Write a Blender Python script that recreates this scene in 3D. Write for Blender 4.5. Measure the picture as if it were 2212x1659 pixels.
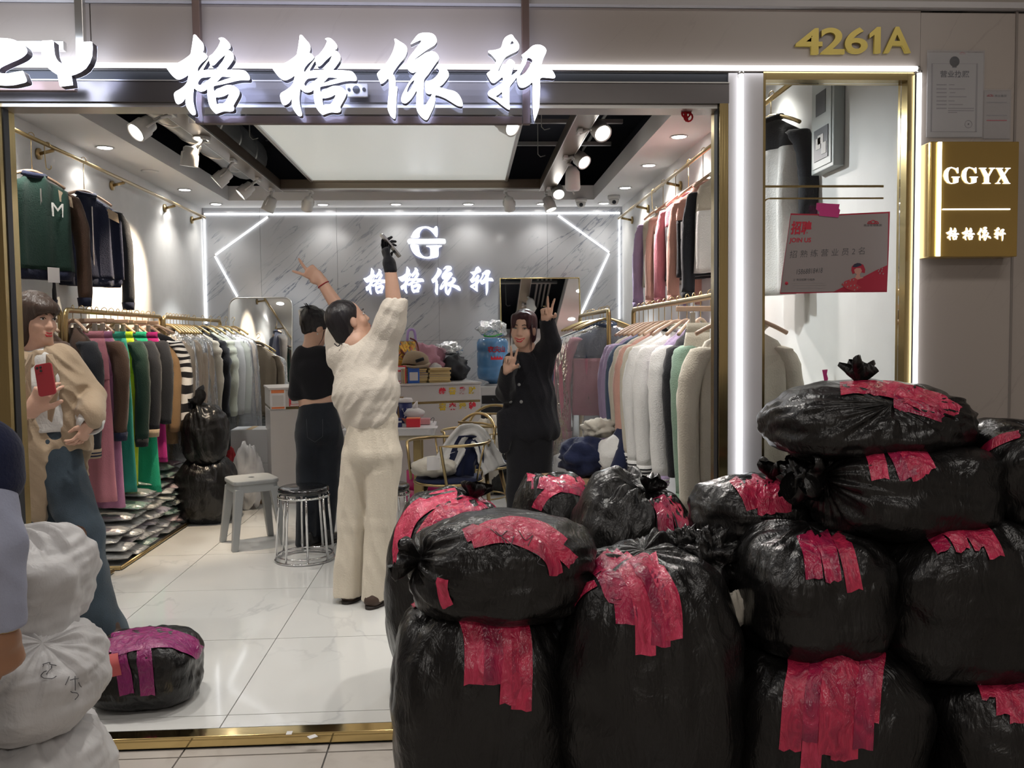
import bpy, bmesh, math, random
import numpy as np
from mathutils import Vector, Matrix, Euler, noise as mnoise
from mathutils.bvhtree import BVHTree

scene = bpy.context.scene
for o in list(bpy.data.objects):
    bpy.data.objects.remove(o)
col = scene.collection
PI = math.pi
rng = random.Random(7)

# ------------------------------------------------------------------ camera
FW, FH, FPX = 2212.0, 1659.0, 1850.0
YAW, PITCH, ROLL = math.radians(3.0137), math.radians(3.0938), math.radians(-0.6519)
CAM = Vector((0.0, 0.0, 1.38))
_f = Vector((math.sin(YAW)*math.cos(PITCH), math.cos(YAW)*math.cos(PITCH), -math.sin(PITCH)))
_r0 = Vector((math.cos(YAW), -math.sin(YAW), 0))
_u0 = _r0.cross(_f)
_r = _r0*math.cos(ROLL) + _u0*math.sin(ROLL)
_u = -_r0*math.sin(ROLL) + _u0*math.cos(ROLL)
cam_data = bpy.data.cameras.new('camera')
cam_data.sensor_width = 36.0
cam_data.lens = FPX/FW*36.0
cam_data.clip_start = 0.05
cam_data.clip_end = 100
camera = bpy.data.objects.new('camera', cam_data)
col.objects.link(camera)
camera.matrix_world = Matrix(((_r.x, _u.x, -_f.x, CAM.x), (_r.y, _u.y, -_f.y, CAM.y), (_r.z, _u.z, -_f.z, CAM.z), (0, 0, 0, 1)))
scene.camera = camera

# ------------------------------------------------------------------ view, world
scene.view_settings.view_transform = 'Standard'
scene.view_settings.look = 'None'
scene.view_settings.exposure = 0.75
scene.view_settings.gamma = 1.0
scene.view_settings.use_curve_mapping = False
scene.cycles.max_bounces = 8; scene.cycles.diffuse_bounces = 3; scene.cycles.glossy_bounces = 4; scene.cycles.transparent_max_bounces = 24
scene.cycles.caustics_reflective = False; scene.cycles.caustics_refractive = False
world = bpy.data.worlds.new('world'); scene.world = world
world.use_nodes = True
world.node_tree.nodes['Background'].inputs[0].default_value = (0.55, 0.58, 0.65, 1)
world.node_tree.nodes['Background'].inputs[1].default_value = 0.06

def lamp(name, kind, loc, power, color=(1, 1, 1), target=None, size=0.1, size_y=None, spot=60, blend=0.5, parent=None):
    d = bpy.data.lights.new(name, kind)
    d.energy = power; d.color = color
    if kind == 'AREA':
        d.size = size
        if size_y: d.shape = 'RECTANGLE'; d.size_y = size_y
    elif kind == 'SPOT':
        d.spot_size = math.radians(spot); d.spot_blend = blend; d.shadow_soft_size = size
    else:
        d.shadow_soft_size = size
    o = bpy.data.objects.new(name, d); col.objects.link(o)
    o.location = loc
    if target is not None:
        o.rotation_euler = (Vector(target)-Vector(loc)).to_track_quat('-Z', 'Y').to_euler()
    if parent: o.parent = parent
    return o

# the two large lights: the mall corridor's ceiling lamps plus an added fill, and the shop's ceiling panel
CORR_POWER = 6.5
for _x, _y, _k in ((-0.6, 1.5, 1.0), (1.9, 1.5, 0.8), (-3.0, 1.5, 1.0), (0.6, -1.7, 4.0)):  # last one is added, to brighten the opposite wall that the gold sign mirrors
    lamp('corridor_lamp_and_fill', 'AREA', (_x, _y, 3.02), CORR_POWER*_k, (1.0, 0.94, 0.88), (_x, _y, 0), 1.2 if _k < 2 else 2.4, 0.3)

# ------------------------------------------------------------------ pixel -> point on a known plane
def ray(px, py):
    return _f + _r*((px-FW/2)/FPX) - _u*((py-FH/2)/FPX)
def at_y(px, py, Y):
    d = ray(px, py); return CAM + d*((Y-CAM.y)/d.y)
def at_z(px, py, Z):
    d = ray(px, py); return CAM + d*((Z-CAM.z)/d.z)
def at_x(px, py, X):
    d = ray(px, py); return CAM + d*((X-CAM.x)/d.x)
def ppm(Y):
    return FPX/Y

# ------------------------------------------------------------------ materials
MATS = {}
def material(name, color=(0.8, 0.8, 0.8), rough=0.5, metal=0.0, spec=0.5, bump=0.0, bscale=60.0, bdetail=3.0,
             var=0.0, vscale=8.0, color2=None, sheen=0.0, coat=0.0, alpha=1.0, emit=None, estr=0.0, stretch=None,
             trans=0.0, ior=1.45, bdist=0.01, aniso=0.0):
    if name in MATS: return MATS[name]
    m = bpy.data.materials.new(name); m.use_nodes = True
    nt = m.node_tree; b = nt.nodes['Principled BSDF']
    b.inputs['Base Color'].default_value = (*color, 1)
    b.inputs['Roughness'].default_value = rough
    b.inputs['Metallic'].default_value = metal
    b.inputs['Specular IOR Level'].default_value = spec
    b.inputs['IOR'].default_value = ior
    b.inputs['Alpha'].default_value = alpha
    if sheen: b.inputs['Sheen Weight'].default_value = sheen
    if coat:
        b.inputs['Coat Weight'].default_value = coat; b.inputs['Coat Roughness'].default_value = 0.1
    if trans: b.inputs['Transmission Weight'].default_value = trans
    if aniso: b.inputs['Anisotropic'].default_value = aniso
    if emit is not None:
        b.inputs['Emission Color'].default_value = (*emit, 1); b.inputs['Emission Strength'].default_value = estr
    if bump or var or color2:
        tc = nt.nodes.new('ShaderNodeTexCoord')
        src = tc.outputs['Object']
        if stretch:
            mp = nt.nodes.new('ShaderNodeMapping'); mp.inputs['Scale'].default_value = stretch
            nt.links.new(src, mp.inputs[0]); src = mp.outputs[0]
        if bump:
            n = nt.nodes.new('ShaderNodeTexNoise'); n.inputs['Scale'].default_value = bscale; n.inputs['Detail'].default_value = bdetail
            nt.links.new(src, n.inputs[0])
            bp = nt.nodes.new('ShaderNodeBump'); bp.inputs['Strength'].default_value = bump; bp.inputs['Distance'].default_value = bdist
            nt.links.new(n.outputs[0], bp.inputs['Height']); nt.links.new(bp.outputs[0], b.inputs['Normal'])
        if var or color2:
            n2 = nt.nodes.new('ShaderNodeTexNoise'); n2.inputs['Scale'].default_value = vscale; n2.inputs['Detail'].default_value = 4
            nt.links.new(src, n2.inputs[0])
            mx = nt.nodes.new('ShaderNodeMix'); mx.data_type = 'RGBA'
            c2 = color2 if color2 else tuple(max(0, c*(1-var)) for c in color)
            mx.inputs[6].default_value = (*color, 1); mx.inputs[7].default_value = (*c2, 1)
            rp = nt.nodes.new('ShaderNodeMapRange'); rp.inputs[1].default_value = 0.38; rp.inputs[2].default_value = 0.62
            nt.links.new(n2.outputs[0], rp.inputs[0]); nt.links.new(rp.outputs[0], mx.inputs[0])
            nt.links.new(mx.outputs[2], b.inputs['Base Color'])
    MATS[name] = m
    return m

def emission(name, color, strength):
    if name in MATS: return MATS[name]
    m = bpy.data.materials.new(name); m.use_nodes = True
    nt = m.node_tree; nt.nodes.remove(nt.nodes['Principled BSDF'])
    e = nt.nodes.new('ShaderNodeEmission'); e.inputs[0].default_value = (*color, 1); e.inputs[1].default_value = strength
    nt.links.new(e.outputs[0], nt.nodes['Material Output'].inputs[0])
    MATS[name] = m
    return m

def film(name, tint=(0.95, 0.97, 1.0), haze=0.12, rough=0.12, bump=0.6, bscale=14.0, gloss=1.0, stretch=None):
    """thin clear plastic: see-through, a little milky, with crumpled highlights"""
    if name in MATS: return MATS[name]
    m = bpy.data.materials.new(name); m.use_nodes = True
    nt = m.node_tree; nt.nodes.remove(nt.nodes['Principled BSDF'])
    out = nt.nodes['Material Output']
    tr = nt.nodes.new('ShaderNodeBsdfTransparent'); tr.inputs[0].default_value = (*tint, 1)
    di = nt.nodes.new('ShaderNodeBsdfDiffuse'); di.inputs[0].default_value = (0.85, 0.87, 0.9, 1)
    gl = nt.nodes.new('ShaderNodeBsdfGlossy'); gl.inputs['Roughness'].default_value = rough
    fr = nt.nodes.new('ShaderNodeFresnel'); fr.inputs[0].default_value = 1.5
    tc = nt.nodes.new('ShaderNodeTexCoord'); src = tc.outputs['Object']
    if stretch:
        mp = nt.nodes.new('ShaderNodeMapping'); mp.inputs['Scale'].default_value = stretch
        nt.links.new(src, mp.inputs[0]); src = mp.outputs[0]
    n = nt.nodes.new('ShaderNodeTexNoise'); n.inputs['Scale'].default_value = bscale; n.inputs['Detail'].default_value = 4
    nt.links.new(src, n.inputs[0])
    if bump:
        bp = nt.nodes.new('ShaderNodeBump'); bp.inputs['Strength'].default_value = bump; bp.inputs['Distance'].default_value = 0.03
        nt.links.new(n.outputs[0], bp.inputs['Height'])
        nt.links.new(bp.outputs[0], gl.inputs['Normal']); nt.links.new(bp.outputs[0], fr.inputs['Normal'])
    m1 = nt.nodes.new('ShaderNodeMixShader'); m1.inputs[0].default_value = haze
    nt.links.new(tr.outputs[0], m1.inputs[1]); nt.links.new(di.outputs[0], m1.inputs[2])
    mu = nt.nodes.new('ShaderNodeMath'); mu.operation = 'MULTIPLY'; mu.inputs[1].default_value = gloss
    nt.links.new(fr.outputs[0], mu.inputs[0])
    m2 = nt.nodes.new('ShaderNodeMixShader')
    nt.links.new(mu.outputs[0], m2.inputs[0]); nt.links.new(m1.outputs[0], m2.inputs[1]); nt.links.new(gl.outputs[0], m2.inputs[2])
    nt.links.new(m2.outputs[0], out.inputs[0])
    MATS[name] = m
    return m

def fabric(name, color, bump=0.25, bscale=90, var=0.12, vscale=5, rough=0.9, sheen=0.15, **k):
    return material(name, color, rough, 0, 0.2, bump, bscale, 4, var, vscale, sheen=sheen, **k)

# ------------------------------------------------------------------ objects
def tag(o, label=None, cat=None, group=None, kind=None):
    if label: o['label'] = label
    if cat: o['category'] = cat
    if group: o['group'] = group
    if kind: o['kind'] = kind
    return o
def empty(name, loc=(0, 0, 0), rot=(0, 0, 0), label=None, cat=None, group=None, kind=None):
    o = bpy.data.objects.new(name, None); col.objects.link(o)
    o.location = loc; o.rotation_euler = rot; o.empty_display_size = 0.1
    return tag(o, label, cat, group, kind)
def link_mesh(name, me, mat, parent=None, loc=None, rot=None):
    o = bpy.data.objects.new(name, me); col.objects.link(o)
    if mat is not None and not me.materials: me.materials.append(mat)
    if parent is not None: o.parent = parent
    if loc is not None: o.location = loc
    if rot is not None: o.rotation_euler = rot
    return o
def copy_tree(o, parent=None):
    c = o.copy(); col.objects.link(c); c.parent = parent
    for ch in list(o.children): copy_tree(ch, c)
    return c

def V(*a): return Vector(a)

class MB:
    """collects shapes; build() links them as ONE mesh object"""
    def __init__(s): s.v = []; s.f = []; s.sm = []
    def add(s, vs, fs, smooth=False, M=None):
        n = len(s.v)
        if M is not None: vs = [M @ Vector(p) for p in vs]
        s.v += [tuple(p) for p in vs]
        s.f += [tuple(i+n for i in f) for f in fs]; s.sm += [smooth]*len(fs)
        return s
    def box(s, c, d, rz=0, M=None, bev=0.0):
        x, y, z = d[0]/2, d[1]/2, d[2]/2
        if bev > 0:
            bm = bmesh.new(); bmesh.ops.create_cube(bm, size=1.0)
            for v in bm.verts: v.co = Vector((v.co.x*d[0], v.co.y*d[1], v.co.z*d[2]))
            bmesh.ops.bevel(bm, geom=bm.edges[:], offset=min(bev, 0.49*min(d)), segments=2, profile=0.5, affect='EDGES')
            bm.verts.index_update()
            vs = [v.co.copy() for v in bm.verts]; fs = [tuple(v.index for v in f.verts) for f in bm.faces]; bm.free()
        else:
            vs = [Vector(p) for p in ((-x, -y, -z), (x, -y, -z), (x, y, -z), (-x, y, -z), (-x, -y, z), (x, -y, z), (x, y, z), (-x, y, z))]
            fs = [(0, 3, 2, 1), (4, 5, 6, 7), (0, 1, 5, 4), (1, 2, 6, 5), (2, 3, 7, 6), (3, 0, 4, 7)]
        T = Matrix.Translation(c) @ Matrix.Rotation(rz, 4, 'Z')
        if M is not None: T = M @ T
        return s.add(vs, fs, False, T)
    def box2(s, a, b, bev=0.0):
        a = Vector(a); b = Vector(b)
        return s.box((a+b)/2, tuple(abs(b[i]-a[i]) for i in range(3)), bev=bev)
    def tube(s, pts, r, seg=8, cap=True, closed=False):
        pts = [Vector(p) for p in pts]; n = len(pts)
        rs = r if isinstance(r, (list, tuple)) else [r]*n
        vs = []; fs = []
        prev = None
        for i, p in enumerate(pts):
            if closed: t = (pts[(i+1) % n]-pts[i-1])
            else: t = pts[min(i+1, n-1)]-pts[max(i-1, 0)]
            t.normalize()
            if prev is None:
                a = Vector((0, 0, 1)) if abs(t.z) < 0.9 else Vector((1, 0, 0))
                e1 = t.cross(a).normalized()
            else:
                e1 = (prev-t*prev.dot(t))
                e1 = e1.normalized() if e1.length > 1e-6 else t.orthogonal().normalized()
            prev = e1; e2 = t.cross(e1)
            for k in range(seg):
                an = 2*PI*k/seg
                vs.append(p+(e1*math.cos(an)+e2*math.sin(an))*rs[i])
        m = n if closed else n-1
        for i in range(m):
            j = (i+1) % n
            for k in range(seg):
                k2 = (k+1) % seg
                fs.append((i*seg+k, i*seg+k2, j*seg+k2, j*seg+k))
        if cap and not closed:
            fs.append(tuple(range(seg-1, -1, -1))); fs.append(tuple((n-1)*seg+k for k in range(seg)))
        return s.add(vs, fs, True)
    def lathe(s, prof, c=(0, 0, 0), seg=24, M=None, cap=True):
        vs = []; fs = []; n = len(prof)
        for r, z in prof:
            for k in range(seg):
                a = 2*PI*k/seg; vs.append(Vector((r*math.cos(a), r*math.sin(a), z)))
        for i in range(n-1):
            for k in range(seg):
                k2 = (k+1) % seg
                fs.append((i*seg+k, i*seg+k2, (i+1)*seg+k2, (i+1)*seg+k))
        if cap:
            if prof[0][0] > 1e-5: fs.append(tuple(range(seg-1, -1, -1)))
            if prof[-1][0] > 1e-5: fs.append(tuple((n-1)*seg+k for k in range(seg)))
        T = Matrix.Translation(c)
        if M is not None: T = M @ T
        return s.add(vs, fs, True, T)
    def loft(s, rings, cap=True, closed=True):
        n = len(rings); m = len(rings[0]); vs = [p for r in rings for p in r]; fs = []
        mm = m if closed else m-1
        for i in range(n-1):
            for k in range(mm):
                k2 = (k+1) % m
                fs.append((i*m+k, i*m+k2, (i+1)*m+k2, (i+1)*m+k))
        if cap and closed:
            fs.append(tuple(range(m-1, -1, -1))); fs.append(tuple((n-1)*m+k for k in range(m)))
        return s.add(vs, fs, True)
    def grid(s, P):
        n = len(P); m = len(P[0])
        return s.loft(P, cap=False, closed=False)
    def prism(s, poly, z0, z1, M=None):
        n = len(poly)
        vs = [Vector((p[0], p[1], z0)) for p in poly]+[Vector((p[0], p[1], z1)) for p in poly]
        fs = [tuple(range(n-1, -1, -1)), tuple(range(n, 2*n))]+[(i, (i+1) % n, n+(i+1) % n, n+i) for i in range(n)]
        return s.add(vs, fs, False, M)
    def mesh(s, name, mat=None, origin=None):
        me = bpy.data.meshes.new(name)
        vs = s.v
        if origin is not None: vs = [(p[0]-origin[0], p[1]-origin[1], p[2]-origin[2]) for p in vs]
        me.from_pydata(vs, [], s.f)
        if s.sm: me.polygons.foreach_set('use_smooth', s.sm)
        if mat is not None: me.materials.append(mat)
        me.update()
        return me
    def build(s, name, mat, parent=None, loc=None, rot=None, origin=None, bevel=0.0, sub=0):
        me = s.mesh(name, mat, origin)
        o = link_mesh(name, me, mat, parent, loc if loc is not None else origin, rot)
        if bevel:
            b = o.modifiers.new('bevel', 'BEVEL'); b.width = bevel; b.segments = 2; b.limit_method = 'ANGLE'; b.angle_limit = math.radians(50)
        if sub:
            b = o.modifiers.new('sub', 'SUBSURF'); b.levels = sub; b.render_levels = sub
        return o

def arc(c, r, a0, a1, n, ax='xz'):
    out = []
    for i in range(n+1):
        a = a0+(a1-a0)*i/n; u, v = r*math.cos(a), r*math.sin(a)
        out.append(Vector(c)+{'xz': V(u, 0, v), 'yz': V(0, u, v), 'xy': V(u, v, 0)}[ax])
    return out
def smooth_path(pts, n=6):
    pts = [Vector(p) for p in pts]; out = []
    for i in range(len(pts)-1):
        p0 = pts[max(i-1, 0)]; p1 = pts[i]; p2 = pts[i+1]; p3 = pts[min(i+2, len(pts)-1)]
        for k in range(n):
            t = k/n
            out.append(0.5*((2*p1)+(p2-p0)*t+(2*p0-5*p1+4*p2-p3)*t*t+(3*p1-p0-3*p2+p3)*t**3))
    out.append(pts[-1]); return out
def nz(p, s=1.0, seed=0.0):
    return mnoise.noise(Vector((p[0]*s+seed, p[1]*s+seed*1.7, p[2]*s-seed)))

# ------------------------------------------------------------------ flat lettering
def curve_mesh(name, loops, extrude=0.0, bevel=0.0):
    cu = bpy.data.curves.new(name, 'CURVE'); cu.dimensions = '2D'; cu.fill_mode = 'BOTH' if extrude else 'FRONT'
    cu.extrude = extrude; cu.bevel_depth = bevel
    for lp in loops:
        sp = cu.splines.new('POLY'); sp.points.add(len(lp)-1)
        for q, p in zip(sp.points, lp): q.co = (p[0], p[1], 0, 1)
        sp.use_cyclic_u = True
    o = bpy.data.objects.new(name, cu)
    me = bpy.data.meshes.new_from_object(o)
    bpy.data.objects.remove(o); bpy.data.curves.remove(cu)
    return me
def text_mesh(name, body, size=1.0, extrude=0.0, align='CENTER', spacing=1.0, bold=0.0):
    cu = bpy.data.curves.new(name, 'FONT'); cu.body = body; cu.size = size; cu.extrude = extrude
    cu.align_x = align; cu.align_y = 'CENTER'; cu.space_character = spacing; cu.offset = bold
    cu.resolution_u = 3
    o = bpy.data.objects.new(name, cu)
    me = bpy.data.meshes.new_from_object(o)
    bpy.data.objects.remove(o); bpy.data.curves.remove(cu)
    return me
def catmull(pts, n=4):
    N = len(pts); out = []
    for i in range(N):
        p0, p1, p2, p3 = pts[i-1], pts[i], pts[(i+1) % N], pts[(i+2) % N]
        for k in range(n):
            t = k/n
            out.append(tuple(0.5*(2*p1[j]+(p2[j]-p0[j])*t+(2*p0[j]-5*p1[j]+4*p2[j]-p3[j])*t*t+(3*p1[j]-p0[j]-3*p2[j]+p3[j])*t**3) for j in (0, 1)))
    return out
FACE_CAM = Matrix(((1, 0, 0, 0), (0, 0, -1, 0), (0, 1, 0, 0), (0, 0, 0, 1)))   # flat XY drawing stood up, facing -Y
def stand(me, loc, M=FACE_CAM, scale=1.0):
    me.transform(Matrix.Translation(loc) @ M @ Matrix.Scale(scale, 4)); return me
# ------------------------------------------------------------------ soft bodies: distance fields turned into one continuous skin
_pr = np.random.RandomState(5); _perm = np.concatenate([_pr.permutation(256)]*2)
_gr = _pr.normal(size=(256, 3)); _gr /= np.linalg.norm(_gr, axis=1)[:, None]
def perlin3(P):
    """gradient noise for an (N,3) array"""
    i = np.floor(P).astype(int); f = P-i; i &= 255; u = f*f*f*(f*(f*6-15)+10); r = 0
    for dx in (0, 1):
        wx = u[:, 0] if dx else 1-u[:, 0]
        for dy in (0, 1):
            wy = u[:, 1] if dy else 1-u[:, 1]
            for dz in (0, 1):
                wz = u[:, 2] if dz else 1-u[:, 2]
                h = _perm[_perm[_perm[(i[:, 0]+dx) & 255]+((i[:, 1]+dy) & 255)]+((i[:, 2]+dz) & 255)]
                r = r+wx*wy*wz*((f-(dx, dy, dz))*_gr[h]).sum(1)
    return r
def A3(v): return np.array((v[0], v[1], v[2]), dtype=float)
class SDF:
    def __init__(s, lo, hi, h):
        s.h = h; s.lo = A3(lo); s.n = np.ceil((A3(hi)-s.lo)/h).astype(int)+1
        s.f = np.full(tuple(s.n), 9.0, dtype=np.float32)
        s.ax = [s.lo[i]+h*np.arange(s.n[i]) for i in range(3)]
    def sub(s, lo, hi):
        a = np.clip(np.floor((A3(lo)-s.lo)/s.h).astype(int), 0, s.n-1); b = np.clip(np.ceil((A3(hi)-s.lo)/s.h).astype(int)+1, a+1, s.n)
        sl = tuple(slice(a[i], b[i]) for i in range(3))
        X = s.ax[0][sl[0]][:, None, None]; Y = s.ax[1][sl[1]][None, :, None]; Z = s.ax[2][sl[2]][None, None, :]
        return sl, X, Y, Z
    def _u(s, sl, d, k, op='u'):
        f = s.f[sl]
        if op == 'u':
            if k <= 0: s.f[sl] = np.minimum(f, d)
            else:
                h = np.maximum(k-np.abs(f-d), 0)/k; s.f[sl] = np.minimum(f, d)-h*h*k*0.25
        else:
            d = -d
            if k <= 0: s.f[sl] = np.maximum(f, d)
            else:
                h = np.maximum(k-np.abs(f-d), 0)/k; s.f[sl] = np.maximum(f, d)+h*h*k*0.25
        return s
    def cone(s, a, b, ra, rb, k=0.03, op='u', u=None, fa=1.0, fb=None):
        """tapered limb; with u given its section is an ellipse: radius r along u, r*f across"""
        a = A3(a); b = A3(b); m = max(ra, rb)+k+3*s.h
        sl, X, Y, Z = s.sub(np.minimum(a, b)-m, np.maximum(a, b)+m)
        d = b-a; L2 = max(d@d, 1e-9)
        t = np.clip(((X-a[0])*d[0]+(Y-a[1])*d[1]+(Z-a[2])*d[2])/L2, 0, 1)
        px = X-(a[0]+t*d[0]); py = Y-(a[1]+t*d[1]); pz = Z-(a[2]+t*d[2])
        r = ra+(rb-ra)*t
        if u is None: D = np.sqrt(px*px+py*py+pz*pz)-r
        else:
            fb = fa if fb is None else fb
            ax = d/math.sqrt(L2); u = A3(u); u = u-ax*(u@ax); u /= np.linalg.norm(u); v = np.cross(ax, u)
            pu = px*u[0]+py*u[1]+pz*u[2]; pv = px*v[0]+py*v[1]+pz*v[2]; pa = px*ax[0]+py*ax[1]+pz*ax[2]
            q = fa+(fb-fa)*t
            D = (np.sqrt((pu/r)**2+(pv/(r*q))**2+(pa/(r*np.minimum(q, 1)))**2)-1)*r*np.minimum(q, 1)
        return s._u(sl, D.astype(np.float32), k, op)
    def ell(s, c, r, R=None, k=0.03, op='u'):
        c = A3(c); r = A3(r); m = r.max()+k+3*s.h
        sl, X, Y, Z = s.sub(c-m, c+m); x, y, z = X-c[0], Y-c[1], Z-c[2]
        if R is not None:
            M = np.array(R)   # columns: local axes in world
            x, y, z = (x*M[0, 0]+y*M[1, 0]+z*M[2, 0]), (x*M[0, 1]+y*M[1, 1]+z*M[2, 1]), (x*M[0, 2]+y*M[1, 2]+z*M[2, 2])
        k0 = np.sqrt((x/r[0])**2+(y/r[1])**2+(z/r[2])**2); k1 = np.sqrt((x/r[0]**2)**2+(y/r[1]**2)**2+(z/r[2]**2)**2)
        return s._u(sl, (k0*(k0-1)/np.maximum(k1, 1e-6)).astype(np.float32), k, op)
    def cut(s, p, n, k=0.004):
        """remove everything on the side the normal points to"""
        p = A3(p); n = A3(n); n /= np.linalg.norm(n)
        sl, X, Y, Z = s.sub(s.lo, s.lo+s.n*s.h)
        return s._u(sl, (-((X-p[0])*n[0]+(Y-p[1])*n[1]+(Z-p[2])*n[2])).astype(np.float32), k, 's')
    def noise(s, amp, scale, off=0.0, ridge=False, band=4):
        I = np.argwhere(np.abs(s.f) < band*s.h+abs(amp)*1.5)
        P = s.lo+I*s.h; sc = np.array(scale if hasattr(scale, '__len__') else (scale,)*3)
        if sc.ndim == 2: Q = P@sc.T
        else: Q = P*sc
        v = perlin3(Q+off)
        if ridge: v = 0.35-np.abs(v)*2
        s.f[tuple(I.T)] -= (amp*v).astype(np.float32); return s
    def mesh(s, name, mat, origin=(0, 0, 0)):
        f = s.f; ins = f < 0
        n = s.n
        m = np.zeros(tuple(n-1), dtype=np.int8)
        for dx in (0, 1):
            for dy in (0, 1):
                for dz in (0, 1): m += ins[dx:n[0]-1+dx, dy:n[1]-1+dy, dz:n[2]-1+dz]
        act = np.argwhere((m > 0) & (m < 8))
        idx = np.full(tuple(n-1), -1, dtype=np.int32); idx[tuple(act.T)] = np.arange(len(act))
        acc = np.zeros((len(act), 3)); cnt = np.zeros(len(act))
        cs = [(0, 0, 0), (1, 0, 0), (0, 1, 0), (1, 1, 0), (0, 0, 1), (1, 0, 1), (0, 1, 1), (1, 1, 1)]
        for a in range(8):
            for ax in range(3):
                if cs[a][ax]: continue
                b = list(cs[a]); b[ax] = 1
                fa = f[tuple((act+cs[a]).T)]; fb = f[tuple((act+b).T)]
                cr = (fa < 0) != (fb < 0)
                t = np.where(cr, fa/np.where(cr, fa-fb, 1), 0)
                p = np.array(cs[a], float)[None, :]+np.zeros((len(act), 3)); p[:, ax] += t
                acc += p*cr[:, None]; cnt += cr
        V_ = s.lo+(act+acc/np.maximum(cnt, 1)[:, None])*s.h-A3(origin)
        quads = []
        for ax in range(3):
            o1, o2 = [(1, 2), (2, 0), (0, 1)][ax]
            a = ins[tuple(slice(0, n[i]-1) if i == ax else slice(1, n[i]-1) for i in range(3))]
            b = ins[tuple(slice(1, n[i]) if i == ax else slice(1, n[i]-1) for i in range(3))]
            E = np.argwhere(a != b); fl = a[tuple(E.T)]
            E[:, o1] += 1; E[:, o2] += 1
            def cell(d1, d2):
                c = E.copy(); c[:, o1] -= d1; c[:, o2] -= d2; return idx[tuple(c.T)]
            q = np.stack([cell(0, 0), cell(1, 0), cell(1, 1), cell(0, 1)], 1)
            q[~fl] = q[~fl][:, ::-1]
            quads.append(q)
        Q = np.concatenate(quads); Q = Q[(Q >= 0).all(1)]
        me = bpy.data.meshes.new(name)
        me.vertices.add(len(V_)); me.vertices.foreach_set('co', V_.astype(np.float32).ravel())
        me.loops.add(len(Q)*4); me.loops.foreach_set('vertex_index', Q.astype(np.int32).ravel())
        me.polygons.add(len(Q)); me.polygons.foreach_set('loop_start', np.arange(0, len(Q)*4, 4, dtype=np.int32))
        me.polygons.foreach_set('use_smooth', np.ones(len(Q), dtype=bool))
        me.update(calc_edges=True); me.validate()
        me.materials.append(mat)
        return me
# =================================================================== the room shell
XL, XR, YF, YB, ZC = -2.68, 1.65, 2.98, 9.0, 2.74
ZCOR = -0.04
def marble(name, base, vein, rough=0.15, vscale=1.6, rot=0.0, amount=0.5, thin=0.035, bump=0.0):
    if name in MATS: return MATS[name]
    m = bpy.data.materials.new(name); m.use_nodes = True
    nt = m.node_tree; b = nt.nodes['Principled BSDF']; b.inputs['Roughness'].default_value = rough
    tc = nt.nodes.new('ShaderNodeTexCoord'); mp = nt.nodes.new('ShaderNodeMapping')
    mp.vector_type = 'TEXTURE'; mp.inputs['Rotation'].default_value = (0, -rot, 0); mp.inputs['Scale'].default_value = (1/(vscale*0.45), 1/vscale, 1/(vscale*3.2))
    g = nt.nodes.new('ShaderNodeNewGeometry')
    nt.links.new(g.outputs['Position'], mp.inputs[0])
    n = nt.nodes.new('ShaderNodeTexNoise'); n.inputs['Scale'].default_value = 1.0; n.inputs['Detail'].default_value = 7; n.inputs['Distortion'].default_value = 0.35
    nt.links.new(mp.outputs[0], n.inputs[0])
    s1 = nt.nodes.new('ShaderNodeMath'); s1.operation = 'SUBTRACT'; s1.inputs[1].default_value = 0.5; nt.links.new(n.outputs[0], s1.inputs[0])
    ab = nt.nodes.new('ShaderNodeMath'); ab.operation = 'ABSOLUTE'; nt.links.new(s1.outputs[0], ab.inputs[0])
    rp = nt.nodes.new('ShaderNodeMapRange'); rp.inputs[1].default_value = 0.0; rp.inputs[2].default_value = thin; rp.inputs[3].default_value = 1.0; rp.inputs[4].default_value = 0.0
    nt.links.new(ab.outputs[0], rp.inputs[0])
    n2 = nt.nodes.new('ShaderNodeTexNoise'); n2.inputs['Scale'].default_value = 1.3; nt.links.new(g.outputs['Position'], n2.inputs[0])
    r2 = nt.nodes.new('ShaderNodeMapRange'); r2.inputs[1].default_value = 0.42; r2.inputs[2].default_value = 0.62; nt.links.new(n2.outputs[0], r2.inputs[0])
    mu = nt.nodes.new('ShaderNodeMath'); mu.operation = 'MULTIPLY'; nt.links.new(rp.outputs[0], mu.inputs[0]); nt.links.new(r2.outputs[0], mu.inputs[1])
    mu2 = nt.nodes.new('ShaderNodeMath'); mu2.operation = 'MULTIPLY'; mu2.inputs[1].default_value = amount; nt.links.new(mu.outputs[0], mu2.inputs[0])
    mx = nt.nodes.new('ShaderNodeMix'); mx.data_type = 'RGBA'; mx.inputs[6].default_value = (*base, 1); mx.inputs[7].default_value = (*vein, 1)
    nt.links.new(mu2.outputs[0], mx.inputs[0]); nt.links.new(mx.outputs[2], b.inputs['Base Color'])
    MATS[name] = m
    return m

m_white_wall = material('white_wall_paint', (0.72, 0.72, 0.71), 0.55, bump=0.05, bscale=40, var=0.04)
m_ceiling = material('white_ceiling_paint', (0.74, 0.73, 0.72), 0.6)
m_void = material('dark_void_paint', (0.022, 0.024, 0.034), 0.9)
m_tile = marble('polished_floor_tile', (0.66, 0.66, 0.64), (0.42, 0.42, 0.43), 0.07, 1.1, 0.5, 0.5, 0.012)
m_grout = material('tile_joint', (0.16, 0.16, 0.16), 0.9)
m_cor_tile = marble('corridor_tile', (0.50, 0.46, 0.42), (0.38, 0.34, 0.30), 0.16, 1.5, 0.3, 0.5, 0.02)
m_back_wall = marble('veined_marble_panel', (0.47, 0.48, 0.50), (0.10, 0.12, 0.17), 0.16, 3.2, 0.75, 0.8, 0.018)
m_stone = marble('corridor_stone_panel', (0.42, 0.37, 0.335), (0.24, 0.2, 0.18), 0.35, 2.0, 0.9, 0.4, 0.010)
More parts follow.
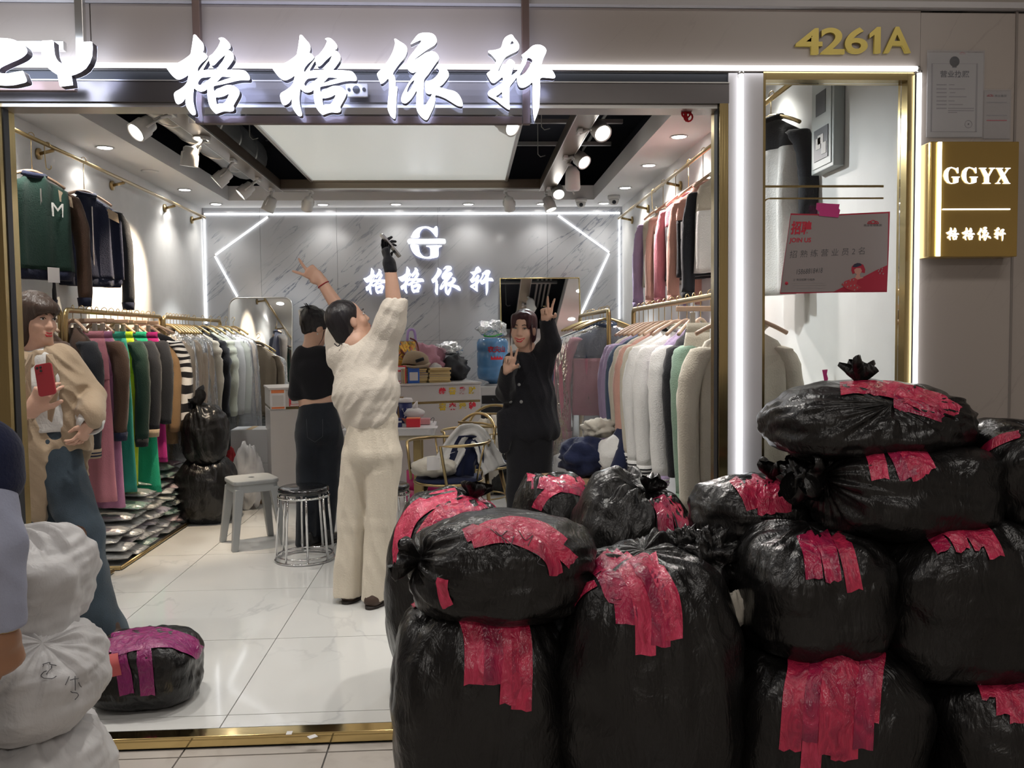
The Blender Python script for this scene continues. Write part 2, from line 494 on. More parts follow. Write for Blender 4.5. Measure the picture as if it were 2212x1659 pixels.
m_pillar = material('pillar_panel', (0.60, 0.58, 0.59), 0.35, var=0.05, vscale=3)
m_gold = material('brushed_gold', (0.50, 0.385, 0.18), 0.22, 1.0, aniso=0.5, bump=0.03, bscale=200, stretch=(1, 1, 0.02))
m_goldm = material('mirror_gold', (0.70, 0.53, 0.24), 0.10, 1.0, bump=0.02, bscale=9)
m_brass = material('brass_tube', (0.48, 0.36, 0.18), 0.3, 1.0)
m_bronze = material('dark_bronze_steel', (0.16, 0.15, 0.15), 0.28, 0.9, bump=0.02, bscale=30)
m_brown_bar = material('brown_square_tube', (0.17, 0.12, 0.11), 0.35, 0.6)
m_beam = material('bronze_ceiling_beam', (0.20, 0.16, 0.12), 0.3, 0.7)
m_dark = material('dark_grey_metal', (0.03, 0.033, 0.04), 0.4, 0.4)
m_alu = material('brushed_aluminium', (0.55, 0.54, 0.52), 0.3, 0.9)
m_chrome = material('chrome', (0.75, 0.75, 0.76), 0.07, 1.0)
m_led = emission('white_led_strip', (0.96, 0.97, 1.0), 2.4)
m_led_soft = emission('white_led_line', (0.97, 0.98, 1.0), 2.2)
m_mirror = material('mirror_silver', (0.80, 0.82, 0.82), 0.02, 1.0)

def struct(name, mb, mat, parent=None, **k):
    o = mb.build(name, mat, parent, **k)
    if parent is None: o['kind'] = 'structure'
    return o
def slab(name, a, b, mat, parent=None, bev=0.0):
    return struct(name, MB().box2(a, b, bev), mat, parent)

# ---- shop floor: tiles proud of a dark bed
fl = slab('floor', (XL-0.1, 2.99, -0.12), (XR+0.1, YB+0.1, -0.006), m_grout)
TS = 0.81
def tile_mesh(nm, w, d, h, mat):
    return MB().box((0, 0, 0), (w-0.004, d-0.004, h)).mesh(nm, mat)
_tm = {}
xs = sorted([-0.9+TS*k for k in range(-3, 5)])
ys = [2.335+TS*k for k in range(0, 10)]
for i, x0 in enumerate(xs):
    for y0 in ys:
        a, b = max(x0, XL), min(x0+TS, XR); c, d = max(y0, 3.04), min(y0+TS, YB)
        if b-a < 0.03 or d-c < 0.03: continue
        key = (round(b-a, 3), round(d-c, 3))
        if key not in _tm: _tm[key] = tile_mesh('floor_tile', b-a, d-c, 0.02, m_tile)
        link_mesh('floor_tile', _tm[key], None, fl, ((a+b)/2, (c+d)/2, -0.01))
# ---- brass threshold
th = MB(); th.box2((-1.56, 2.975, -0.04), (0.905, 3.04, 0.001), bev=0.004)
struct('trim_1', th, m_goldm)
# ---- corridor floor
cf = slab('floor_corridor', (-4.2, -3.0, -0.14), (4.2, 2.995, ZCOR-0.012), m_grout)
cf.name = 'floor_corridor'
_tm2 = {}
for k in range(-8, 8):
    x0 = -1.0+0.5*k
    for (c, d) in ((2.914, 2.972), (2.414, 2.910), (1.914, 2.410), (1.414, 1.910), (0.914, 1.410)):
        key = round(d-c, 3)
        if key not in _tm2: _tm2[key] = MB().box((0, 0, 0), (0.494, d-c-0.003, 0.02)).mesh('floor_tile', m_cor_tile)
        link_mesh('floor_tile', _tm2[key], None, cf, (x0+0.25, (c+d)/2, ZCOR-0.01))
slab('floor_corridor_far', (-4.2, -3.0, -0.13), (4.2, 0.91, ZCOR), m_cor_tile)

# ---- shop walls
slab('wall_left', (XL-0.12, 2.99, -0.1), (XL, YB+0.12, 3.4), m_white_wall)
slab('wall_right', (XR, 3.0, -0.1), (XR+0.12, YB+0.12, 3.4), m_white_wall)
wb = slab('wall_back', (XL-0.12, YB+0.004, -0.1), (XR+0.12, YB+0.12, 3.4), m_grout)
# big marble boards on the back wall, thin joints between them
bx = [XL, -2.1, -1.32, -0.28, 0.86, XR]
for a, b in zip(bx[:-1], bx[1:]):
    for (z0, z1) in ((0.0, 1.36), (1.362, ZC+0.3)):
        MB().box2((a+0.0012, YB-0.01, z0), (b-0.0012, YB+0.006, z1)).build('wall_panel', m_back_wall, wb)
# ---- left end of the shopfront (out of frame) and corridor surroundings
slab('wall_front_left', (-4.2, 2.99, ZCOR), (-1.565, 3.1, 2.29), m_pillar)
slab('wall_corridor', (-4.2, -3.1, ZCOR), (4.2, -3.0, 3.1), material('corridor_wall', (0.70, 0.66, 0.62), 0.5))
slab('wall_corridor_left', (-4.3, -3.1, ZCOR), (-4.2, 3.0, 3.1), MATS['corridor_wall'])
slab('wall_corridor_right', (4.2, -3.1, ZCOR), (4.3, 3.0, 3.1), MATS['corridor_wall'])
slab('ceiling_corridor', (-4.3, -3.1, 3.06), (4.3, 3.1, 3.16), material('corridor_ceiling', (0.38, 0.35, 0.34), 0.7))

# ---- stone fascia above the opening: boards with joints, and a ledge along their top
wf = slab('wall_front', (-4.2, 3.0, 2.293), (1.605, 3.11, 3.1), m_grout)
for a, b in ((-4.2, -2.4), (-2.4, -1.235), (-1.235, 0.205), (0.205, 1.606)):
    MB().box2((a+0.002, 2.9818, 2.296), (b-0.002, 3.002, 2.506)).build('wall_panel', m_stone, wf)
    MB().box2((a+0.002, 2.97, 2.53), (b-0.002, 3.002, 3.06)).build('wall_panel', m_stone, wf)
struct('trim_2', MB().box2((-4.2, 2.955, 2.508), (1.995, 2.99, 2.528)), m_pillar)
# right-hand stone wall
wr = slab('wall_front_right', (1.61, 3.0, ZCOR), (4.2, 3.12, 3.1), m_grout)
for a, b, z0, z1 in ((1.605, 1.948, ZCOR, 2.50), (1.952, 2.75, ZCOR, 2.50), (2.754, 4.2, ZCOR, 2.50), (1.605, 4.2, 2.532, 3.06)):
    MB().box2((a, 2.982, z0), (b, 3.002, z1), bev=0.0).build('wall_panel', m_stone, wr)
struct('trim_3', MB().box2((1.9475, 2.978, ZCOR), (1.9555, 2.99, 2.506)), material('joint_strip', (0.25, 0.22, 0.2), 0.6))

# ---- header of the opening: dark polished steel box, with a slim recess line
hd = empty('trim_4', (0, 0, 0), kind='structure')
MB().box2((-1.562, 2.985, 2.186), (0.925, 3.09, 2.253)).build('header_box', m_bronze, hd)
MB().box2((-1.562, 2.992, 2.258), (0.925, 3.09, 2.288)).build('header_recess', m_dark, hd)
MB().box2((-1.562, 2.980, 2.2535), (0.925, 2.994, 2.2575)).build('header_bead', m_alu, hd)
MB().box2((-1.562, 3.0, 2.172), (0.925, 3.09, 2.1855)).build('header_lip', m_alu, hd)
# ---- jambs
def jamb(name, parts):
    e = empty(name, (0, 0, 0), kind='structure')
    for nm, a, b, y0, y1, m in parts:
        MB().box2((a, y0, 0.0), (b, y1, 2.186)).build(nm, m, e)
    return e
jamb('trim_5', (('gold_panel', -1.64, -1.548, 2.985, 3.09, m_gold), ('door_track', -1.5478, -1.5445, 3.012, 3.046, m_dark)))
jamb('trim_6', (('gold_panel', 0.892, 0.922, 2.985, 3.09, m_gold), ('door_track', 0.8885, 0.8918, 3.000, 3.040, m_dark)))
# ---- pillar between the opening and the window
pl = empty('wall_pillar', (0, 0, 0), kind='structure')
MB().box2((0.923, 2.985, ZCOR), (0.955, 3.10, 2.29)).build('pillar_board', m_pillar, pl)
MB().box2((0.972, 2.985, ZCOR), (1.046, 3.10, 2.29)).build('pillar_board', m_pillar, pl)
MB().box2((0.9555, 3.0, ZCOR), (0.9715, 3.10, 2.29)).build('pillar_groove', m_alu, pl)
# ---- shop window
wn = empty('window_1', (0, 0, 0), kind='structure')
MB().box2((1.0465, 2.985, ZCOR), (1.055, 3.05, 2.305)).build('window_frame', m_gold, wn)
MB().box2((1.562, 2.985, ZCOR), (1.588, 3.05, 2.305)).build('window_frame', m_gold, wn)
MB().box2((1.0555, 2.985, 2.268), (1.5615, 3.05, 2.303)).build('window_frame', m_gold, wn)
MB().box2((1.0555, 2.985, ZCOR), (1.5615, 3.05, 0.12)).build('window_frame', m_gold, wn)
m_glass = film('clear_glass', (0.97, 0.985, 0.98), 0.0, 0.0, 0.0, 1, 1.0)
MB().box2((1.0555, 3.026, 0.12), (1.5615, 3.032, 2.268)).build('pane', m_glass, wn)
# two gold lines and a rounded corner printed on the glass
MB().box2((1.06, 3.0245, at_y(1800, 402, 3.02).z-0.004), (1.50, 3.0258, at_y(1800, 402, 3.02).z+0.004)).build('printed_line', m_gold, wn)
zq = at_y(1800, 428, 3.02).z
MB().box2((1.085, 3.0245, zq-0.003), (1.50, 3.0258, zq+0.003)).build('printed_line', m_gold, wn)
MB().tube(arc((1.085, 3.0252, zq-0.022), 0.022, PI/2, PI, 8)+[V(1.063, 3.0252, 1.3)], 0.0026, 6).build('printed_line', m_gold, wn)

# ---- light strips of the shopfront
led = []
def led_strip(a, b, r, label, mat=m_led, group=None, housing=None):
    e = empty('led_strip', a, label=label, cat='light strip', group=group)
    A = Vector(a); B = Vector(b)
    MB().tube([V(0, 0, 0), B-A], r, 8).build('tube', mat, e)
    for p in (V(0, 0, 0), B-A):
        d = (B-A).normalized()*0.004
        MB().tube([p-d, p+d], r*1.15, 8).build('end_cap', m_alu, e)
    return e
led_strip((-2.6, 2.972, 2.300), (1.592, 2.972, 2.304), 0.0085, 'long white light strip running along the top of the shopfront')
led_strip((1.597, 2.972, 2.292), (1.597, 2.972, 0.0), 0.0085, 'white vertical light strip on the right edge of the shop window')
led_strip((0.9635, 2.972, 2.286), (0.9635, 2.972, 0.0), 0.0085, 'white vertical light strip on the pillar between opening and window')

# ---- ceiling: dropped rim with an opening up to a dark void
cl = empty('ceiling', (0, 0, 0), kind='structure')
VX0, VX1, VY0, VY1 = -2.285, 1.283, 5.13, 8.53
MB().box2((XL, 3.09, ZC), (XR, VY0, ZC+0.14)).build('ceiling_board', m_ceiling, cl)
MB().box2((XL, VY1, ZC), (XR, YB, ZC+0.14)).build('ceiling_board', m_ceiling, cl)
MB().box2((XL, VY0, ZC), (VX0, VY1, ZC+0.14)).build('ceiling_board', m_ceiling, cl)
MB().box2((VX1, VY0, ZC), (XR, VY1, ZC+0.14)).build('ceiling_board', m_ceiling, cl)
MB().box2((XL-0.1, 3.0, 3.36), (XR+0.1, YB+0.1, 3.46)).build('void_slab', m_void, cl)
for a, b in (((XL, 3.1, ZC+0.15), (XL+0.02, YB, 3.36)), ((XR-0.02, 3.1, ZC+0.15), (XR, YB, 3.36)), ((XL, YB-0.03, ZC+0.15), (XR, YB-0.011, 3.36)), ((XL, 3.115, ZC+0.15), (XR, 3.13, 3.36))):
    MB().box2(a, b).build('void_lining', m_void, cl)
# slim reveal strip where ceiling meets the back wall
# ---- things up in the void
m_duct = material('galvanised_duct', (0.30, 0.30, 0.29), 0.4, 0.5)
m_pipe = material('pale_conduit', (0.42, 0.42, 0.40), 0.5)
d = empty('air_duct', (-2.05, 5.4, 3.1), label='round galvanised air duct in the dark gap above the left spotlight track', cat='duct')
MB().tube([V(0, 0, 0), V(0.0, 2.9, 0)], 0.2, 20).build('duct_body', m_duct, d)
for k in range(5): MB().tube([V(0, 0.3+k*0.55, 0), V(0, 0.33+k*0.55, 0)], 0.207, 20).build('duct_rib', m_alu, d)
for k, xx in enumerate((1.0, 1.06, 1.12, 1.18)):
    tag(MB().tube([V(xx, 5.2, 3.2), V(xx-0.02, 8.4, 3.2)], 0.014, 8).build('conduit', m_pipe), ('leftmost', 'second from the left', 'third from the left', 'rightmost')[k]+' of four pale parallel conduits above the right ceiling gap', 'pipe', 'parallel conduits above the right ceiling gap')
for k, (yy, zz) in enumerate(((6.2, 3.12), (6.75, 3.05), (7.3, 3.0))):
    tag(MB().box2((0.38, yy, zz), (1.25, yy+0.04, zz+0.03)).build('support_bar', m_duct), ('nearest', 'middle', 'farthest')[k]+' of the steel bars crossing the right ceiling gap', 'bar', 'steel bars in the right ceiling gap')
for k, (xx, yy) in enumerate(((0.55, 6.1), (0.6, 7.0), (-1.55, 6.4))):
    tag(MB().tube([V(xx, yy, 3.36), V(xx, yy, 2.86), V(xx+0.02, yy, 2.84), V(xx+0.06, yy, 2.85)], 0.004, 6).build('hanger_rod', m_pipe), ('thin suspension rod nearest in the right ceiling gap', 'thin suspension rod farther back in the right ceiling gap', 'thin suspension rod in the gap left of the ceiling panel')[k], 'rod')
tag(MB().tube(smooth_path([(-1.5, 6.7, 2.9), (-1.45, 6.9, 3.02), (-1.38, 7.0, 3.1), (-1.42, 7.3, 3.05), (-1.5, 7.5, 2.95)]), 0.008, 6).build('cable', m_dark), 'black cable looping in the gap left of the ceiling panel', 'cable')

# ---- bronze beams carrying the spotlight tracks, and the pale ceiling panel
def beam(a, b, label):
    e = empty('ceiling_beam', tuple((Vector(a)+Vector(b))/2), label=label, cat='beam')
    c = (Vector(a)+Vector(b))/2; dd = Vector(b)-Vector(a)
    MB().box((0, 0, 0), tuple(abs(x) for x in dd), bev=0.003).build('beam_body', m_beam, e)
    for s in (-1, 1):
        if abs(dd.y) > abs(dd.x): MB().box((s*abs(dd.x)*0.5, 0, -abs(dd.z)/2+0.004), (0.006, abs(dd.y), 0.012)).build('edge_bead', m_alu, e)
        else: MB().box((0, s*abs(dd.y)*0.5, -abs(dd.z)/2+0.004), (abs(dd.x), 0.006, 0.012)).build('edge_bead', m_alu, e)
    return e
BZ = 2.725
beam((-1.77, 4.9, BZ), (-1.64, 7.955, BZ+0.09), 'bronze ceiling beam carrying the left row of spotlights')
beam((0.69, 4.9, BZ), (0.82, 7.955, BZ+0.09), 'bronze ceiling beam carrying the right row of spotlights')
beam((-1.638, 7.83, BZ), (0.688, 7.955, BZ+0.09), 'bronze ceiling beam running across behind the pale ceiling panel')
pn = empty('ceiling_panel', (-0.49, 6.7, 2.80), label='large pale translucent ceiling panel in a slim metal frame', cat='ceiling panel')
m_panel = material('translucent_panel', (0.60, 0.61, 0.58), 0.35, emit=(0.93, 0.95, 0.88), estr=0.20)
MB().box((0, 0, 0.01), (1.72, 2.24, 0.012)).build('diffuser', m_panel, pn)
for s in (-1, 1):
    MB().box((s*0.87, 0, 0.01), (0.025, 2.28, 0.04)).build('frame_bar', m_alu, pn)
    MB().box((0, s*1.13, 0.01), (1.74, 0.02, 0.04)).build('frame_bar', m_beam, pn)

# ---- recessed downlights
m_down = emission('downlight_lens', (1.0, 0.98, 0.94), 14.0)
dl = [(-2.5, 5.12, 'nearest the opening in the left ceiling strip'), (-2.5, 6.2, 'second in the left ceiling strip'), (-2.5, 7.9, 'last in the left ceiling strip'),
      (-2.46, 8.72, 'in the back left ceiling corner'), (-1.42, 8.78, 'second from the left above the back wall'), (-0.69, 8.78, 'in the middle of the row above the back wall'),
      (0.04, 8.78, 'second from the right above the back wall'), (0.79, 8.78, 'rightmost of the row above the back wall'),
      (1.47, 5.86, 'nearest the opening in the right ceiling strip'), (1.47, 6.83, 'middle one in the right ceiling strip'), (1.47, 7.85, 'last in the right ceiling strip'),
      (1.42, 8.76, 'in the back right ceiling corner behind the dome cameras'), (1.47, 4.4, 'in the right ceiling strip near the window'), (-2.5, 4.0, 'in the left ceiling strip just inside the shopfront'),
      (-1.5, 3.75, 'added out of view, left above the doorway inside the shop'), (-0.45, 3.75, 'added out of view, in the middle above the doorway inside the shop'), (0.55, 3.75, 'added out of view, right above the doorway inside the shop')]  # doorway row is unseen, added to light the women from the front
DOWN_POWER = 24
for x, y, l in dl:
    e = empty('downlight', (x, y, ZC), label='round recessed downlight '+l, cat='downlight', group='recessed downlights')
    MB().lathe([(0.046, -0.0005), (0.062, -0.002), (0.064, -0.006), (0.058, -0.009), (0.047, -0.004)], seg=24, cap=False).build('ring', m_ceiling, e)
    MB().lathe([(0.0, -0.0055), (0.047, -0.0055), (0.047, -0.001)], seg=24).build('lens', m_down, e)
    lamp('downlight_light', 'SPOT', (0, 0, -0.02), DOWN_POWER*(0.28 if y > 8.5 else 1.6 if y < 3.8 else 1.0), (1.0, 0.96, 0.9), None, 0.05, spot=120, blend=0.8, parent=e)
v = empty('downlight', (-2.5, 7.05, ZC), label='unlit round ceiling vent between lit downlights on the left', cat='vent')
MB().lathe([(0.0, -0.004), (0.05, -0.004), (0.064, -0.008), (0.066, 0.0)], seg=20).build('vent_ring', m_ceiling, v); v.name = 'ceiling_vent'
for k, (px, py, l) in enumerate(((1255, 443, 'dome camera nearer the middle of the back ceiling strip'), (1326, 437, 'dome camera in the right corner of the back ceiling strip'))):
    p = at_z(px, py-14, ZC)
    e = empty('dome_camera', (p.x, p.y, ZC), label='white '+l, cat='camera', group='dome cameras')
    MB().lathe([(0.0, -0.001), (0.058, -0.001), (0.06, -0.03), (0.05, -0.034)], seg=24).build('base', material('white_plastic', (0.75, 0.74, 0.72), 0.35), e)
    MB().lathe([(0.05, -0.034), (0.047, -0.055), (0.038, -0.075), (0.022, -0.088), (0.0, -0.092)], seg=24).build('dome', MATS['white_plastic'], e)
    MB().lathe([(0.0, 0.0), (0.02, 0.0), (0.017, 0.016), (0.0, 0.022)], seg=16, M=Matrix.Translation((-0.005, -0.04, -0.066)) @ Euler((math.radians(105), 0, 0.1)).to_matrix().to_4x4()).build('lens', m_dark, e)
tag(MB().box((0, 0, 0), (0.004, 0.05, 0.03)).build('sticker', material('blue_sticker', (0.1, 0.3, 0.7), 0.5), loc=(1.40, 8.62, 2.70)), 'tiny blue sticker beside the right dome camera', 'sticker') if False else None

# ---- light lines on the back wall
yb = YB-0.018
def bpt(px, py): 
    p = at_y(px, py, yb); return (p.x, p.y, p.z)
led_strip((XL+0.02, yb, 2.676), (XR-0.02, yb, 2.672), 0.0095, 'white light line across the top of the marble back wall', m_led_soft)
led_strip(bpt(441, 472), bpt(446, 700), 0.008, 'vertical white light line in the left corner of the back wall', m_led_soft)
led_strip(bpt(1338, 470), bpt(1338, 690), 0.008, 'vertical white light line in the right corner of the back wall', m_led_soft)
led_strip(bpt(579, 468), bpt(465, 551), 0.009, 'upper slanted light line left on the back wall', m_led_soft)
led_strip(bpt(464, 553), bpt(513, 642), 0.009, 'lower slanted light line running behind the rounded mirror', m_led_soft)
led_strip(bpt(1205, 465), bpt(1316, 545), 0.009, 'upper slanted light line right on the back wall', m_led_soft)
led_strip(bpt(1316, 547), bpt(1250, 690), 0.009, 'lower slanted light line behind the tall gold mirror', m_led_soft)
tag(MB().tube(smooth_path([bpt(430, 470), bpt(424, 500), bpt(428, 530), bpt(436, 545), bpt(430, 520), bpt(434, 480)]), 0.004, 6).build('cable', m_dark), 'thin dark cable looped in the left back corner', 'cable')
# =================================================================== lettering
GE = [([(470,115),(500,125),(560,195),(610,250),(635,310),(635,370),(620,415),(660,440),(690,475),(700,500),(660,550),(600,600),(550,660),(530,710),(540,745),(590,680),(650,600),(705,530),(730,480),(770,455),(820,400),(870,330),(900,270),(915,225),(905,205),(885,185),(900,172),(935,165),(980,175),(1030,215),(1075,270),(1090,310),(1085,345),(1060,365),(1035,370),(1090,395),(1130,440),(1145,490),(1140,535),(1110,590),(1060,660),(1025,710),(1100,712),(1200,715),(1310,725),(1360,750),(1400,800),(1420,850),(1415,885),(1390,895),(1300,893),(1200,905),(1080,935),(950,965),(820,990),(800,1020),(805,1060),(820,1080),(850,1050),(920,1020),(1000,985),(1060,975),(1130,985),(1190,1020),(1230,1060),(1245,1100),(1235,1150),(1200,1220),(1160,1290),(1140,1335),(1150,1360),(1150,1395),(1130,1420),(1080,1430),(1010,1425),(960,1430),(900,1450),(860,1465),(840,1465),(790,1420),(740,1350),(710,1260),(695,1160),(695,1080),(690,1045),(660,1070),(620,1085),(580,1090),(530,1075),(490,1050),(470,1030),(460,1080),(452,1160),(455,1260),(475,1360),(495,1440),(490,1480),(465,1490),(430,1480),(380,1420),(340,1350),(322,1280),(320,1200),(280,1260),(220,1300),(180,1300),(150,1260),(130,1190),(125,1130),(150,1090),(220,1050),(300,990),(345,930),(355,890),(370,810),(320,840),(260,870),(210,885),(160,870),(100,820),(50,760),(0,690),(-15,655),(60,640),(150,615),(245,568),(320,520),(400,455),(415,400),(430,320),(440,250),(450,180),(455,130)],
       [[(717,560),(665,640),(625,722),(700,712),(860,705),(890,650),(960,560),(1000,468),(975,480),(900,545),(830,620),(790,645),(755,640),(735,610)],
        [(535,935),(560,890),(600,855),(680,845),(765,838),(740,865),(710,890),(660,920),(600,965),(560,978),(540,965)],
        [(850,928),(890,890),(945,835),(1030,840),(1110,848),(1060,862),(1000,880),(930,905)],
        [(840,1190),(900,1185),(980,1165),(1060,1128),(1040,1190),(1000,1260),(960,1290),(900,1292),(860,1305),(845,1260)]])]
YI = [([(412,188),(440,190),(500,230),(580,280),(620,330),(628,390),(610,460),(560,540),(500,610),(440,690),(385,780),(415,830),(430,920),(432,1000),(465,1010),(455,1100),(445,1250),(435,1450),(425,1540),(400,1552),(350,1510),(310,1430),(293,1360),(300,1250),(315,1100),(318,980),(308,870),(260,910),(215,945),(180,955),(165,930),(140,870),(115,800),(125,765),(200,690),(270,600),(330,510),(380,410),(415,300),(420,250),(412,215)], []),
      ([(690,268),(740,200),(800,125),(860,92),(940,82),(1040,92),(1100,130),(1130,190),(1132,240),(1100,290),(1040,330),(960,380),(880,440),(800,500),(730,558),(800,520),(880,468),(950,425),(1020,405),(1080,405),(1130,435),(1165,490),(1165,540),(1130,590),(1060,690),(990,790),(920,880),(915,960),(908,1060),(903,1200),(903,1330),(912,1350),(960,1290),(1010,1210),(1050,1130),(1000,1132),(955,1110),(940,1070),(935,1000),(940,930),(980,910),(1060,880),(1120,830),(1165,770),(1175,730),(1150,700),(1120,680),(1180,668),(1240,675),(1300,710),(1335,770),(1335,830),(1290,900),(1230,970),(1175,1010),(1230,1025),(1330,1055),(1430,1080),(1500,1130),(1550,1210),(1575,1290),(1570,1335),(1540,1342),(1480,1325),(1380,1265),(1260,1195),(1115,1150),(1110,1230),(1085,1340),(1040,1440),(985,1550),(950,1572),(910,1555),(850,1500),(800,1420),(783,1330),(785,1200),(790,1075),(740,1150),(680,1230),(620,1280),(580,1288),(540,1270),(525,1220),(545,1140),(590,1050),(640,960),(700,870),(760,790),(800,750),(840,710),(790,750),(720,768),(670,745),(635,700),(620,640),(630,570),(670,490),(740,400),(810,310),(855,250),(870,225),(855,213),(820,225),(760,250),(700,280)],
       [[(625,1105),(640,1030),(690,940),(750,890),(735,950),(700,1020),(660,1080)]])]
XUAN = [([(195,400),(210,388),(300,378),(400,348),(430,290),(450,220),(490,160),(560,120),(605,120),(640,170),(690,230),(720,290),(722,345),(690,395),(620,430),(540,470),(480,510),(430,590),(362,740),(420,700),(480,640),(520,565),(570,532),(630,570),(650,620),(610,720),(590,808),(640,780),(690,740),(720,780),(690,830),(640,900),(565,1000),(558,1100),(555,1250),(562,1385),(540,1392),(500,1370),(420,1310),(320,1230),(230,1180),(195,1150),(190,1110),(215,1070),(280,1035),(370,980),(435,930),(440,845),(380,885),(320,930),(290,942),(250,930),(210,870),(172,800),(175,775),(240,720),(290,650),(330,570),(320,540),(250,460),(200,425)],
         [[(570,285),(600,222),(632,265)], [(325,1175),(375,1135),(428,1095),(430,1150),(432,1205)]]),
        ([(765,465),(810,430),(870,380),(940,315),(1000,290),(1060,287),(1120,305),(1170,345),(1187,390),(1170,450),(1135,520),(1110,600),(1090,680),(1160,690),(1230,686),(1270,710),(1310,760),(1338,820),(1330,855),(1290,862),(1200,855),(1085,862),(1082,1000),(1075,1150),(1065,1350),(1030,1480),(990,1580),(980,1580),(960,1450),(950,1250),(948,1100),(948,935),(900,970),(830,1010),(770,1025),(720,1000),(690,930),(682,850),(700,830),(720,790),(690,740),(720,680),(760,600),(780,520),(770,480)],
         [[(730,810),(790,700),(840,600),(870,512),(945,545),(935,600),(880,690),(830,760),(780,800)]])]
RR = [([(-420,300),(-250,240),(0,222),(200,235),(330,270),(450,330),(540,395),(585,470),(590,530),(560,580),(490,640),(380,700),(240,760),(60,845),(0,890),(-10,950),(20,985),(150,992),(300,965),(470,935),(505,945),(540,1030),(580,1165),(440,1215),(300,1245),(150,1255),(0,1248),(-250,1215),(-420,1100)], [])]
YY = [([(900,290),(920,280),(1130,270),(1165,290),(1172,420),(1190,580),(1230,680),(1275,735),(1340,775),(1430,790),(1540,770),(1640,690),(1710,580),(1738,430),(1740,305),(1980,300),(2005,320),(2012,440),(2000,620),(1950,760),(1870,880),(1760,960),(1650,1010),(1550,1040),(1570,1130),(1585,1245),(1320,1278),(1295,1265),(1270,1140),(1245,1020),(1150,960),(1060,890),(985,810),(930,700),(900,560),(893,420)], [])]
GL = [([(425,660),(450,560),(520,440),(640,340),(780,295),(900,285),(1000,300),(1090,335),(1160,350),(1190,310),(1230,282),(1275,300),(1290,420),(1280,620),(1225,622),(1160,540),(1060,430),(960,365),(890,350),(810,370),(740,440),(700,540),(680,660)], []),
      ([(405,880),(640,890),(680,960),(700,1080),(740,1170),(820,1250),(900,1278),(1000,1272),(1040,1245),(1050,1150),(1040,1010),(1000,965),(920,945),(930,912),(1100,905),(1400,905),(1410,945),(1340,975),(1315,1040),(1310,1260),(1200,1310),(1050,1335),(900,1335),(750,1310),(590,1240),(480,1130),(420,1010)], [])]
GBAR = [([(300,780),(320,720),(380,690),(600,695),(1000,695),(1480,692),(1540,740),(1550,790),(1520,850),(1300,855),(900,858),(400,862),(330,840)], [])]
SG = [([(475,425),(478,497),(465,500),(440,455),(400,432),(370,440),(350,480),(345,530),(352,590),(372,620),(400,625),(412,615),(412,570),(408,558),(390,550),(390,542),(495,542),(495,550),(478,560),(475,615),(430,630),(385,635),(335,622),(300,580),(285,530),(298,470),(335,430),(385,418),(430,430),(450,440),(462,425)], [])]
SY = [([(742,428),(835,428),(835,438),(815,442),(860,520),(895,448),(872,438),(872,428),(945,428),(945,438),(925,445),(870,540),(868,615),(890,625),(890,633),(785,633),(785,625),(808,615),(808,548),(760,445),(742,438)], [])]
SX = [([(955,430),(1050,430),(1050,438),(1030,445),(1062,500),(1098,445),(1075,438),(1075,430),(1145,430),(1145,438),(1120,447),(1072,515),(1125,620),(1142,626),(1142,633),(1045,633),(1045,625),(1063,618),(1028,558),(990,612),(1015,625),(1015,633),(950,633),(950,625),(975,615),(1018,540),(972,445),(955,438)], [])]

def glyph_loops(pieces, fn, smooth=True):
    """fn maps a drawing point to flat (x, y) in metres; one list of loops per piece"""
    out = []
    for outer, holes in pieces:
        lps = []
        for lp in [outer]+holes:
            q = [fn(*p) for p in lp]
            lps.append(catmull(q, 3) if smooth else q)
        out.append(lps)
    return out
def join_meshes(name, ms):
    vs = []; fs = []
    for m in ms:
        n = len(vs); vs += [tuple(v.co) for v in m.vertices]; fs += [tuple(i+n for i in p.vertices) for p in m.polygons]
        bpy.data.meshes.remove(m)
    me = bpy.data.meshes.new(name); me.from_pydata(vs, [], fs); me.update(); return me
def glyph(name, pieces, fn, Y, depth, face, side, label, cat='sign letter', group=None, back=None, smooth=True):
    """one letter: a dark return (side wall), a lit face, a glow plate behind"""
    L = glyph_loops(pieces, fn, smooth)
    pts = [p for lp in L for p in lp[0]]
    cx = sum(p[0] for p in pts)/len(pts); cy = sum(p[1] for p in pts)/len(pts)
    L = [[[(x-cx, y-cy) for x, y in l] for l in lp] for lp in L]
    e = empty(name, (cx, Y, cy), label=label, cat=cat, group=group)
    ms = [curve_mesh('f', lp) for lp in L]; me = stand(join_meshes('face', ms), (0, 0, 0)); link_mesh('face', me, face, e)
    mb = MB()
    for lp in L:
        for l in lp:
            n = len(l); mb.add([(x, 0.0006, y) for x, y in l]+[(x, depth, y) for x, y in l], [(i, (i+1) % n, n+(i+1) % n, n+i) for i in range(n)])
    mb.build('return', side, e)
    if back is not None:
        ms = [curve_mesh('b', lp) for lp in L]; me = stand(join_meshes('back_light', ms), (0, depth+0.001, 0)); link_mesh('back_light', me, back, e)
    return e

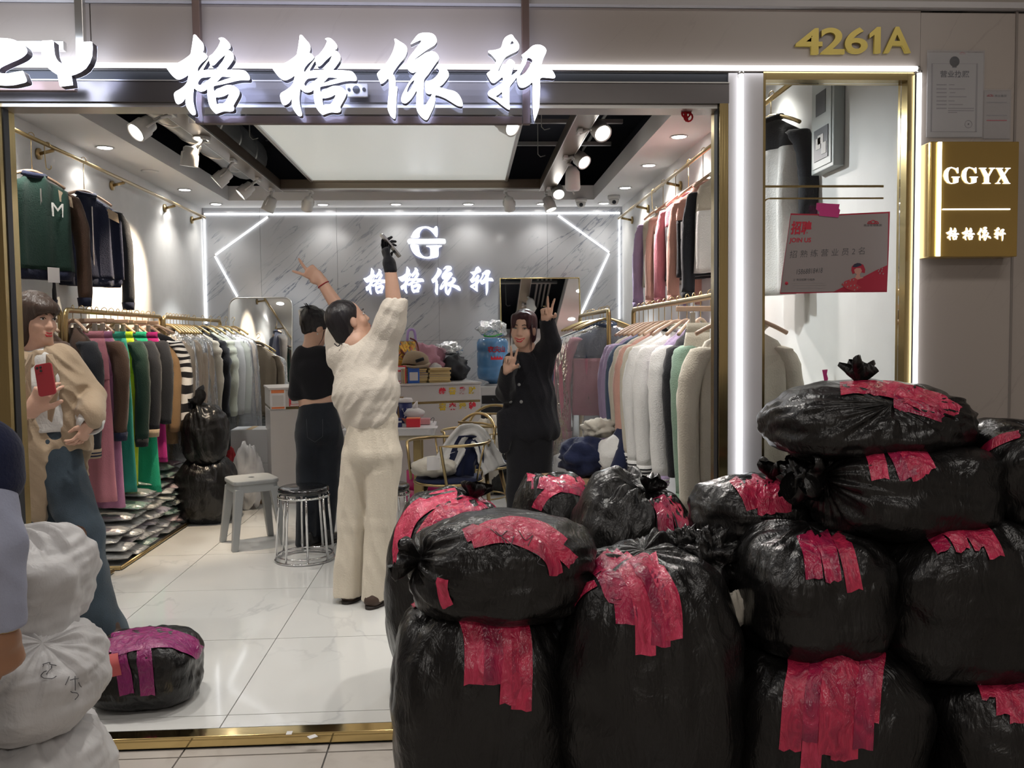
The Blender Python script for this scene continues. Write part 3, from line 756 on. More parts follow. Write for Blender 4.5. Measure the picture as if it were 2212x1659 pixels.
def pxfn(x0, y0, s, Y):
    def fn(u, v):
        p = at_y(x0+u/s, y0+v/s, Y); return (p.x, p.z)
    return fn
m_face = emission('sign_letter_face', (0.93, 0.95, 1.0), 2.6)
m_back = emission('sign_letter_back', (0.62, 0.68, 1.0), 3.0)
m_ret = material('letter_return', (0.10, 0.09, 0.12), 0.4, 0.5)
YS = 2.85
glyph('sign_letter', RR, pxfn(0, 60, 10.05, YS), YS, 0.035, m_face, m_ret, 'leftmost lit letter, cut off by the frame, on the neighbouring sign', back=m_back)
glyph('sign_letter', YY, pxfn(0, 60, 10.05, YS), YS, 0.035, m_face, m_ret, 'lit letter Y with curved arms on the left end of the fascia', back=m_back, smooth=False)
zs = 7.9
glyph('sign_letter', GE, pxfn(360, 60, zs, YS), YS, 0.03, m_face, m_ret, 'first of the four large lit brush characters on the fascia', back=m_back, group='large lit brush characters')
glyph('sign_letter', GE, pxfn(360+229, 60+0.5, zs*0.99, YS), YS, 0.03, m_face, m_ret, 'second large lit brush character, twin of the first', back=m_back, group='large lit brush characters')
glyph('sign_letter', YI, pxfn(800, 60, zs, YS), YS, 0.03, m_face, m_ret, 'third large lit brush character above the doorway', back=m_back, group='large lit brush characters')
glyph('sign_letter', XUAN, pxfn(1030, 60, zs, YS), YS, 0.03, m_face, m_ret, 'rightmost large lit brush character, with a long tapering tail', back=m_back, group='large lit brush characters')
# light the letters throw back on the fascia
lamp('sign_glow', 'AREA', (-0.35, 2.89, 2.27), 0.55, (0.72, 0.76, 1.0), (-0.35, 3.2, 2.34), 1.1, 0.2)
lamp('sign_glow', 'AREA', (-1.42, 2.89, 2.29), 0.7, (0.8, 0.88, 1.0), (-1.42, 3.2, 2.33), 0.4, 0.2)
# the frame carrying the sign
sf = empty('hanging_bracket', (-0.33, 2.93, 2.1), label='brown square-tube frame hanging behind the lit brush characters', cat='bracket')
def bar(a, b, m, parent, nm='frame_bar'):
    A = parent.location
    return MB().box2(Vector(a)-A, Vector(b)-A, bev=0.002).build(nm, m, parent)
bar((-0.885, 2.925, 2.10), (-0.86, 2.95, 3.06), m_brown_bar, sf); bar((0.20, 2.925, 2.10), (0.226, 2.95, 3.06), m_brown_bar, sf)
bar((-0.859, 2.925, 2.10), (0.199, 2.95, 2.125), m_brown_bar, sf)
MB().box((0.0, -0.0235, 0.075), (1.14, 0.004, 0.16)).build('acrylic_sheet', film('clear_acrylic', (0.96, 0.97, 1.0), 0.02, 0.03, 0.0, 1, 0.8), sf)
sf2 = empty('hanging_bracket', (-1.4, 2.93, 2.2), label='grey hanging frame behind the lit letters at the left end', cat='bracket')
bar((-1.262, 2.925, 2.3), (-1.235, 2.95, 3.06), m_alu, sf2); bar((-1.8, 2.925, 2.335), (-1.30, 2.95, 2.365), m_alu, sf2)
bar((-1.8, 2.925, 2.205), (-1.27, 2.95, 2.235), m_brown_bar, sf2)
# the small socket behind the second character
so = empty('cable_socket', (-0.355, 2.932, 2.213), label='small round cable socket behind the second large character', cat='socket')
MB().box((0, 0.008, 0), (0.075, 0.012, 0.045), bev=0.003).build('plate', m_alu, so)
for dx, r in ((0, 0.012), (-0.024, 0.005), (0.026, 0.006)): MB().tube([V(dx, 0.002, 0), V(dx, -0.006, 0)], r, 14).build('ring' if dx else 'socket', m_dark, so)

# ---- logo and characters on the back wall
m_logo = emission('logo_face', (0.93, 0.95, 1.0), 1.5); m_logob = emission('logo_back', (0.55, 0.6, 1.0), 1.2)
YL = YB-0.05
L = glyph('logo_letter', GL, pxfn(860, 470, 15.08, YL), YL, 0.025, m_logo, m_ret, 'large lit serif letter G split by a bar on the back wall', 'logo', back=m_logob)
glyph('logo_bar', GBAR, pxfn(860, 470, 15.08, YL-0.004), YL-0.004, 0.025, m_logo, m_ret, 'lit horizontal bar across the letter on the back wall', 'logo')
def small(pieces, px0, px1, py0, py1, Y, dep, label, grp, face=m_logo, back=m_logob):
    """px/py box of the glyph in the photo"""
    us = [p[0] for o, h in pieces for p in o]; vs = [p[1] for o, h in pieces for p in o]
    u0, u1, v0, v1 = min(us), max(us), min(vs), max(vs)
    def fn(u, v):
        p = at_y(px0+(u-u0)/(u1-u0)*(px1-px0), py0+(v-v0)/(v1-v0)*(py1-py0), Y); return (p.x, p.z)
    return glyph('sign_letter', pieces, fn, Y, dep, face, m_ret, label, group=grp, back=back)
gg = 'small lit characters on the back wall'
small(GE, 785, 836, 579, 636, YL, 0.02, 'first small lit character on the back wall, half behind a raised arm', gg)
small(GE, 860, 916, 576, 634, YL, 0.02, 'second small lit character on the marble back wall', gg)
small(YI, 932, 995, 574, 638, YL, 0.02, 'third small lit character on the marble back wall', gg)
small(XUAN, 1015, 1066, 576, 638, YL, 0.02, 'last small lit character, nearest the tall gold mirror', gg)

# ---- shop number
numb = '4261A'
m_num = material('gold_number', (0.55, 0.43, 0.10), 0.35, 0.35)
nx = [(1720, 1778), (1774, 1826), (1826, 1876), (1879, 1904), (1910, 1970)]
for ch, (a, b) in zip(numb, nx):
    me = text_mesh('number', ch, 1.0, 0.0, bold=0.02)
    vx = [v.co.x for v in me.vertices]; vy = [v.co.y for v in me.vertices]
    w, h = max(vx)-min(vx), max(vy)-min(vy); cx0, cy0 = (max(vx)+min(vx))/2, (max(vy)+min(vy))/2
    top = 58+(1845-a)*0.016; bot = 116-(a-1720)*0.016
    p0 = at_y(a, bot, 2.965); p1 = at_y(b, top, 2.965)
    sx, sz = (p1.x-p0.x)/w, (p1.z-p0.z)/h
    bpy.data.meshes.remove(me)
    cu = bpy.data.curves.new('n', 'FONT'); cu.body = ch; cu.align_x = 'CENTER'; cu.align_y = 'CENTER'; cu.offset = 0.02; cu.extrude = 0.06
    oo = bpy.data.objects.new('n', cu); me = bpy.data.meshes.new_from_object(oo); bpy.data.objects.remove(oo)
    if ch == '1':
        me = curve_mesh('n', [[(0.42, 0), (0.95, 0), (0.95, 1), (0.62, 1), (0.0, 0.74), (0.0, 0.56), (0.42, 0.70)]], 0.06)
        cx0, cy0 = 0.475, 0.5; sx, sz = (p1.x-p0.x)/0.95, p1.z-p0.z
    me.transform(FACE_CAM @ Matrix.Diagonal((sx, sz, 0.09, 1)) @ Matrix.Translation((-cx0, -cy0, 0)))
    o = link_mesh('number_plate', me, m_num, None, ((p0.x+p1.x)/2, 2.974, (p0.z+p1.z)/2))
    tag(o, 'raised gold '+{'4': 'digit four, first of the shop number', '2': 'digit two of the shop number', '6': 'digit six in the middle of the shop number', '1': 'digit one of the shop number', 'A': 'letter A ending the shop number'}[ch]+' above the window', 'number', 'gold shop number')

# ---- gold box sign
def rect_on(name, x0, x1, z0, z1, y, mat, parent, th=0.002):
    A = parent.location if parent else V(0, 0, 0)
    return MB().box2(V(x0, y-th, z0)-A, V(x1, y, z1)-A).build(name, mat, parent)
bs = empty('box_sign', (1.77, 2.94, 1.64), label='gold box sign with lit letters on the stone wall', cat='sign')
MB().box2((-0.165, -0.035, 0.002), (0.15, 0.042, 0.398), bev=0.003).build('box', material('sign_gold', (0.56, 0.38, 0.12), 0.25, 0.75), bs)
MB().box((-0.135, -0.0385, 0.2), (0.012, 0.006, 0.39)).build('light_line', emission('warm_led', (1.0, 0.93, 0.62), 5.0), bs)
zz = 5.923; Yg = 2.9025
def flat_glyph(pieces, fn, name, parent, mat, Y, smooth=False):
    Ls = glyph_loops(pieces, fn, smooth); A = parent.location
    me = stand(join_meshes(name, [curve_mesh('g', lp) for lp in Ls]), (0, Y, 0))
    me.transform(Matrix.Translation(-A)); return link_mesh(name, me, mat, parent)
fng = pxfn(1990, 290, zz, Yg)
flat_glyph(SG, fng, 'letter_g', bs, m_logo, Yg); flat_glyph(SG, lambda u, v: fng(u+231, v), 'letter_g', bs, m_logo, Yg)
flat_glyph(SY, fng, 'letter_y', bs, m_logo, Yg); flat_glyph(SX, fng, 'letter_x', bs, m_logo, Yg)
p = at_y(2036, 452, Yg); q = at_y(2182, 452, Yg)
MB().box(((p.x+q.x)/2-bs.location.x, Yg-2.94, (p.z+q.z)/2-1.64), (q.x-p.x, 0.002, 0.0045)).build('rule', m_logo, bs)
def smallflat(pieces, px0, px1, py0, py1, nm):
    us = [p[0] for o, h in pieces for p in o]; vs = [p[1] for o, h in pieces for p in o]
    u0, u1, v0, v1 = min(us), max(us), min(vs), max(vs)
    def fn(u, v):
        p = at_y(px0+(u-u0)/(u1-u0)*(px1-px0), py0+(v-v0)/(v1-v0)*(py1-py0), Yg); return (p.x, p.z)
    flat_glyph(pieces, fn, nm, bs, m_logo, Yg, True)
smallflat(GE, 2044, 2072, 491, 519, 'character'); smallflat(GE, 2078, 2106, 491, 519, 'character')
smallflat(YI, 2112, 2141, 490, 520, 'character'); smallflat(XUAN, 2148, 2173, 491, 521, 'character')

# ---- licence and notice beside the window
m_paper = material('white_paper', (0.60, 0.57, 0.55), 0.6); m_ink = material('grey_ink', (0.10, 0.10, 0.11), 0.7); m_inkr = material('red_ink', (0.55, 0.03, 0.06), 0.6)
m_inkf = material('faint_ink', (0.36, 0.34, 0.34), 0.7); m_clear = film('clear_sleeve', (0.97, 0.97, 0.98), 0.10, 0.15, 0.0, 1, 0.6)
def word(body, px0, px1, py, hpx, Y, mat, parent, name='lettering', bold=0.0, skew=0.0, tilt=0.0):
    me = text_mesh(name, body, 1.0, 0.0, bold=bold)
    vx = [v.co.x for v in me.vertices]; vy = [v.co.y for v in me.vertices]
    w, h = max(vx)-min(vx), max(vy)-min(vy)
    a = at_y(px0, py+hpx/2, Y); b = at_y(px1, py-hpx/2-tilt, Y); c = (a+b)/2
    S = Matrix.Diagonal(((b.x-a.x)/w, (at_y(px0, py-hpx/2, Y).z-a.z)/h, 1, 1))
    Sk = Matrix(((1, skew, 0, 0), (math.tan(0)+(tilt/max(1, px1-px0)), 1, 0, 0), (0, 0, 1, 0), (0, 0, 0, 1)))
    me.transform(Matrix.Translation(c-(parent.location if parent else V(0, 0, 0))) @ FACE_CAM @ Sk @ S @ Matrix.Translation((-(max(vx)+min(vx))/2, -(max(vy)+min(vy))/2, 0)))
    return link_mesh(name, me, mat, parent)
def cloud_logo(px, py, w, Y, parent, mat):
    mb = MB()
    c = at_y(px, py, Y)-parent.location; s = w/ppm(Y)
    for dx, r in ((-0.3, 0.2), (0, 0.3), (0.3, 0.2)):
        mb.tube([p+V(0, 0, 0) for p in arc(c+V(dx*s, 0, 0), r*s, 0, PI, 10)], s*0.035, 4)
    mb.tube([c+V(-0.5*s, 0, 0), c+V(0.5*s, 0, 0)], s*0.035, 4)
    return mb.build('cloud_emblem', mat, parent)
Yp = 2.9795
lc = empty('licence_frame', (1.73, 2.981, 2.07), label='framed white business licence on the wall above the gold sign', cat='licence')
MB().box2((-0.10, -0.002, 0.0), (0.102, 0.0005, 0.292)).build('sleeve_back', m_paper, lc)
MB().box2((-0.104, -0.0038, -0.004), (0.106, -0.0034, 0.30)).build('sleeve', m_clear, lc)
Yt = 2.9782
word('营业执照', 2031, 2094, 160, 15, Yt, m_ink, lc, 'heading', 0.02)
em = at_y(2062, 133, Yt)-lc.location
MB().lathe([(0.0, 0), (0.018, 0), (0.018, 0.0006)], seg=20, M=Matrix.Translation(em) @ FACE_CAM).build('emblem', m_ink, lc)
MB().box2(em+V(-0.008, -0.0002, -0.021), em+V(0.008, 0.0004, -0.015)).build('emblem_foot', m_ink, lc)
for k, (y, a, b) in enumerate(((183, 2050, 2062), (192, 2050, 2085), (200, 2052, 2064), (209, 2050, 2088), (218, 2048, 2062), (226, 2050, 2080), (234, 2048, 2104), (239, 2048, 2104), (243, 2048, 2068))):
    A = at_y(a, y, Yt)-lc.location; B = at_y(b, y, Yt)-lc.location
    MB().box2(A+V(0, 0, -0.0015), B+V(0, 0.0003, 0.0015)).build('text_line', m_inkf, lc)
    if k < 7:
        A = at_y(2023, y, Yt)-lc.location; B = at_y(2045, y, Yt)-lc.location
        MB().box2(A+V(0, 0, -0.002), B+V(0, 0.0003, 0.002)).build('text_line', m_inkf, lc)
s0 = at_y(2092, 268, Yt)-lc.location
MB().tube(arc(s0, 0.013, 0, 2*PI, 20)[:-1], 0.0012, 4, closed=True).build('seal', m_inkf, lc)
MB().lathe([(0.0, 0), (0.003, 0), (0.003, 0.0004)], seg=5, M=Matrix.Translation(s0) @ FACE_CAM).build('seal_star', m_ink, lc)
for (a, b, c, d) in ((2012, 137, 2110, 138.2), (2012, 284, 2110, 285.2), (2012, 137, 2013, 285), (2109, 137, 2110, 285)):
    A = at_y(a, b, Yt)-lc.location; B = at_y(c, d, Yt)-lc.location
    MB().box2(A, B+V(0, 0.0003, 0)).build('border_line', m_inkf, lc)
cloud_logo(2079, 117, 14, 2.9795, lc, m_inkr); word('商业集团', 2090, 2120, 115, 5, 2.9795, m_ink, lc, 'lettering')
nt_ = empty('notice_sleeve', (1.885, 2.981, 2.065), label='small faded notice in a clear sleeve right of the licence', cat='notice')
MB().box2((-0.047, -0.0012, 0.0), (0.047, 0.0005, 0.165)).build('sheet', material('beige_paper', (0.50, 0.45, 0.42), 0.6), nt_)
MB().box2((-0.05, -0.003, -0.003), (0.05, -0.0026, 0.17)).build('sleeve', m_clear, nt_)
cloud_logo(2139, 208, 14, 2.9788, nt_, m_inkr); word('商业集团', 2149, 2174, 207, 5, 2.9788, m_ink, nt_, 'lettering')
for y, m in ((221, m_inkf), (249, m_inkf), (260, m_inkr)):
    A = at_y(2131, y, 2.9788)-nt_.location; B = at_y(2175, y, 2.9788)-nt_.location
    MB().box2(A+V(0, 0, -0.002), B+V(0, 0.0003, 0.0015)).build('text_line', m, nt_)

# ---- recruitment poster taped to the glass
Yo = 3.0
po = empty('poster', tuple(at_y(1800, 632, Yo)), label='white and red recruitment poster taped to the shop window', cat='poster')
m_post = material('poster_paper', (0.33, 0.29, 0.285), 0.55); m_postr = material('poster_red', (0.42, 0.02, 0.05), 0.55); m_postd = material('poster_dark', (0.03, 0.03, 0.06), 0.55); m_skinp = material('poster_skin', (0.60, 0.30, 0.24), 0.6)
def flat_poly(pxs, Y, mat, parent, name, th=0.0006):
    A = parent.location; q = [at_y(x, y, Y)-A for x, y in pxs]; n = len(q)
    vs = q+[p+V(0, th, 0) for p in q]
    return MB().add(vs, [tuple(range(n)), tuple(range(2*n-1, n-1, -1))]+[(i, n+i, n+(i+1) % n, (i+1) % n) for i in range(n)]).build(name, mat, parent)
flat_poly([(1708, 461), (1700, 520), (1690, 590), (1685, 635), (1800, 632), (1916, 631), (1920, 540), (1922.5, 457), (1800, 463)], Yo, m_postr, po, 'red_border', 0.001)
flat_poly([(1709, 464.5), (1701, 520), (1691, 590), (1686.5, 632), (1800, 630), (1915, 628.5), (1917.5, 540), (1919, 460.5), (1800, 466)], Yo-0.0008, m_post, po, 'sheet')
y1 = Yo-0.0016; y2 = Yo-0.0024; y3 = Yo-0.0032
flat_poly([(1802, 629.5), (1915, 628.5), (1916.5, 573), (1892, 584), (1850, 606)], y1, m_postr, po, 'red_corner')
word('招聘', 1709, 1753, 492, 29, y1, m_inkr, po, 'heading', 0.035, 0.12)
word('JOIN US', 1705, 1752, 520, 13, y1, m_inkr, po, 'heading', 0.025, 0.1)
word('招 熟 练 营 业 员 2 名', 1706, 1868, 549, 16, y1, m_ink, po, 'handwriting', -0.008, 0.1, 7)
word('15868818418', 1721, 1777, 587, 11, y1, m_ink, po, 'handwriting', -0.005, 0.1, 3)
cloud_logo(1886, 483, 24, y1, po, m_inkr); word('商业管理集团', 1866, 1905, 486.5, 5, y1, m_ink, po, 'lettering')
word('上“商业招聘”小程序', 1713, 1760, 604, 5, y1, m_ink, po, 'lettering')
for y, b in ((611, 1780), (616, 1784), (622, 1776)):
    A = at_y(1712, y, y1)-po.location; B = at_y(b, y, y1)-po.location
    MB().box2(A+V(0, 0, -0.001), B+V(0, 0.0003, 0.0012)).build('text_line', m_inkf, po)
c0 = at_y(1699, 612, y1)-po.location
MB().lathe([(0.0, 0), (0.006, 0), (0.006, 0.0004)], seg=16, M=Matrix.Translation(c0) @ FACE_CAM).build('red_dot', m_inkr, po)
# drawn figure: bob hair, neck, spotted dress
flat_poly([(1839, 584), (1840, 576), (1846, 570), (1856, 568), (1865, 572), (1869, 582), (1868, 590), (1860, 588), (1850, 588), (1842, 592)], y1, m_postr, po, 'drawn_hair')
flat_poly([(1842, 577), (1845, 571), (1852, 568), (1859, 569), (1862, 573), (1850, 577)], y2, m_postd, po, 'drawn_cap')
flat_poly([(1845, 583), (1850, 579), (1859, 579), (1862, 585), (1858, 592), (1852, 593), (1847, 590)], y2, m_skinp, po, 'drawn_face')
flat_poly([(1851, 592), (1857, 592), (1858, 598), (1866, 600), (1852, 604), (1846, 602)], y2, m_skinp, po, 'drawn_neck')
flat_poly([(1818, 614), (1826, 607), (1846, 600), (1853, 604), (1850, 613), (1861, 621), (1847, 630), (1828, 624)], y3, material('poster_dress', (0.50, 0.05, 0.07), 0.55), po, 'drawn_dress')
for (x, y) in ((1822, 613), (1828, 611), (1837, 606), (1844, 605), (1838, 618), (1831, 620), (1846, 617), (1852, 622), (1846, 627), (1900, 582), (1905, 586), (1901, 591), (1908, 592), (1898, 586), (1906, 581)):
    flat_poly([(x-1.5, y), (x, y-2.5), (x+1.5, y-2), (x, y+1.5)], y3-0.0008, m_post, po, 'drawn_petal')
tp = empty('tape_piece', tuple(at_y(1788, 452, Yo-0.004)), label='torn piece of pink tape holding the poster to the glass', cat='tape')
m_ptape = material('pink_tape', (0.62, 0.06, 0.25), 0.3)
flat_poly([(1764, 438), (1780, 439), (1814, 441), (1812, 450), (1815, 454), (1811, 470), (1769, 466), (1770, 458), (1763, 452)], Yo-0.004, m_ptape, tp, 'strip')
tp2 = empty('tape_piece', tuple(at_y(1782, 818, 3.02)), label='torn scrap of pink tape low on the shop window', cat='tape')
flat_poly([(1776, 799), (1788, 798), (1786, 808), (1789, 818), (1784, 836), (1781, 839), (1780, 820)], 3.02, m_ptape, tp2, 'strip')
# red tassel charm hanging in the opening
ch = empty('hanging_charm', tuple(at_y(1480, 210, 3.05)), label='red knotted lucky charm hanging from the header', cat='charm')
m_red = fabric('red_felt', (0.55, 0.02, 0.03))
A = ch.location
MB().tube([at_y(1480, 158, 3.05)-A, at_y(1478, 185, 3.05)-A, at_y(1481, 212, 3.05)-A], 0.0015, 5).build('cord', m_brass, ch)
for (x, y, r) in ((1473, 217, 8), (1475, 226, 8), (1478, 236, 8), (1482, 245, 9), (1487, 253, 9), (1488, 238, 6)):
    c = at_y(x, y, 3.05)-A; MB().tube(arc(c, r/ppm(3.05), 0, 2*PI, 12)[:-1], 0.0035, 6, closed=True).build('loop', m_red, ch)
MB().tube([at_y(1474, 212, 3.05)-A, at_y(1484, 262, 3.05)-A], 0.006, 6).build('strap', m_red, ch)
# =================================================================== spotlights on the beams
m_head = material('spotlight_housing', (0.62, 0.61, 0.59), 0.4, 0.1)
m_lens = emission('spotlight_lens', (1.0, 0.97, 0.92), 10.0)
SPOT_POWER = 85
def spotlight(head, top, target, label, power, color=(1, 0.93, 0.82), group='track spotlights', r=0.056, L=0.13, lit=True):
    head = Vector(head); top = Vector(top); d = (Vector(target)-head).normalized()
    e = empty('spotlight', tuple(top), label=label, cat='spotlight', group=group)
    Q = d.to_track_quat('Z', 'Y').to_matrix().to_4x4()
    M = Matrix.Translation(head-top) @ Q
    MB().box((0, 0, -0.012), (0.03, 0.11, 0.022), bev=0.003).build('track_adapter', m_head, e)
    h = head-top
    side = d.cross(V(0, 0, 1)).normalized()*r*0.6
    MB().tube([V(0, 0, -0.02), h*0.4+V(0, 0, -0.0), h-d*L*0.32], [0.012, 0.012, 0.016], 8).build('arm', m_head, e)
    for s in (-1, 1):
        MB().tube([h*0.45+side*s*0.5, h-d*0.02+side*s*1.75, h+d*0.02+side*s*1.75], 0.007, 6).build('bracket', m_head, e)
    hd = MB().lathe([(0.0, -L*0.5), (r*0.55, -L*0.5), (r*0.8, -L*0.42), (r*0.86, -L*0.12), (r, -L*0.06), (r, L*0.46), (r*1.03, L*0.5), (r*0.88, L*0.5), (r*0.82, L*0.42)], seg=24, M=M, cap=False).build('head', m_head, e)
    MB().lathe([(0.0, L*0.43), (r*0.83, L*0.43)], seg=24, M=M, cap=False).build('lens', m_lens if lit else m_alu, hd)
    if lit:
        lamp('spotlight_light', 'SPOT', tuple(head-top+d*(L*0.52)), power, color, None, 0.035, spot=52, blend=0.7, parent=e).rotation_euler = d.to_track_quat('-Z', 'Y').to_euler()
    return e
ZB = BZ
warm = (1.0, 0.80, 0.58); pinkish = (1.0, 0.90, 0.86); cool = (0.95, 0.98, 1.0)
def left_spot(px, py, X, target, label, c=warm, pw=1.0, **k):
    h = at_x(px, py, X); spotlight(h, (-1.705, h.y+0.02, ZB), target, label, SPOT_POWER*pw, c, **k)
left_spot(310, 275, -1.86, (-2.6, 4.3, 1.7), 'white spotlight at the front of the left track, tilted far outward', warm, 1.0, r=0.06)
left_spot(438, 282, -1.72, (-2.1, 5.45, 0.2), 'white spotlight second on the left track, partly behind a brush character', warm, 1.0)
left_spot(410, 338, -1.80, (-2.15, 6.1, 0.3), 'white spotlight hanging low on the left track, third from the front', warm, 1.1)
left_spot(482, 382, -1.78, (-2.7, 6.35, 1.75), 'white spotlight fourth on the left track, pointing down', warm, 1.5)
left_spot(532, 410, -1.80, (-2.7, 7.0, 1.8), 'white spotlight fifth on the left track, turned to the wall', warm, 1.3)
left_spot(583, 441, -1.72, (-2.4, 8.0, 1.2), 'white spotlight at the back end of the left track', cool, 0.7)
def right_spot(px, py, X, target, label, c=pinkish, pw=1.0, **k):
    h = at_x(px, py, X); spotlight(h, (0.755, h.y+0.02, ZB), target, label, SPOT_POWER*1.4*pw, c, **k)
right_spot(1294, 279, 0.88, (1.5, 3.9, 1.3), 'large white spotlight at the front of the right track facing the doorway', pinkish, 0.9, r=0.06)
right_spot(1252, 342, 0.86, (1.62, 5.4, 1.7), 'white spotlight second on the right track with lit lower rim', pinkish, 1.3)
right_spot(1205, 412, 0.84, (0.98, 6.0, 1.1), 'white spotlight third on the right track, pointing right', cool, 1.3)
right_spot(1186, 440, 0.78, (1.3, 7.6, 1.0), 'white spotlight at the back end of the right track', cool, 0.8)
h = at_y(1092, 266, 4.95); spotlight(h, (h.x-0.03, 5.0, ZC), (1.6, 3.6, 1.5), 'white spotlight left of the right track, half behind a brush character tail', SPOT_POWER*0.8, cool)
for px, tx, l in ((665, (-1.9, 8.9, 1.4), 'white spotlight on the rear beam left of the letter G'), (1100, (0.6, 8.9, 1.4), 'white spotlight on the rear beam right of the letter G')):
    h = at_y(px, 440, 7.82); spotlight(h, (h.x+(0.02 if px < 800 else -0.03), 7.89, ZB), tx, l, SPOT_POWER*0.2, cool, L=0.12, r=0.05)
p = at_x(1237, 392, 0.84)
e = empty('smoke_detector', (0.80, p.y, ZB), label='translucent white bell-shaped sensor hanging among the right spotlights', cat='sensor')
MB().lathe([(0.0, -0.03), (0.03, -0.03), (0.055, -0.07), (0.06, -0.19), (0.05, -0.21), (0.0, -0.215)], c=(0.04, 0, 0.0), seg=20).build('bell', material('frosted_plastic', (0.72, 0.70, 0.68), 0.3), e)
MB().tube([V(0.0, 0, 0), V(0.04, 0, -0.03)], 0.012, 8).build('stem', m_head, e)
MB().tube([V(0.04, 0, -0.215), V(0.05, 0, -0.24)], 0.006, 6).build('tip', m_head, e)

# =================================================================== wall rails
def wall_rail(X, Xw, Y0, Y1, Z, brs, label, hooks):
    e = empty('wall_rail', (X, Y0, Z), label=label, cat='rail')
    MB().tube([V(0, 0, 0), V(0, Y1-Y0, 0)], 0.0125, 10).build('tube', m_brass, e)
    for y in brs:
        MB().tube([V(0, y-Y0, -0.016), V((Xw-X)*0.9, y-Y0+0.015, -0.035)], 0.011, 8).build('bracket_arm', m_brass, e)
        s = 1 if Xw > X else -1
        MB().tube([V((Xw-X)-s*0.016, y-Y0+0.015, -0.035), V((Xw-X)-s*0.001, y-Y0+0.015, -0.035)], 0.036, 16).build('wall_flange', m_brass, e)
    for k, (y, l) in enumerate(hooks):
        hk = empty('s_hook', (X, y, Z), label=l, cat='hook')
        MB().tube([V(0, 0, 0)+q for q in arc((0, 0, 0), 0.0165, -0.6, PI, 8)]+[V(-0.0165, 0, -0.06), V(-0.012, 0, -0.13)]+arc((0.004, 0, -0.135), 0.016, PI, 2*PI+0.5, 8), 0.003, 6).build('hook_wire', m_brass, hk)
    return e
wall_rail(-2.575, XL, 3.3, 8.72, 2.605, (3.6, 5.60, 6.72, 7.86, 8.62), 'long brass rail high on the left wall', [(5.52, 'small brass hook hanging empty between the two left jackets')])
wall_rail(1.535, XR, 3.4, 8.55, 2.555, (3.62, 5.1, 6.50, 7.66, 8.40), 'long brass rail high on the right wall', [(6.95, 'small brass hook hanging empty near the dome cameras')])

# =================================================================== mirrors
def rounded_rect(w, h, r, n=6):
    out = []
    for cx, cy, a in ((w/2-r, h/2-r, 0), (-w/2+r, h/2-r, PI/2), (-w/2+r, -h/2+r, PI), (w/2-r, -h/2+r, 1.5*PI)):
        for k in range(n+1): out.append((cx+r*math.cos(a+k*PI/2/n), cy+r*math.sin(a+k*PI/2/n)))
    return out
def mirror(name, px0, px1, pytop, Ytop, Zbot, Ybot, r, fm, label, fw=0.012):
    a = at_y(px0, pytop, Ytop); b = at_y(px1, pytop, Ytop)
    w = b.x-a.x; z1 = (a.z+b.z)/2; H = math.hypot(z1-Zbot, Ytop-Ybot); tilt = math.atan2(Ytop-Ybot, z1-Zbot)
    e = empty(name, ((a.x+b.x)/2, Ybot, Zbot), (PI/2-tilt, 0, 0), label=label, cat='mirror')
    P = rounded_rect(w, H, r)
    MB().prism([(x, y+H/2) for x, y in P], -0.02, 0.0).build('backing', fm, e)
    MB().prism([(x*(1-2*fw/w), y*(1-2*fw/H)+H/2) for x, y in P], 0.0004, 0.003).build('glass', m_mirror, e)
    MB().tube([V(x*(1-fw/w), y*(1-fw/H)+H/2, 0.004) for x, y in P], fw*0.55, 6, closed=True).build('frame', fm, e)
    return e
mirror('standing_mirror', 1079, 1252, 600, 8.86, 0.02, 8.50, 0.012, m_gold, 'tall gold-framed mirror leaning on the back wall behind the woman in black coat')
mirror('standing_mirror', 494, 633, 642, 8.90, 0.02, 8.62, 0.09, m_alu, 'rounded silver mirror leaning on the back wall beside the left racks')

# =================================================================== electrical box on the right wall (seen through the window)
eb = empty('electrical_box', (XR, 3.8, 2.33), label='grey electrical box on the white wall behind the shop window', cat='electrical box')
m_grey = material('grey_enamel', (0.42, 0.45, 0.44), 0.4)
MB().box2((-0.05, -0.12, -0.22), (-0.001, 0.12, 0.2), bev=0.004).build('cabinet', m_grey, eb)
MB().box2((-0.054, -0.10, -0.20), (-0.0505, 0.10, 0.18)).build('door', m_grey, eb)
MB().box2((-0.056, -0.045, 0.03), (-0.0545, 0.06, 0.13)).build('label_plate', m_dark, eb)
MB().box2((-0.057, -0.075, -0.17), (-0.0545, 0.075, -0.03)).build('notice_sheet', m_dark, eb)
for (a, b, c, d) in ((-0.06, -0.01, -0.15, -0.10), (0.0, 0.05, -0.12, -0.07), (-0.03, 0.03, -0.10, -0.06)):
    MB().box2((-0.0585, a, c), (-0.057, b, d)).build('paper_scrap', m_paper, eb)

# =================================================================== counter and what stands on it
m_board = material('cream_counter_board', (0.56, 0.53, 0.51), 0.3, var=0.06, vscale=2.5)
ca = math.atan2(0.54, 1.76)
ct = empty('counter', (-1.645, 7.22, 0.0), (0, 0, ca), label='cream shop counter with gold trim and lucky stickers', cat='counter')
CL = 1.85
MB().box2((0, 0.0, 0.0), (CL, 0.55, 0.80), bev=0.003).build('body', m_board, ct)
MB().box2((0.004, 0.012, 0.80), (CL-0.004, 0.54, 0.822)).build('gold_trim', m_gold, ct)
MB().box2((0, 0.0, 0.822), (CL, 0.55, 0.965), bev=0.003).build('upper_body', m_board, ct)
MB().box2((-0.008, -0.008, 0.966), (CL+0.008, 0.56, 0.985), bev=0.003).build('counter_top', m_board, ct)
m_yel = material('yellow_sticker', (0.65, 0.45, 0.03), 0.5); m_rs = material('red_sticker', (0.6, 0.02, 0.04), 0.5)
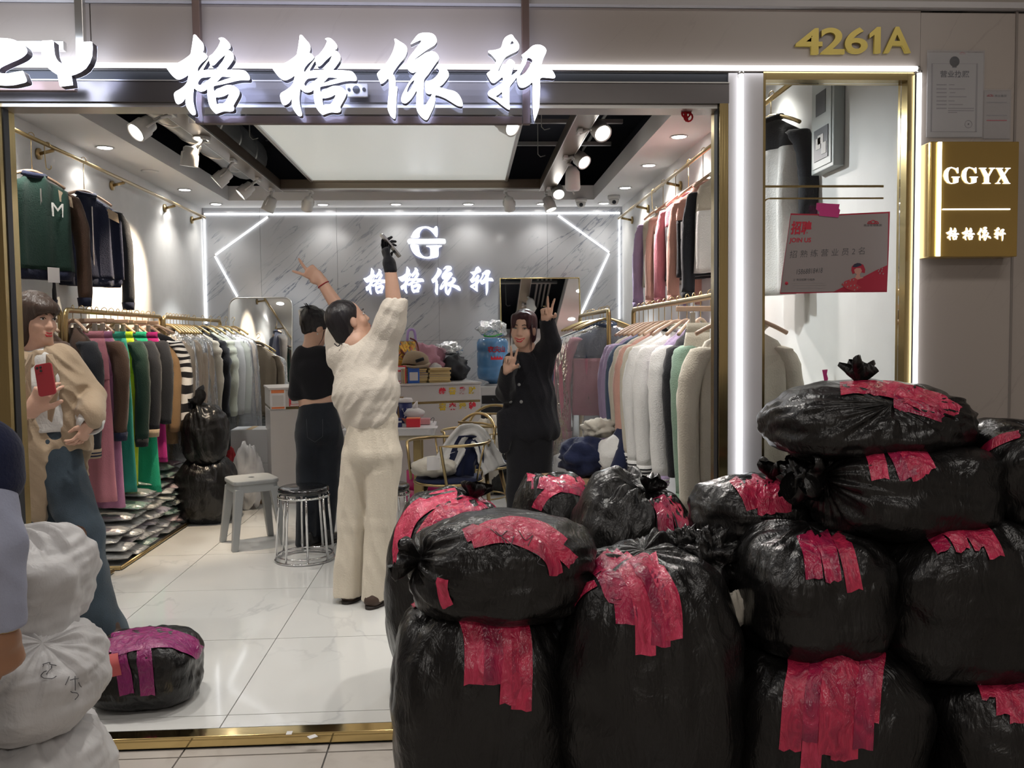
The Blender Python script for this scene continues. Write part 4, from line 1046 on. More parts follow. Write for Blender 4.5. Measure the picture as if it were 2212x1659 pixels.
for row, (txt, z) in enumerate((('恭喜发财', 0.905), ('喜来运转', 0.765))):
    for k, c in enumerate(txt):
        me = text_mesh('sticker', c, 0.062, 0.0005, bold=0.004)
        me.transform(Matrix.Translation((CL-0.36+k*0.093, -0.0008, z)) @ FACE_CAM)
        link_mesh('lucky_sticker', me, (m_rs if (k+row) % 2 == 0 else m_yel), ct)
MB().box((0.95, -0.001, 0.72), (0.03, 0.001, 0.014)).build('tape_scrap', m_ptape, ct)
MB().add([(CL-0.1, -0.001, 0.19), (CL-0.06, -0.001, 0.215), (CL-0.005, -0.001, 0.21), (CL-0.005, -0.001, 0.185), (CL-0.06, -0.001, 0.175)], [(0, 1, 2, 3, 4)]).build('green_sticker', material('green_sticker', (0.05, 0.3, 0.06), 0.5), ct)
CM = Matrix.Translation((-1.645, 7.22, 0)) @ Matrix.Rotation(ca, 4, 'Z')
def on_counter(u, v, z=0.986): return CM @ V(u, v, z)
# pay-code cards: one stuck on the front, one stuck beside it, two standing (codes left blank)
def card(name, u, w, z0, z1, v, cols, label, stand_up=False):
    e = empty(name, tuple(CM @ V(u, v, z0)), (0, 0, ca), label=label, cat='payment card')
    MB().box2((-w/2, -0.004, 0), (w/2, 0.0, z1-z0), bev=0.0015).build('card', cols[0], e)
    h = z1-z0
    MB().box2((-w*0.36, -0.0052, h*0.16), (w*0.36, -0.004, h*0.66)).build('blank_field', m_paper, e)
    MB().box2((-w*0.42, -0.0052, h*0.76), (w*0.42, -0.004, h*0.92)).build('title_band', cols[1], e)
    MB().box2((-w*0.42, -0.0052, h*0.03), (w*0.42, -0.004, h*0.12)).build('foot_band', cols[1], e)
    if stand_up:
        MB().box2((-w/2, 0.0, 0), (w/2, 0.05, 0.006)).build('foot', cols[0], e)
    return e
m_wc = material('white_card', (0.72, 0.70, 0.70), 0.4); m_rc = material('red_card', (0.60, 0.05, 0.06), 0.4); m_bc = material('blue_card', (0.03, 0.12, 0.45), 0.35); m_oc = material('orange_print', (0.75, 0.22, 0.08), 0.4)
def u_of(px, py):
    d = ray(px, py); n = CM.to_3x3() @ V(0, -1, 0); t = (V(-1.645, 7.22, 0)-CAM).dot(n)/d.dot(n)
    q = CM.inverted() @ (CAM+d*t); return q
q = u_of(600, 860); q2 = u_of(600, 882)
card('payment_card', q.x, 0.125, q.z-0.095, q.z+0.085, -0.0005, (m_wc, m_oc), 'white payment card with orange border stuck on the counter corner')
q = u_of(640, 862)
card('payment_card', q.x, 0.12, q.z-0.06, q.z+0.06, -0.0005, (m_rc, m_wc), 'red payment card on the counter behind the woman in black top')
q = u_of(866, 826)
card('payment_card', q.x, 0.12, 0.986, 1.145, 0.05, (m_rc, m_wc), 'red and white payment stand on the counter edge', True)
q = u_of(893, 826)
card('payment_card', q.x+0.015, 0.105, 0.986, 1.135, 0.05, (m_bc, m_bc), 'blue payment stand beside the red one on the counter', True)
# two stacks of yellow-edged notebooks
m_page = material('yellow_paper', (0.62, 0.47, 0.20), 0.7, bump=0.3, bscale=150, stretch=(0.05, 0.05, 6)); m_blue = material('blue_cover', (0.10, 0.13, 0.32), 0.5); m_cov = material('tan_cover', (0.55, 0.40, 0.22), 0.5)
for st, (u, v) in enumerate(((1.275, 0.14), (1.485, 0.12))):
    z = 0.986
    for k in range(7):
        th = rng.uniform(0.015, 0.022); cv = m_blue if k in ((3, 4, 5) if st == 0 else (3,)) else m_cov
        b = empty('notebook', tuple(CM @ V(u+rng.uniform(-0.008, 0.008), v+rng.uniform(-0.01, 0.01), z)), (0, 0, ca+rng.uniform(-0.05, 0.05)), group='yellow-edged notebooks on the counter', cat='notebook',
                  label=('bottom', 'second', 'third', 'fourth', 'fifth', 'sixth', 'top')[k]+' notebook of the '+('left stack on the counter, '+('blue' if cv is m_blue else 'tan')+' cover' if st == 0 else 'right stack on the counter, '+('blue' if cv is m_blue else 'tan')+' cover'))
        MB().box2((-0.098, -0.07, 0.002), (0.098, 0.07, th-0.002)).build('pages', m_page, b)
        MB().box2((-0.1, -0.072, 0), (0.1, 0.072, 0.0019)).build('cover', cv, b); MB().box2((-0.1, -0.072, th-0.0019), (0.1, 0.072, th)).build('cover', cv, b)
        z += th+0.0004
# cap, folded cloths and bags lying on the notebooks and counter
def blob(name, c, dims, mat, seed, parent=None, amp=0.12, fs=9.0, n=28, label=None, cat=None, rot=0.0, flat=0.5, group=None):
    """a soft crumpled lump with its own folds, resting on c"""
    mb = MB(); rings = []
    for i in range(n//2+1):
        th_ = PI*i/(n//2); ring = []
        for k in range(n):
            ph = 2*PI*k/n
            d = V(math.sin(th_)*math.cos(ph), math.sin(th_)*math.sin(ph), math.cos(th_))
            f = 1+amp*(nz(d, fs*0.25, seed)*1.4+0.8*abs(nz(d, fs*0.6, seed+3))+0.4*nz(d, fs*1.3, seed+5))
            q = V(d.x*dims[0]/2*f, d.y*dims[1]/2*f, d.z*dims[2]/2*f+dims[2]/2)
            q.z = max(q.z, 0.0015)
            ring.append(q)
        rings.append(ring)
    mb.loft(rings, cap=False)
    o = mb.build(name, mat, parent, loc=c, rot=(0, 0, rot))
    if label: tag(o, label, cat, group)
    return o
m_tan = fabric('tan_felt', (0.33, 0.25, 0.17)); m_pinkc = fabric('dusty_pink_knit', (0.52, 0.27, 0.34)); m_blk = fabric('black_cloth', (0.012, 0.012, 0.015)); m_whc = fabric('white_cloth', (0.70, 0.69, 0.67)); m_navy = fabric('navy_cloth', (0.015, 0.02, 0.055))
m_cream = fabric('cream_cloth', (0.62, 0.58, 0.50))
hz = 0.986+7*0.0195
cp = empty('felt_hat', tuple(on_counter(1.28, 0.15, hz+0.004)), (0, 0, ca), label='tan felt hat with a dark slot lying on the notebooks', cat='hat')
MB().lathe([(0.0, 0.14), (0.06, 0.138), (0.10, 0.115), (0.118, 0.07), (0.122, 0.0), (0.116, 0.0), (0.11, 0.06)], seg=28, M=Euler((-0.15, 0.25, 0)).to_matrix().to_4x4(), cap=False).build('crown', m_tan, cp)
MB().tube([V(-0.02, -0.125, 0.055), V(0.05, -0.118, 0.075)], [0.014, 0.016], 8).build('slot', m_blk, cp)
MB().tube([V(-0.12, -0.06, 0.012), V(-0.04, -0.135, 0.004), V(0.06, -0.13, 0.01), V(0.12, -0.06, 0.03)], 0.012, 8).build('brim', m_tan, cp)
blob('folded_cloth', on_counter(1.40, 0.40), (0.40, 0.22, 0.33), m_pinkc, 2.0, label='heap of dusty pink knitwear behind the felt hat', cat='clothes', amp=0.3, n=44)
blob('folded_cloth', on_counter(1.50, 0.36), (0.22, 0.2, 0.2), m_whc, 5.0, label='small white cloth between pink knitwear and black pouch', cat='clothes')
blob('black_pouch', on_counter(1.70, 0.33), (0.25, 0.24, 0.23), material('black_nylon', (0.012, 0.013, 0.018), 0.5), 8.0, label='black nylon pouch on the counter beside the water bottle', cat='bag', amp=0.22, n=36)
blob('clear_bag', on_counter(1.66, 0.36, 1.222), (0.24, 0.16, 0.12), film('crumpled_film', (0.97, 0.98, 0.98), 0.15, 0.1, 1.0, 26), 9.5, label='crumpled clear plastic bag lying on the black pouch', cat='plastic bag', amp=0.3)
# iridescent tote
def irid():
    if 'iridescent' in MATS: return MATS['iridescent']
    m = bpy.data.materials.new('iridescent'); m.use_nodes = True; nt = m.node_tree; b = nt.nodes['Principled BSDF']
    b.inputs['Roughness'].default_value = 0.15; b.inputs['Metallic'].default_value = 0.6
    tc = nt.nodes.new('ShaderNodeTexCoord'); n = nt.nodes.new('ShaderNodeTexNoise'); n.inputs['Scale'].default_value = 13; n.inputs['Detail'].default_value = 2; n.inputs['Distortion'].default_value = 1.5
    nt.links.new(tc.outputs['Object'], n.inputs[0])
    cr = nt.nodes.new('ShaderNodeValToRGB'); el = cr.color_ramp.elements
    el[0].position = 0.3; el[0].color = (0.05, 0.35, 0.28, 1); el[1].position = 0.72; el[1].color = (0.10, 0.09, 0.35, 1)
    for pos, c in ((0.42, (0.75, 0.35, 0.05, 1)), (0.5, (0.75, 0.55, 0.10, 1)), (0.56, (0.55, 0.10, 0.05, 1)), (0.63, (0.08, 0.3, 0.45, 1))):
        x = el.new(pos); x.color = c
    nt.links.new(n.outputs[0], cr.inputs[0]); nt.links.new(cr.outputs[0], b.inputs['Base Color'])
    bp = nt.nodes.new('ShaderNodeBump'); bp.inputs['Strength'].default_value = 0.9; bp.inputs['Distance'].default_value = 0.03
    nt.links.new(n.outputs[0], bp.inputs['Height']); nt.links.new(bp.outputs[0], b.inputs['Normal'])
    MATS['iridescent'] = m; return m
ib = empty('tote_bag', tuple(on_counter(u_of(878, 815).x, 0.27)), (0, 0, ca), label='shiny iridescent tote bag with brown handle on the counter', cat='bag')
rings = []
for i in range(9):
    t = i/8; w, d = 0.17-0.02*t, 0.08-0.05*t
    rings.append([V(math.copysign(abs(math.cos(a))**0.5, math.cos(a))*w*(1+0.06*nz((math.cos(a), t*3, 1), 3)), math.copysign(abs(math.sin(a))**0.5, math.sin(a))*d+0.02*nz((a, t*4, 2), 2), 0.002+0.37*t) for a in [2*PI*k/28 for k in range(28)]])
MB().loft(rings).build('body', irid(), ib)
MB().tube(smooth_path([(0.0, -0.055, 0.30), (0.06, -0.085, 0.22), (0.11, -0.09, 0.14), (0.16, -0.085, 0.22), (0.15, -0.05, 0.36), (0.09, -0.05, 0.40)]), 0.008, 8).build('handle', material('brown_leather', (0.16, 0.03, 0.02), 0.5), ib)
MB().tube(smooth_path([(0.08, 0.02, 0.36), (0.09, 0.02, 0.46), (0.12, 0.02, 0.48), (0.15, 0.02, 0.46), (0.16, 0.02, 0.36)]), 0.012, 8).build('strap', material('lilac_strap', (0.42, 0.30, 0.62), 0.5), ib)
tk = empty('tape_roll', tuple(on_counter(1.0, 0.11)), label='small grey tape roll on the counter below the tote bag', cat='tape roll')
MB().lathe([(0.025, 0), (0.045, 0), (0.045, 0.03), (0.025, 0.03), (0.025, 0)], seg=20, cap=False).build('roll', m_grey, tk)
for k, (u, m, l) in enumerate(((1.135, m_bc, 'thin blue notebook leaning beside the stacks'), (1.155, m_cov, 'tan notebook leaning beside the stacks'))):
    e = empty('leaning_notebook', tuple(on_counter(u, 0.1)), (0, 0, ca), label=l, cat='notebook')
    MB().box2((-0.006, -0.06, 0), (0.006, 0.06, 0.13)).build('pages', m_page, e); MB().box2((0.0062, -0.061, 0), (0.008, 0.061, 0.132)).build('cover', m, e); MB().box2((-0.008, -0.061, 0), (-0.0062, 0.061, 0.132)).build('cover', m, e)

# =================================================================== water dispenser behind the counter
wd = empty('water_dispenser', (0.27, 8.35, 0.0), label='grey and black floor water dispenser right of the counter', cat='water dispenser')
m_bp = material('black_gloss_plastic', (0.02, 0.02, 0.022), 0.25); m_sil = material('silver_plastic', (0.55, 0.54, 0.53), 0.35, 0.3)
MB().box2((-0.16, -0.15, 0.0), (0.16, 0.17, 0.72), bev=0.01).build('lower_cabinet', m_bp, wd)
MB().box2((-0.165, -0.16, 0.72), (0.165, 0.17, 0.92), bev=0.01).build('head', m_sil, wd)
MB().box2((-0.13, -0.164, 0.75), (0.13, -0.1605, 0.83)).build('control_panel', m_bp, wd)
for dx in (-0.03, 0.03): MB().tube([V(dx, -0.164, 0.79), V(dx, -0.172, 0.79)], 0.012, 10).build('button', m_dark, wd)
MB().lathe([(0.0, 0.921), (0.10, 0.921), (0.09, 0.935), (0.0, 0.935)], seg=20).build('collar', m_wc, wd)
wb_ = empty('water_bottle', (0.255, 8.35, 0.936), label='large blue water bottle on the dispenser', cat='water bottle')
m_wb = material('blue_bottle_plastic', (0.10, 0.26, 0.50), 0.12, 0, 0.5, coat=0.5, var=0.3, vscale=6)
MB().lathe([(0.0, 0.0), (0.04, 0.0), (0.05, 0.02), (0.145, 0.05), (0.155, 0.09), (0.155, 0.15), (0.148, 0.165), (0.155, 0.18), (0.155, 0.30), (0.148, 0.315), (0.155, 0.33), (0.155, 0.40), (0.14, 0.435), (0.1, 0.445), (0.0, 0.44)], seg=36).build('bottle', m_wb, wb_)
def wrap_text(body, R, z, size, a0, mat, parent, name):
    me = text_mesh(name, body, size, 0.0005, bold=0.002)
    for v in me.vertices:
        a = a0+v.co.x/R; v.co = V(R*math.sin(a), -R*math.cos(a), z+v.co.y)
    return link_mesh(name, me, mat, parent)
wrap_text('农夫山', 0.1563, 0.33, 0.062, 0.25, m_rs, wb_, 'printed_name')
mb = MB()
for i in range(14):
    a = -0.15+i*0.055
    mb.add([(0.1565*math.sin(x), -0.1565*math.cos(x), z) for x, z in ((a, 0.235), (a+0.055, 0.235), (a+0.055, 0.262+0.012*math.sin(i*1.9+1.9)), (a, 0.262+0.012*math.sin(i*1.9)))], [(0, 1, 2, 3)])
mb.build('printed_hills', m_rs, wb_)
blob('clear_bag', (0.25, 8.35, 1.384), (0.26, 0.2, 0.17), MATS['crumpled_film'], 4.5, label='crumpled clear plastic bag with green tie on the water bottle', cat='plastic bag', amp=0.3)
tag(MB().tube(smooth_path([(0.17, 8.27, 1.40), (0.22, 8.24, 1.395), (0.28, 8.25, 1.40), (0.34, 8.29, 1.42)]), 0.008, 6).build('plastic_tie', material('green_plastic', (0.06, 0.42, 0.08), 0.4)), 'green plastic tie on the water bottle', 'tie')

# =================================================================== table, cups, boxes
TY = 6.42
tb = empty('side_table', (-0.57, TY, 0.0), label='small white table with gold legs behind the woman in white', cat='table')
P = rounded_rect(0.66, 0.6, 0.05)
MB().prism(P, 0.69, 0.735).build('table_top', material('white_table_top', (0.70, 0.69, 0.70), 0.3), tb)
MB().prism([(x*0.93, y*0.93) for x, y in P], 0.655, 0.6895).build('apron', material('pale_gold_paint', (0.55, 0.48, 0.34), 0.4), tb)
for sx in (-1, 1):
    for sy in (-1, 1): MB().box((sx*0.20, sy*0.16, 0.33), (0.055, 0.055, 0.652), bev=0.004).build('leg', material('gold_paint', (0.42, 0.32, 0.15), 0.4, 0.5), tb)
TT = 0.736
def cup(name, loc, label, body, scale=1.0):
    e = empty(name, loc, label=label, cat='paper cup')
    MB().lathe([(0.0, 0.0), (0.030, 0.0), (0.040, 0.12), (0.0, 0.12)], seg=24).build('sleeve', body, e)
    MB().lathe([(0.0425, 0.118), (0.0435, 0.122), (0.042, 0.13), (0.038, 0.142), (0.034, 0.142), (0.0, 0.140)], seg=24).build('lid', m_wc, e)
    mb = MB()
    for s in (-1, 1):
        mb.tube([V(0.0+s*0.004, -0.0365, 0.06), V(s*0.012, -0.0375, 0.075), V(s*0.011, -0.039, 0.088)], 0.0015, 4)
        mb.tube([V(s*0.012, -0.0375, 0.075), V(s*0.018, -0.0355, 0.083)], 0.0012, 4)
    mb.tube([V(0, -0.0365, 0.062), V(0, -0.0355, 0.045), V(-0.004, -0.035, 0.035)], 0.003, 5)
    mb.build('printed_deer', m_wc, e)
    e.scale = (scale,)*3
    return e
m_cb = material('deep_blue_paper', (0.015, 0.025, 0.13), 0.5)
p = at_z(875, 925, TT)
cup('coffee_cup', (at_y(876, 900, TY+0.16).x, TY+0.16, TT), 'blue paper coffee cup with white lid on the table', m_cb, 1.35)
cup('coffee_cup', (at_y(846, 915, TY+0.02).x, TY+0.02, TT), 'second blue paper cup half hidden behind the woman in white', m_cb, 1.2)
def at_tab(px, Y): return at_y(px, 900, Y).x
rb = empty('red_box', (at_tab(893, TY-0.15), TY-0.15, TT), label='small red and orange open carton on the table', cat='box')
MB().box2((-0.05, -0.045, 0.0), (0.05, 0.045, 0.062), bev=0.003).build('carton', material('red_carton', (0.65, 0.03, 0.05), 0.4), rb)
MB().box((-0.0, 0, 0.064), (0.1, 0.085, 0.004)).build('orange_flap', material('orange_carton', (0.8, 0.18, 0.04), 0.4), rb)
MB().add([(-0.05, -0.046, 0.062), (-0.085, -0.03, 0.07), (-0.085, 0.03, 0.055), (-0.05, 0.045, 0.0)], [(0, 1, 2, 3)]).build('orange_flap', MATS['orange_carton'], rb)
bb = empty('blue_box', (at_tab(862, TY-0.14), TY-0.14, TT), label='narrow dark blue carton left of the red box', cat='box')
MB().box2((-0.025, -0.03, 0.0), (0.02, 0.03, 0.062), bev=0.002).build('carton', m_cb, bb); MB().box((-0.002, -0.0305, 0.04), (0.046, 0.001, 0.012)).build('white_band', m_wc, bb)
ps = empty('paper_sheet', (at_tab(885, TY-0.2), TY-0.2, TT), label='sheet of white paper sticking over the table edge', cat='paper')
MB().box2((-0.16, -0.08, 0.0002), (0.20, 0.09, 0.0018)).build('sheet', m_wc, ps)
for o in (rb, bb): o.location.z = TT+0.0022
cb2 = empty('paper_bag', (at_tab(858, TY+0.2), TY+0.2, TT), label='brown paper bag behind the cups on the table', cat='bag')
MB().box2((-0.05, -0.03, 0), (0.05, 0.03, 0.18), bev=0.004).build('bag_body', material('kraft_paper', (0.36, 0.23, 0.12), 0.8), cb2)
MB().box2((-0.05, -0.02, 0.18), (0.05, 0.02, 0.2)).build('folded_top', MATS['kraft_paper'], cb2)
tb2 = empty('pink_box', (at_tab(900, TY+0.02), TY+0.04, TT), label='flat pink box with cord under the tissue pack', cat='box')
MB().box2((-0.08, -0.05, 0.0022), (0.1, 0.05, 0.045), bev=0.004).build('box_body', material('pink_plastic', (0.62, 0.28, 0.30), 0.4), tb2)
MB().tube(smooth_path([(0.1, 0, 0.03), (0.12, -0.02, 0.05), (0.13, 0, 0.04), (0.12, 0.02, 0.01)]), 0.002, 5).build('cord', m_dark, tb2)
ti = blob('tissue_pack', (at_tab(895, TY+0.02), TY+0.03, TT+0.0465), (0.15, 0.09, 0.08), m_wc, 3.3, label='soft tissue pack with a pulled tissue on the pink box', cat='tissue pack', amp=0.1)
MB().tube([V(0.0, 0, 0.06), V(0.01, 0, 0.1), V(0.025, 0.0, 0.13)], [0.025, 0.018, 0.004], 8).build('pulled_tissue', m_wc, ti)

# =================================================================== stools
def round_stool(loc, label, H=0.46):
    e = empty('round_stool', loc, label=label, cat='stool', group='chrome round stools')
    MB().lathe([(0.0, H-0.035), (0.150, H-0.035), (0.158, H-0.02), (0.155, H-0.004), (0.14, H+0.004), (0.0, H+0.008)], seg=36).build('seat', material('black_vinyl', (0.012, 0.012, 0.014), 0.18, coat=0.6), e)
    MB().tube([V(0.155*math.cos(a), 0.155*math.sin(a), H-0.055) for a in [2*PI*k/36 for k in range(36)]], 0.008, 8, closed=True).build('seat_ring', m_chrome, e)
    for k in range(8):
        a = 2*PI*(k+0.35)/8; c, s = math.cos(a), math.sin(a)
        MB().tube([V(c*0.15, s*0.15, H-0.04), V(c*0.155, s*0.155, H-0.12), V(c*0.178, s*0.178, 0.01)], 0.0075, 8).build('leg', m_chrome, e)
    for z, r in ((0.009, 0.182), (0.035, 0.172)):
        MB().tube([V(r*math.cos(a), r*math.sin(a), z) for a in [2*PI*k/40 for k in range(40)]], 0.0065, 8, closed=True).build('base_ring', m_chrome, e)
    return e
round_stool((-1.035, 5.40, 0.0), 'black and chrome round stool in front of the woman in black top')
round_stool((-0.53, 5.42, 0.0), 'black and chrome round stool partly behind the woman in white')
gs = empty('plastic_stool', (-1.47, 5.86, 0.0), (0, 0, 0.5), label='grey plastic stool with four tapered legs', cat='stool')
m_gp = material('grey_plastic', (0.30, 0.31, 0.31), 0.45)
MB().prism(rounded_rect(0.31, 0.31, 0.06), 0.425, 0.455).build('seat', m_gp, gs, bevel=0.008)
MB().lathe([(0.0, 0.4555), (0.02, 0.4555)], seg=14, cap=False).build('grip_hole', m_dark, gs)
MB().prism(rounded_rect(0.29, 0.29, 0.05), 0.375, 0.4245).build('apron', m_gp, gs)
for sx in (-1, 1):
    for sy in (-1, 1):
        t_, b_ = 0.03, 0.02
        q = [V(sx*0.115+ax*t_, sy*0.115+ay*t_, 0.40) for ax, ay in ((-1, -1), (1, -1), (1, 1), (-1, 1))]
        w = [V(sx*0.165+ax*b_, sy*0.165+ay*b_, 0.0) for ax, ay in ((-1, -1), (1, -1), (1, 1), (-1, 1))]
        MB().add(w+q, [(3, 2, 1, 0), (4, 5, 6, 7), (0, 1, 5, 4), (1, 2, 6, 5), (2, 3, 7, 6), (3, 0, 4, 7)]).build('leg', m_gp, gs, bevel=0.005)

# =================================================================== gold wire armchairs
def wire_chair(loc, rz, label):
    e = empty('wire_armchair', loc, (0, 0, rz), label=label, cat='chair', group='gold wire armchairs')
    m = m_brass; S = 0.44
    MB().lathe([(0.0, S-0.02), (0.20, S-0.02), (0.225, S-0.005), (0.22, S+0.012), (0.0, S+0.018)], seg=30).build('seat', m_navy, e)
    MB().tube([V(0.232*math.cos(a), 0.232*math.sin(a), S-0.012) for a in [2*PI*k/30 for k in range(30)]], 0.009, 8, closed=True).build('seat_ring', m, e)
    # horseshoe arm rail + taller back loop (front of the chair is -Y)
    rail = [V(0.29*math.cos(a), 0.27*math.sin(a), 0.69) for a in [math.radians(-50+d) for d in range(0, 281, 14)]]
    MB().tube([V(0.20, -0.17, S-0.01)]+rail+[V(-0.20, -0.17, S-0.01)], 0.0105, 8).build('arm_rail', m, e)
    back = [V(0.21*math.cos(a), 0.20+0.06*math.sin(a)+0.02, 0.70+0.16*math.sin(a)) for a in [PI*k/14 for k in range(15)]]
    MB().tube(back, 0.0105, 8).build('back_loop', m, e)
    MB().tube([V(0.19, 0.235, 0.79), V(0, 0.30, 0.79), V(-0.19, 0.235, 0.79)], 0.008, 8).build('back_rail', m, e)
    for a in (20, 55, 90, 125, 160):
        ca_, sa_ = math.cos(math.radians(a)), math.sin(math.radians(a))
        MB().tube([V(0.215*ca_, 0.215*sa_, S-0.01), V(0.287*ca_, 0.267*sa_, 0.69)], 0.0065, 6).build('spindle', m, e)
    for a in (45, 135, 225, 315):
        ca_, sa_ = math.cos(math.radians(a)), math.sin(math.radians(a))
        MB().tube([V(0.15*ca_, 0.15*sa_, S-0.02), V(0.25*ca_, 0.25*sa_, 0.0)], [0.017, 0.012], 8).build('leg', m, e)
    MB().tube([V(0.19*math.cos(a), 0.19*math.sin(a), 0.2) for a in [2*PI*k/24 for k in range(24)]], 0.006, 6, closed=True).build('stretcher_ring', m, e)
    return e
wire_chair((-0.13, 5.74, 0.0), -0.9, 'gold wire armchair with navy seat and white garment over its back')
wire_chair((0.09, 6.38, 0.0), -0.5, 'gold wire armchair farther back, close to the counter')
# garments on the near chair
sc = empty('scarf', (0.01, 5.84, 0.69), label='white and navy garment draped over the back of the near gold chair', cat='clothes')
def drape(mb, path, w, seed, n=10):
    rows = []
    for i, (p, wd_) in enumerate(zip(path, w)):
        t = Vector(path[min(i+1, len(path)-1)])-Vector(path[max(i-1, 0)]); t.normalize()
        sd = t.cross(V(0.3, -0.9, 0.2)).normalized()
        rows.append([Vector(p)+sd*(wd_*(k/n-0.5))+V(0, -0.02, 0)*math.sin(k*1.4+seed)+V(0, 0.01*math.sin(i*0.8+k), 0) for k in range(n+1)])
    mb.grid(rows)
for nm, pts, ws, m in (('white_panel', [(-0.17, -0.16, -0.16), (-0.08, -0.12, -0.02), (0.0, -0.08, 0.045), (0.07, -0.1, 0.02), (0.13, -0.13, -0.10), (0.17, -0.14, -0.19)], [0.16, 0.16, 0.14, 0.14, 0.17, 0.2], m_whc),
                       ('navy_panel', [(-0.07, -0.13, -0.24), (-0.05, -0.12, -0.12), (0.02, -0.1, 0.0), (0.07, -0.12, -0.06), (0.06, -0.15, -0.16)], [0.2, 0.18, 0.08, 0.05, 0.05], m_navy)):
    mb = MB(); drape(mb, smooth_path(pts, 4), [ws[min(int(i/4), len(ws)-1)] for i in range(len(smooth_path(pts, 4)))], 1.0)
    o = mb.build(nm, m, sc); sm = o.modifiers.new('solid', 'SOLIDIFY'); sm.thickness = 0.006
cs = empty('folded_garment', (-0.225, 5.68, 0.462), label='cream garment with a white hang tag lying on the near gold chair', cat='clothes')
blob('cloth', (0, 0, 0), (0.3, 0.26, 0.13), m_cream, 6.2, cs, 0.15)
MB().box((0.0, -0.14, 0.11), (0.085, 0.002, 0.09), rz=0.2).build('hang_tag', m_wc, cs)
MB().tube(smooth_path([(0.03, -0.14, 0.14), (0.08, -0.12, 0.16), (0.14, -0.05, 0.17)]), 0.0015, 4).build('tag_string', m_wc, cs)
# rolls of pink tape on the floor beside the counter
for k, (x, y, z, l) in enumerate(((-0.37, 7.05, 0.0, 'large magenta tape roll standing lowest beside the counter'), (-0.36, 7.06, 0.15, 'magenta tape roll on top of the other, beside the counter'))):
    e = empty('tape_roll', (x, y, z), label=l, cat='tape roll', group='magenta tape rolls')
    MB().lathe([(0.06, 0.0), (0.15, 0.0), (0.15, 0.148), (0.06, 0.148), (0.06, 0.0)], seg=32, cap=False).build('roll', material('magenta_tape', (0.45, 0.02, 0.14), 0.25), e)
    MB().lathe([(0.052, 0.001), (0.06, 0.001), (0.06, 0.147), (0.052, 0.147), (0.052, 0.001)], seg=32, cap=False).build('core', material('cardboard_core', (0.5, 0.38, 0.24), 0.8), e)
# =================================================================== bin bags
def plastic(name, base, rough, s1, s2, str1=0.5, spec=0.5, var=None):
    if name in MATS: return MATS[name]
    m = bpy.data.materials.new(name); m.use_nodes = True; nt = m.node_tree; b = nt.nodes['Principled BSDF']
    b.inputs['Base Color'].default_value = (*base, 1); b.inputs['Roughness'].default_value = rough; b.inputs['Specular IOR Level'].default_value = spec
    tc = nt.nodes.new('ShaderNodeTexCoord')
    n1 = nt.nodes.new('ShaderNodeTexNoise'); n1.inputs['Scale'].default_value = s1; n1.inputs['Detail'].default_value = 5; n1.inputs['Distortion'].default_value = 1.2
    mp = nt.nodes.new('ShaderNodeMapping'); mp.inputs['Scale'].default_value = (1, 1, 0.45); mp.inputs['Rotation'].default_value = (0.4, 0.5, 0)
    nt.links.new(tc.outputs['Object'], mp.inputs[0]); nt.links.new(mp.outputs[0], n1.inputs[0])
    n2 = nt.nodes.new('ShaderNodeTexNoise'); n2.inputs['Scale'].default_value = s2; n2.inputs['Detail'].default_value = 3; n2.inputs['Distortion'].default_value = 2.0
    nt.links.new(mp.outputs[0], n2.inputs[0])
    b1 = nt.nodes.new('ShaderNodeBump'); b1.inputs['Strength'].default_value = str1; b1.inputs['Distance'].default_value = 0.03; nt.links.new(n1.outputs[0], b1.inputs['Height'])
    b2 = nt.nodes.new('ShaderNodeBump'); b2.inputs['Strength'].default_value = str1*0.6; b2.inputs['Distance'].default_value = 0.008; nt.links.new(n2.outputs[0], b2.inputs['Height']); nt.links.new(b1.outputs[0], b2.inputs['Normal'])
    nt.links.new(b2.outputs[0], b.inputs['Normal'])
    if var:
        mx = nt.nodes.new('ShaderNodeMix'); mx.data_type = 'RGBA'; mx.inputs[6].default_value = (*base, 1); mx.inputs[7].default_value = (*var, 1)
        rp = nt.nodes.new('ShaderNodeMapRange'); rp.inputs[1].default_value = 0.4; rp.inputs[2].default_value = 0.62
        nt.links.new(n1.outputs[0], rp.inputs[0]); nt.links.new(rp.outputs[0], mx.inputs[0]); nt.links.new(mx.outputs[2], b.inputs['Base Color'])
    MATS[name] = m; return m
m_bag = plastic('black_bag_plastic', (0.007, 0.0065, 0.0065), 0.29, 9, 38, 0.5, 0.5)
m_wbag = plastic('white_bag_plastic', (0.60, 0.59, 0.59), 0.42, 6, 30, 0.4, 0.4)
m_tape = plastic('crimson_tape', (0.62, 0.03, 0.09), 0.22, 26, 60, 0.5, 0.7, (0.36, 0.015, 0.06))
m_tapeb = plastic('crimson_tape_light', (0.72, 0.05, 0.13), 0.2, 26, 60, 0.5, 0.7, (0.48, 0.02, 0.07))
m_tapec = plastic('crimson_tape_deep', (0.50, 0.02, 0.085), 0.2, 22, 60, 0.5, 0.7, (0.27, 0.012, 0.06))
m_tape2 = plastic('purple_tape', (0.29, 0.018, 0.14), 0.22, 26, 60, 0.5, 0.7, (0.22, 0.01, 0.12))

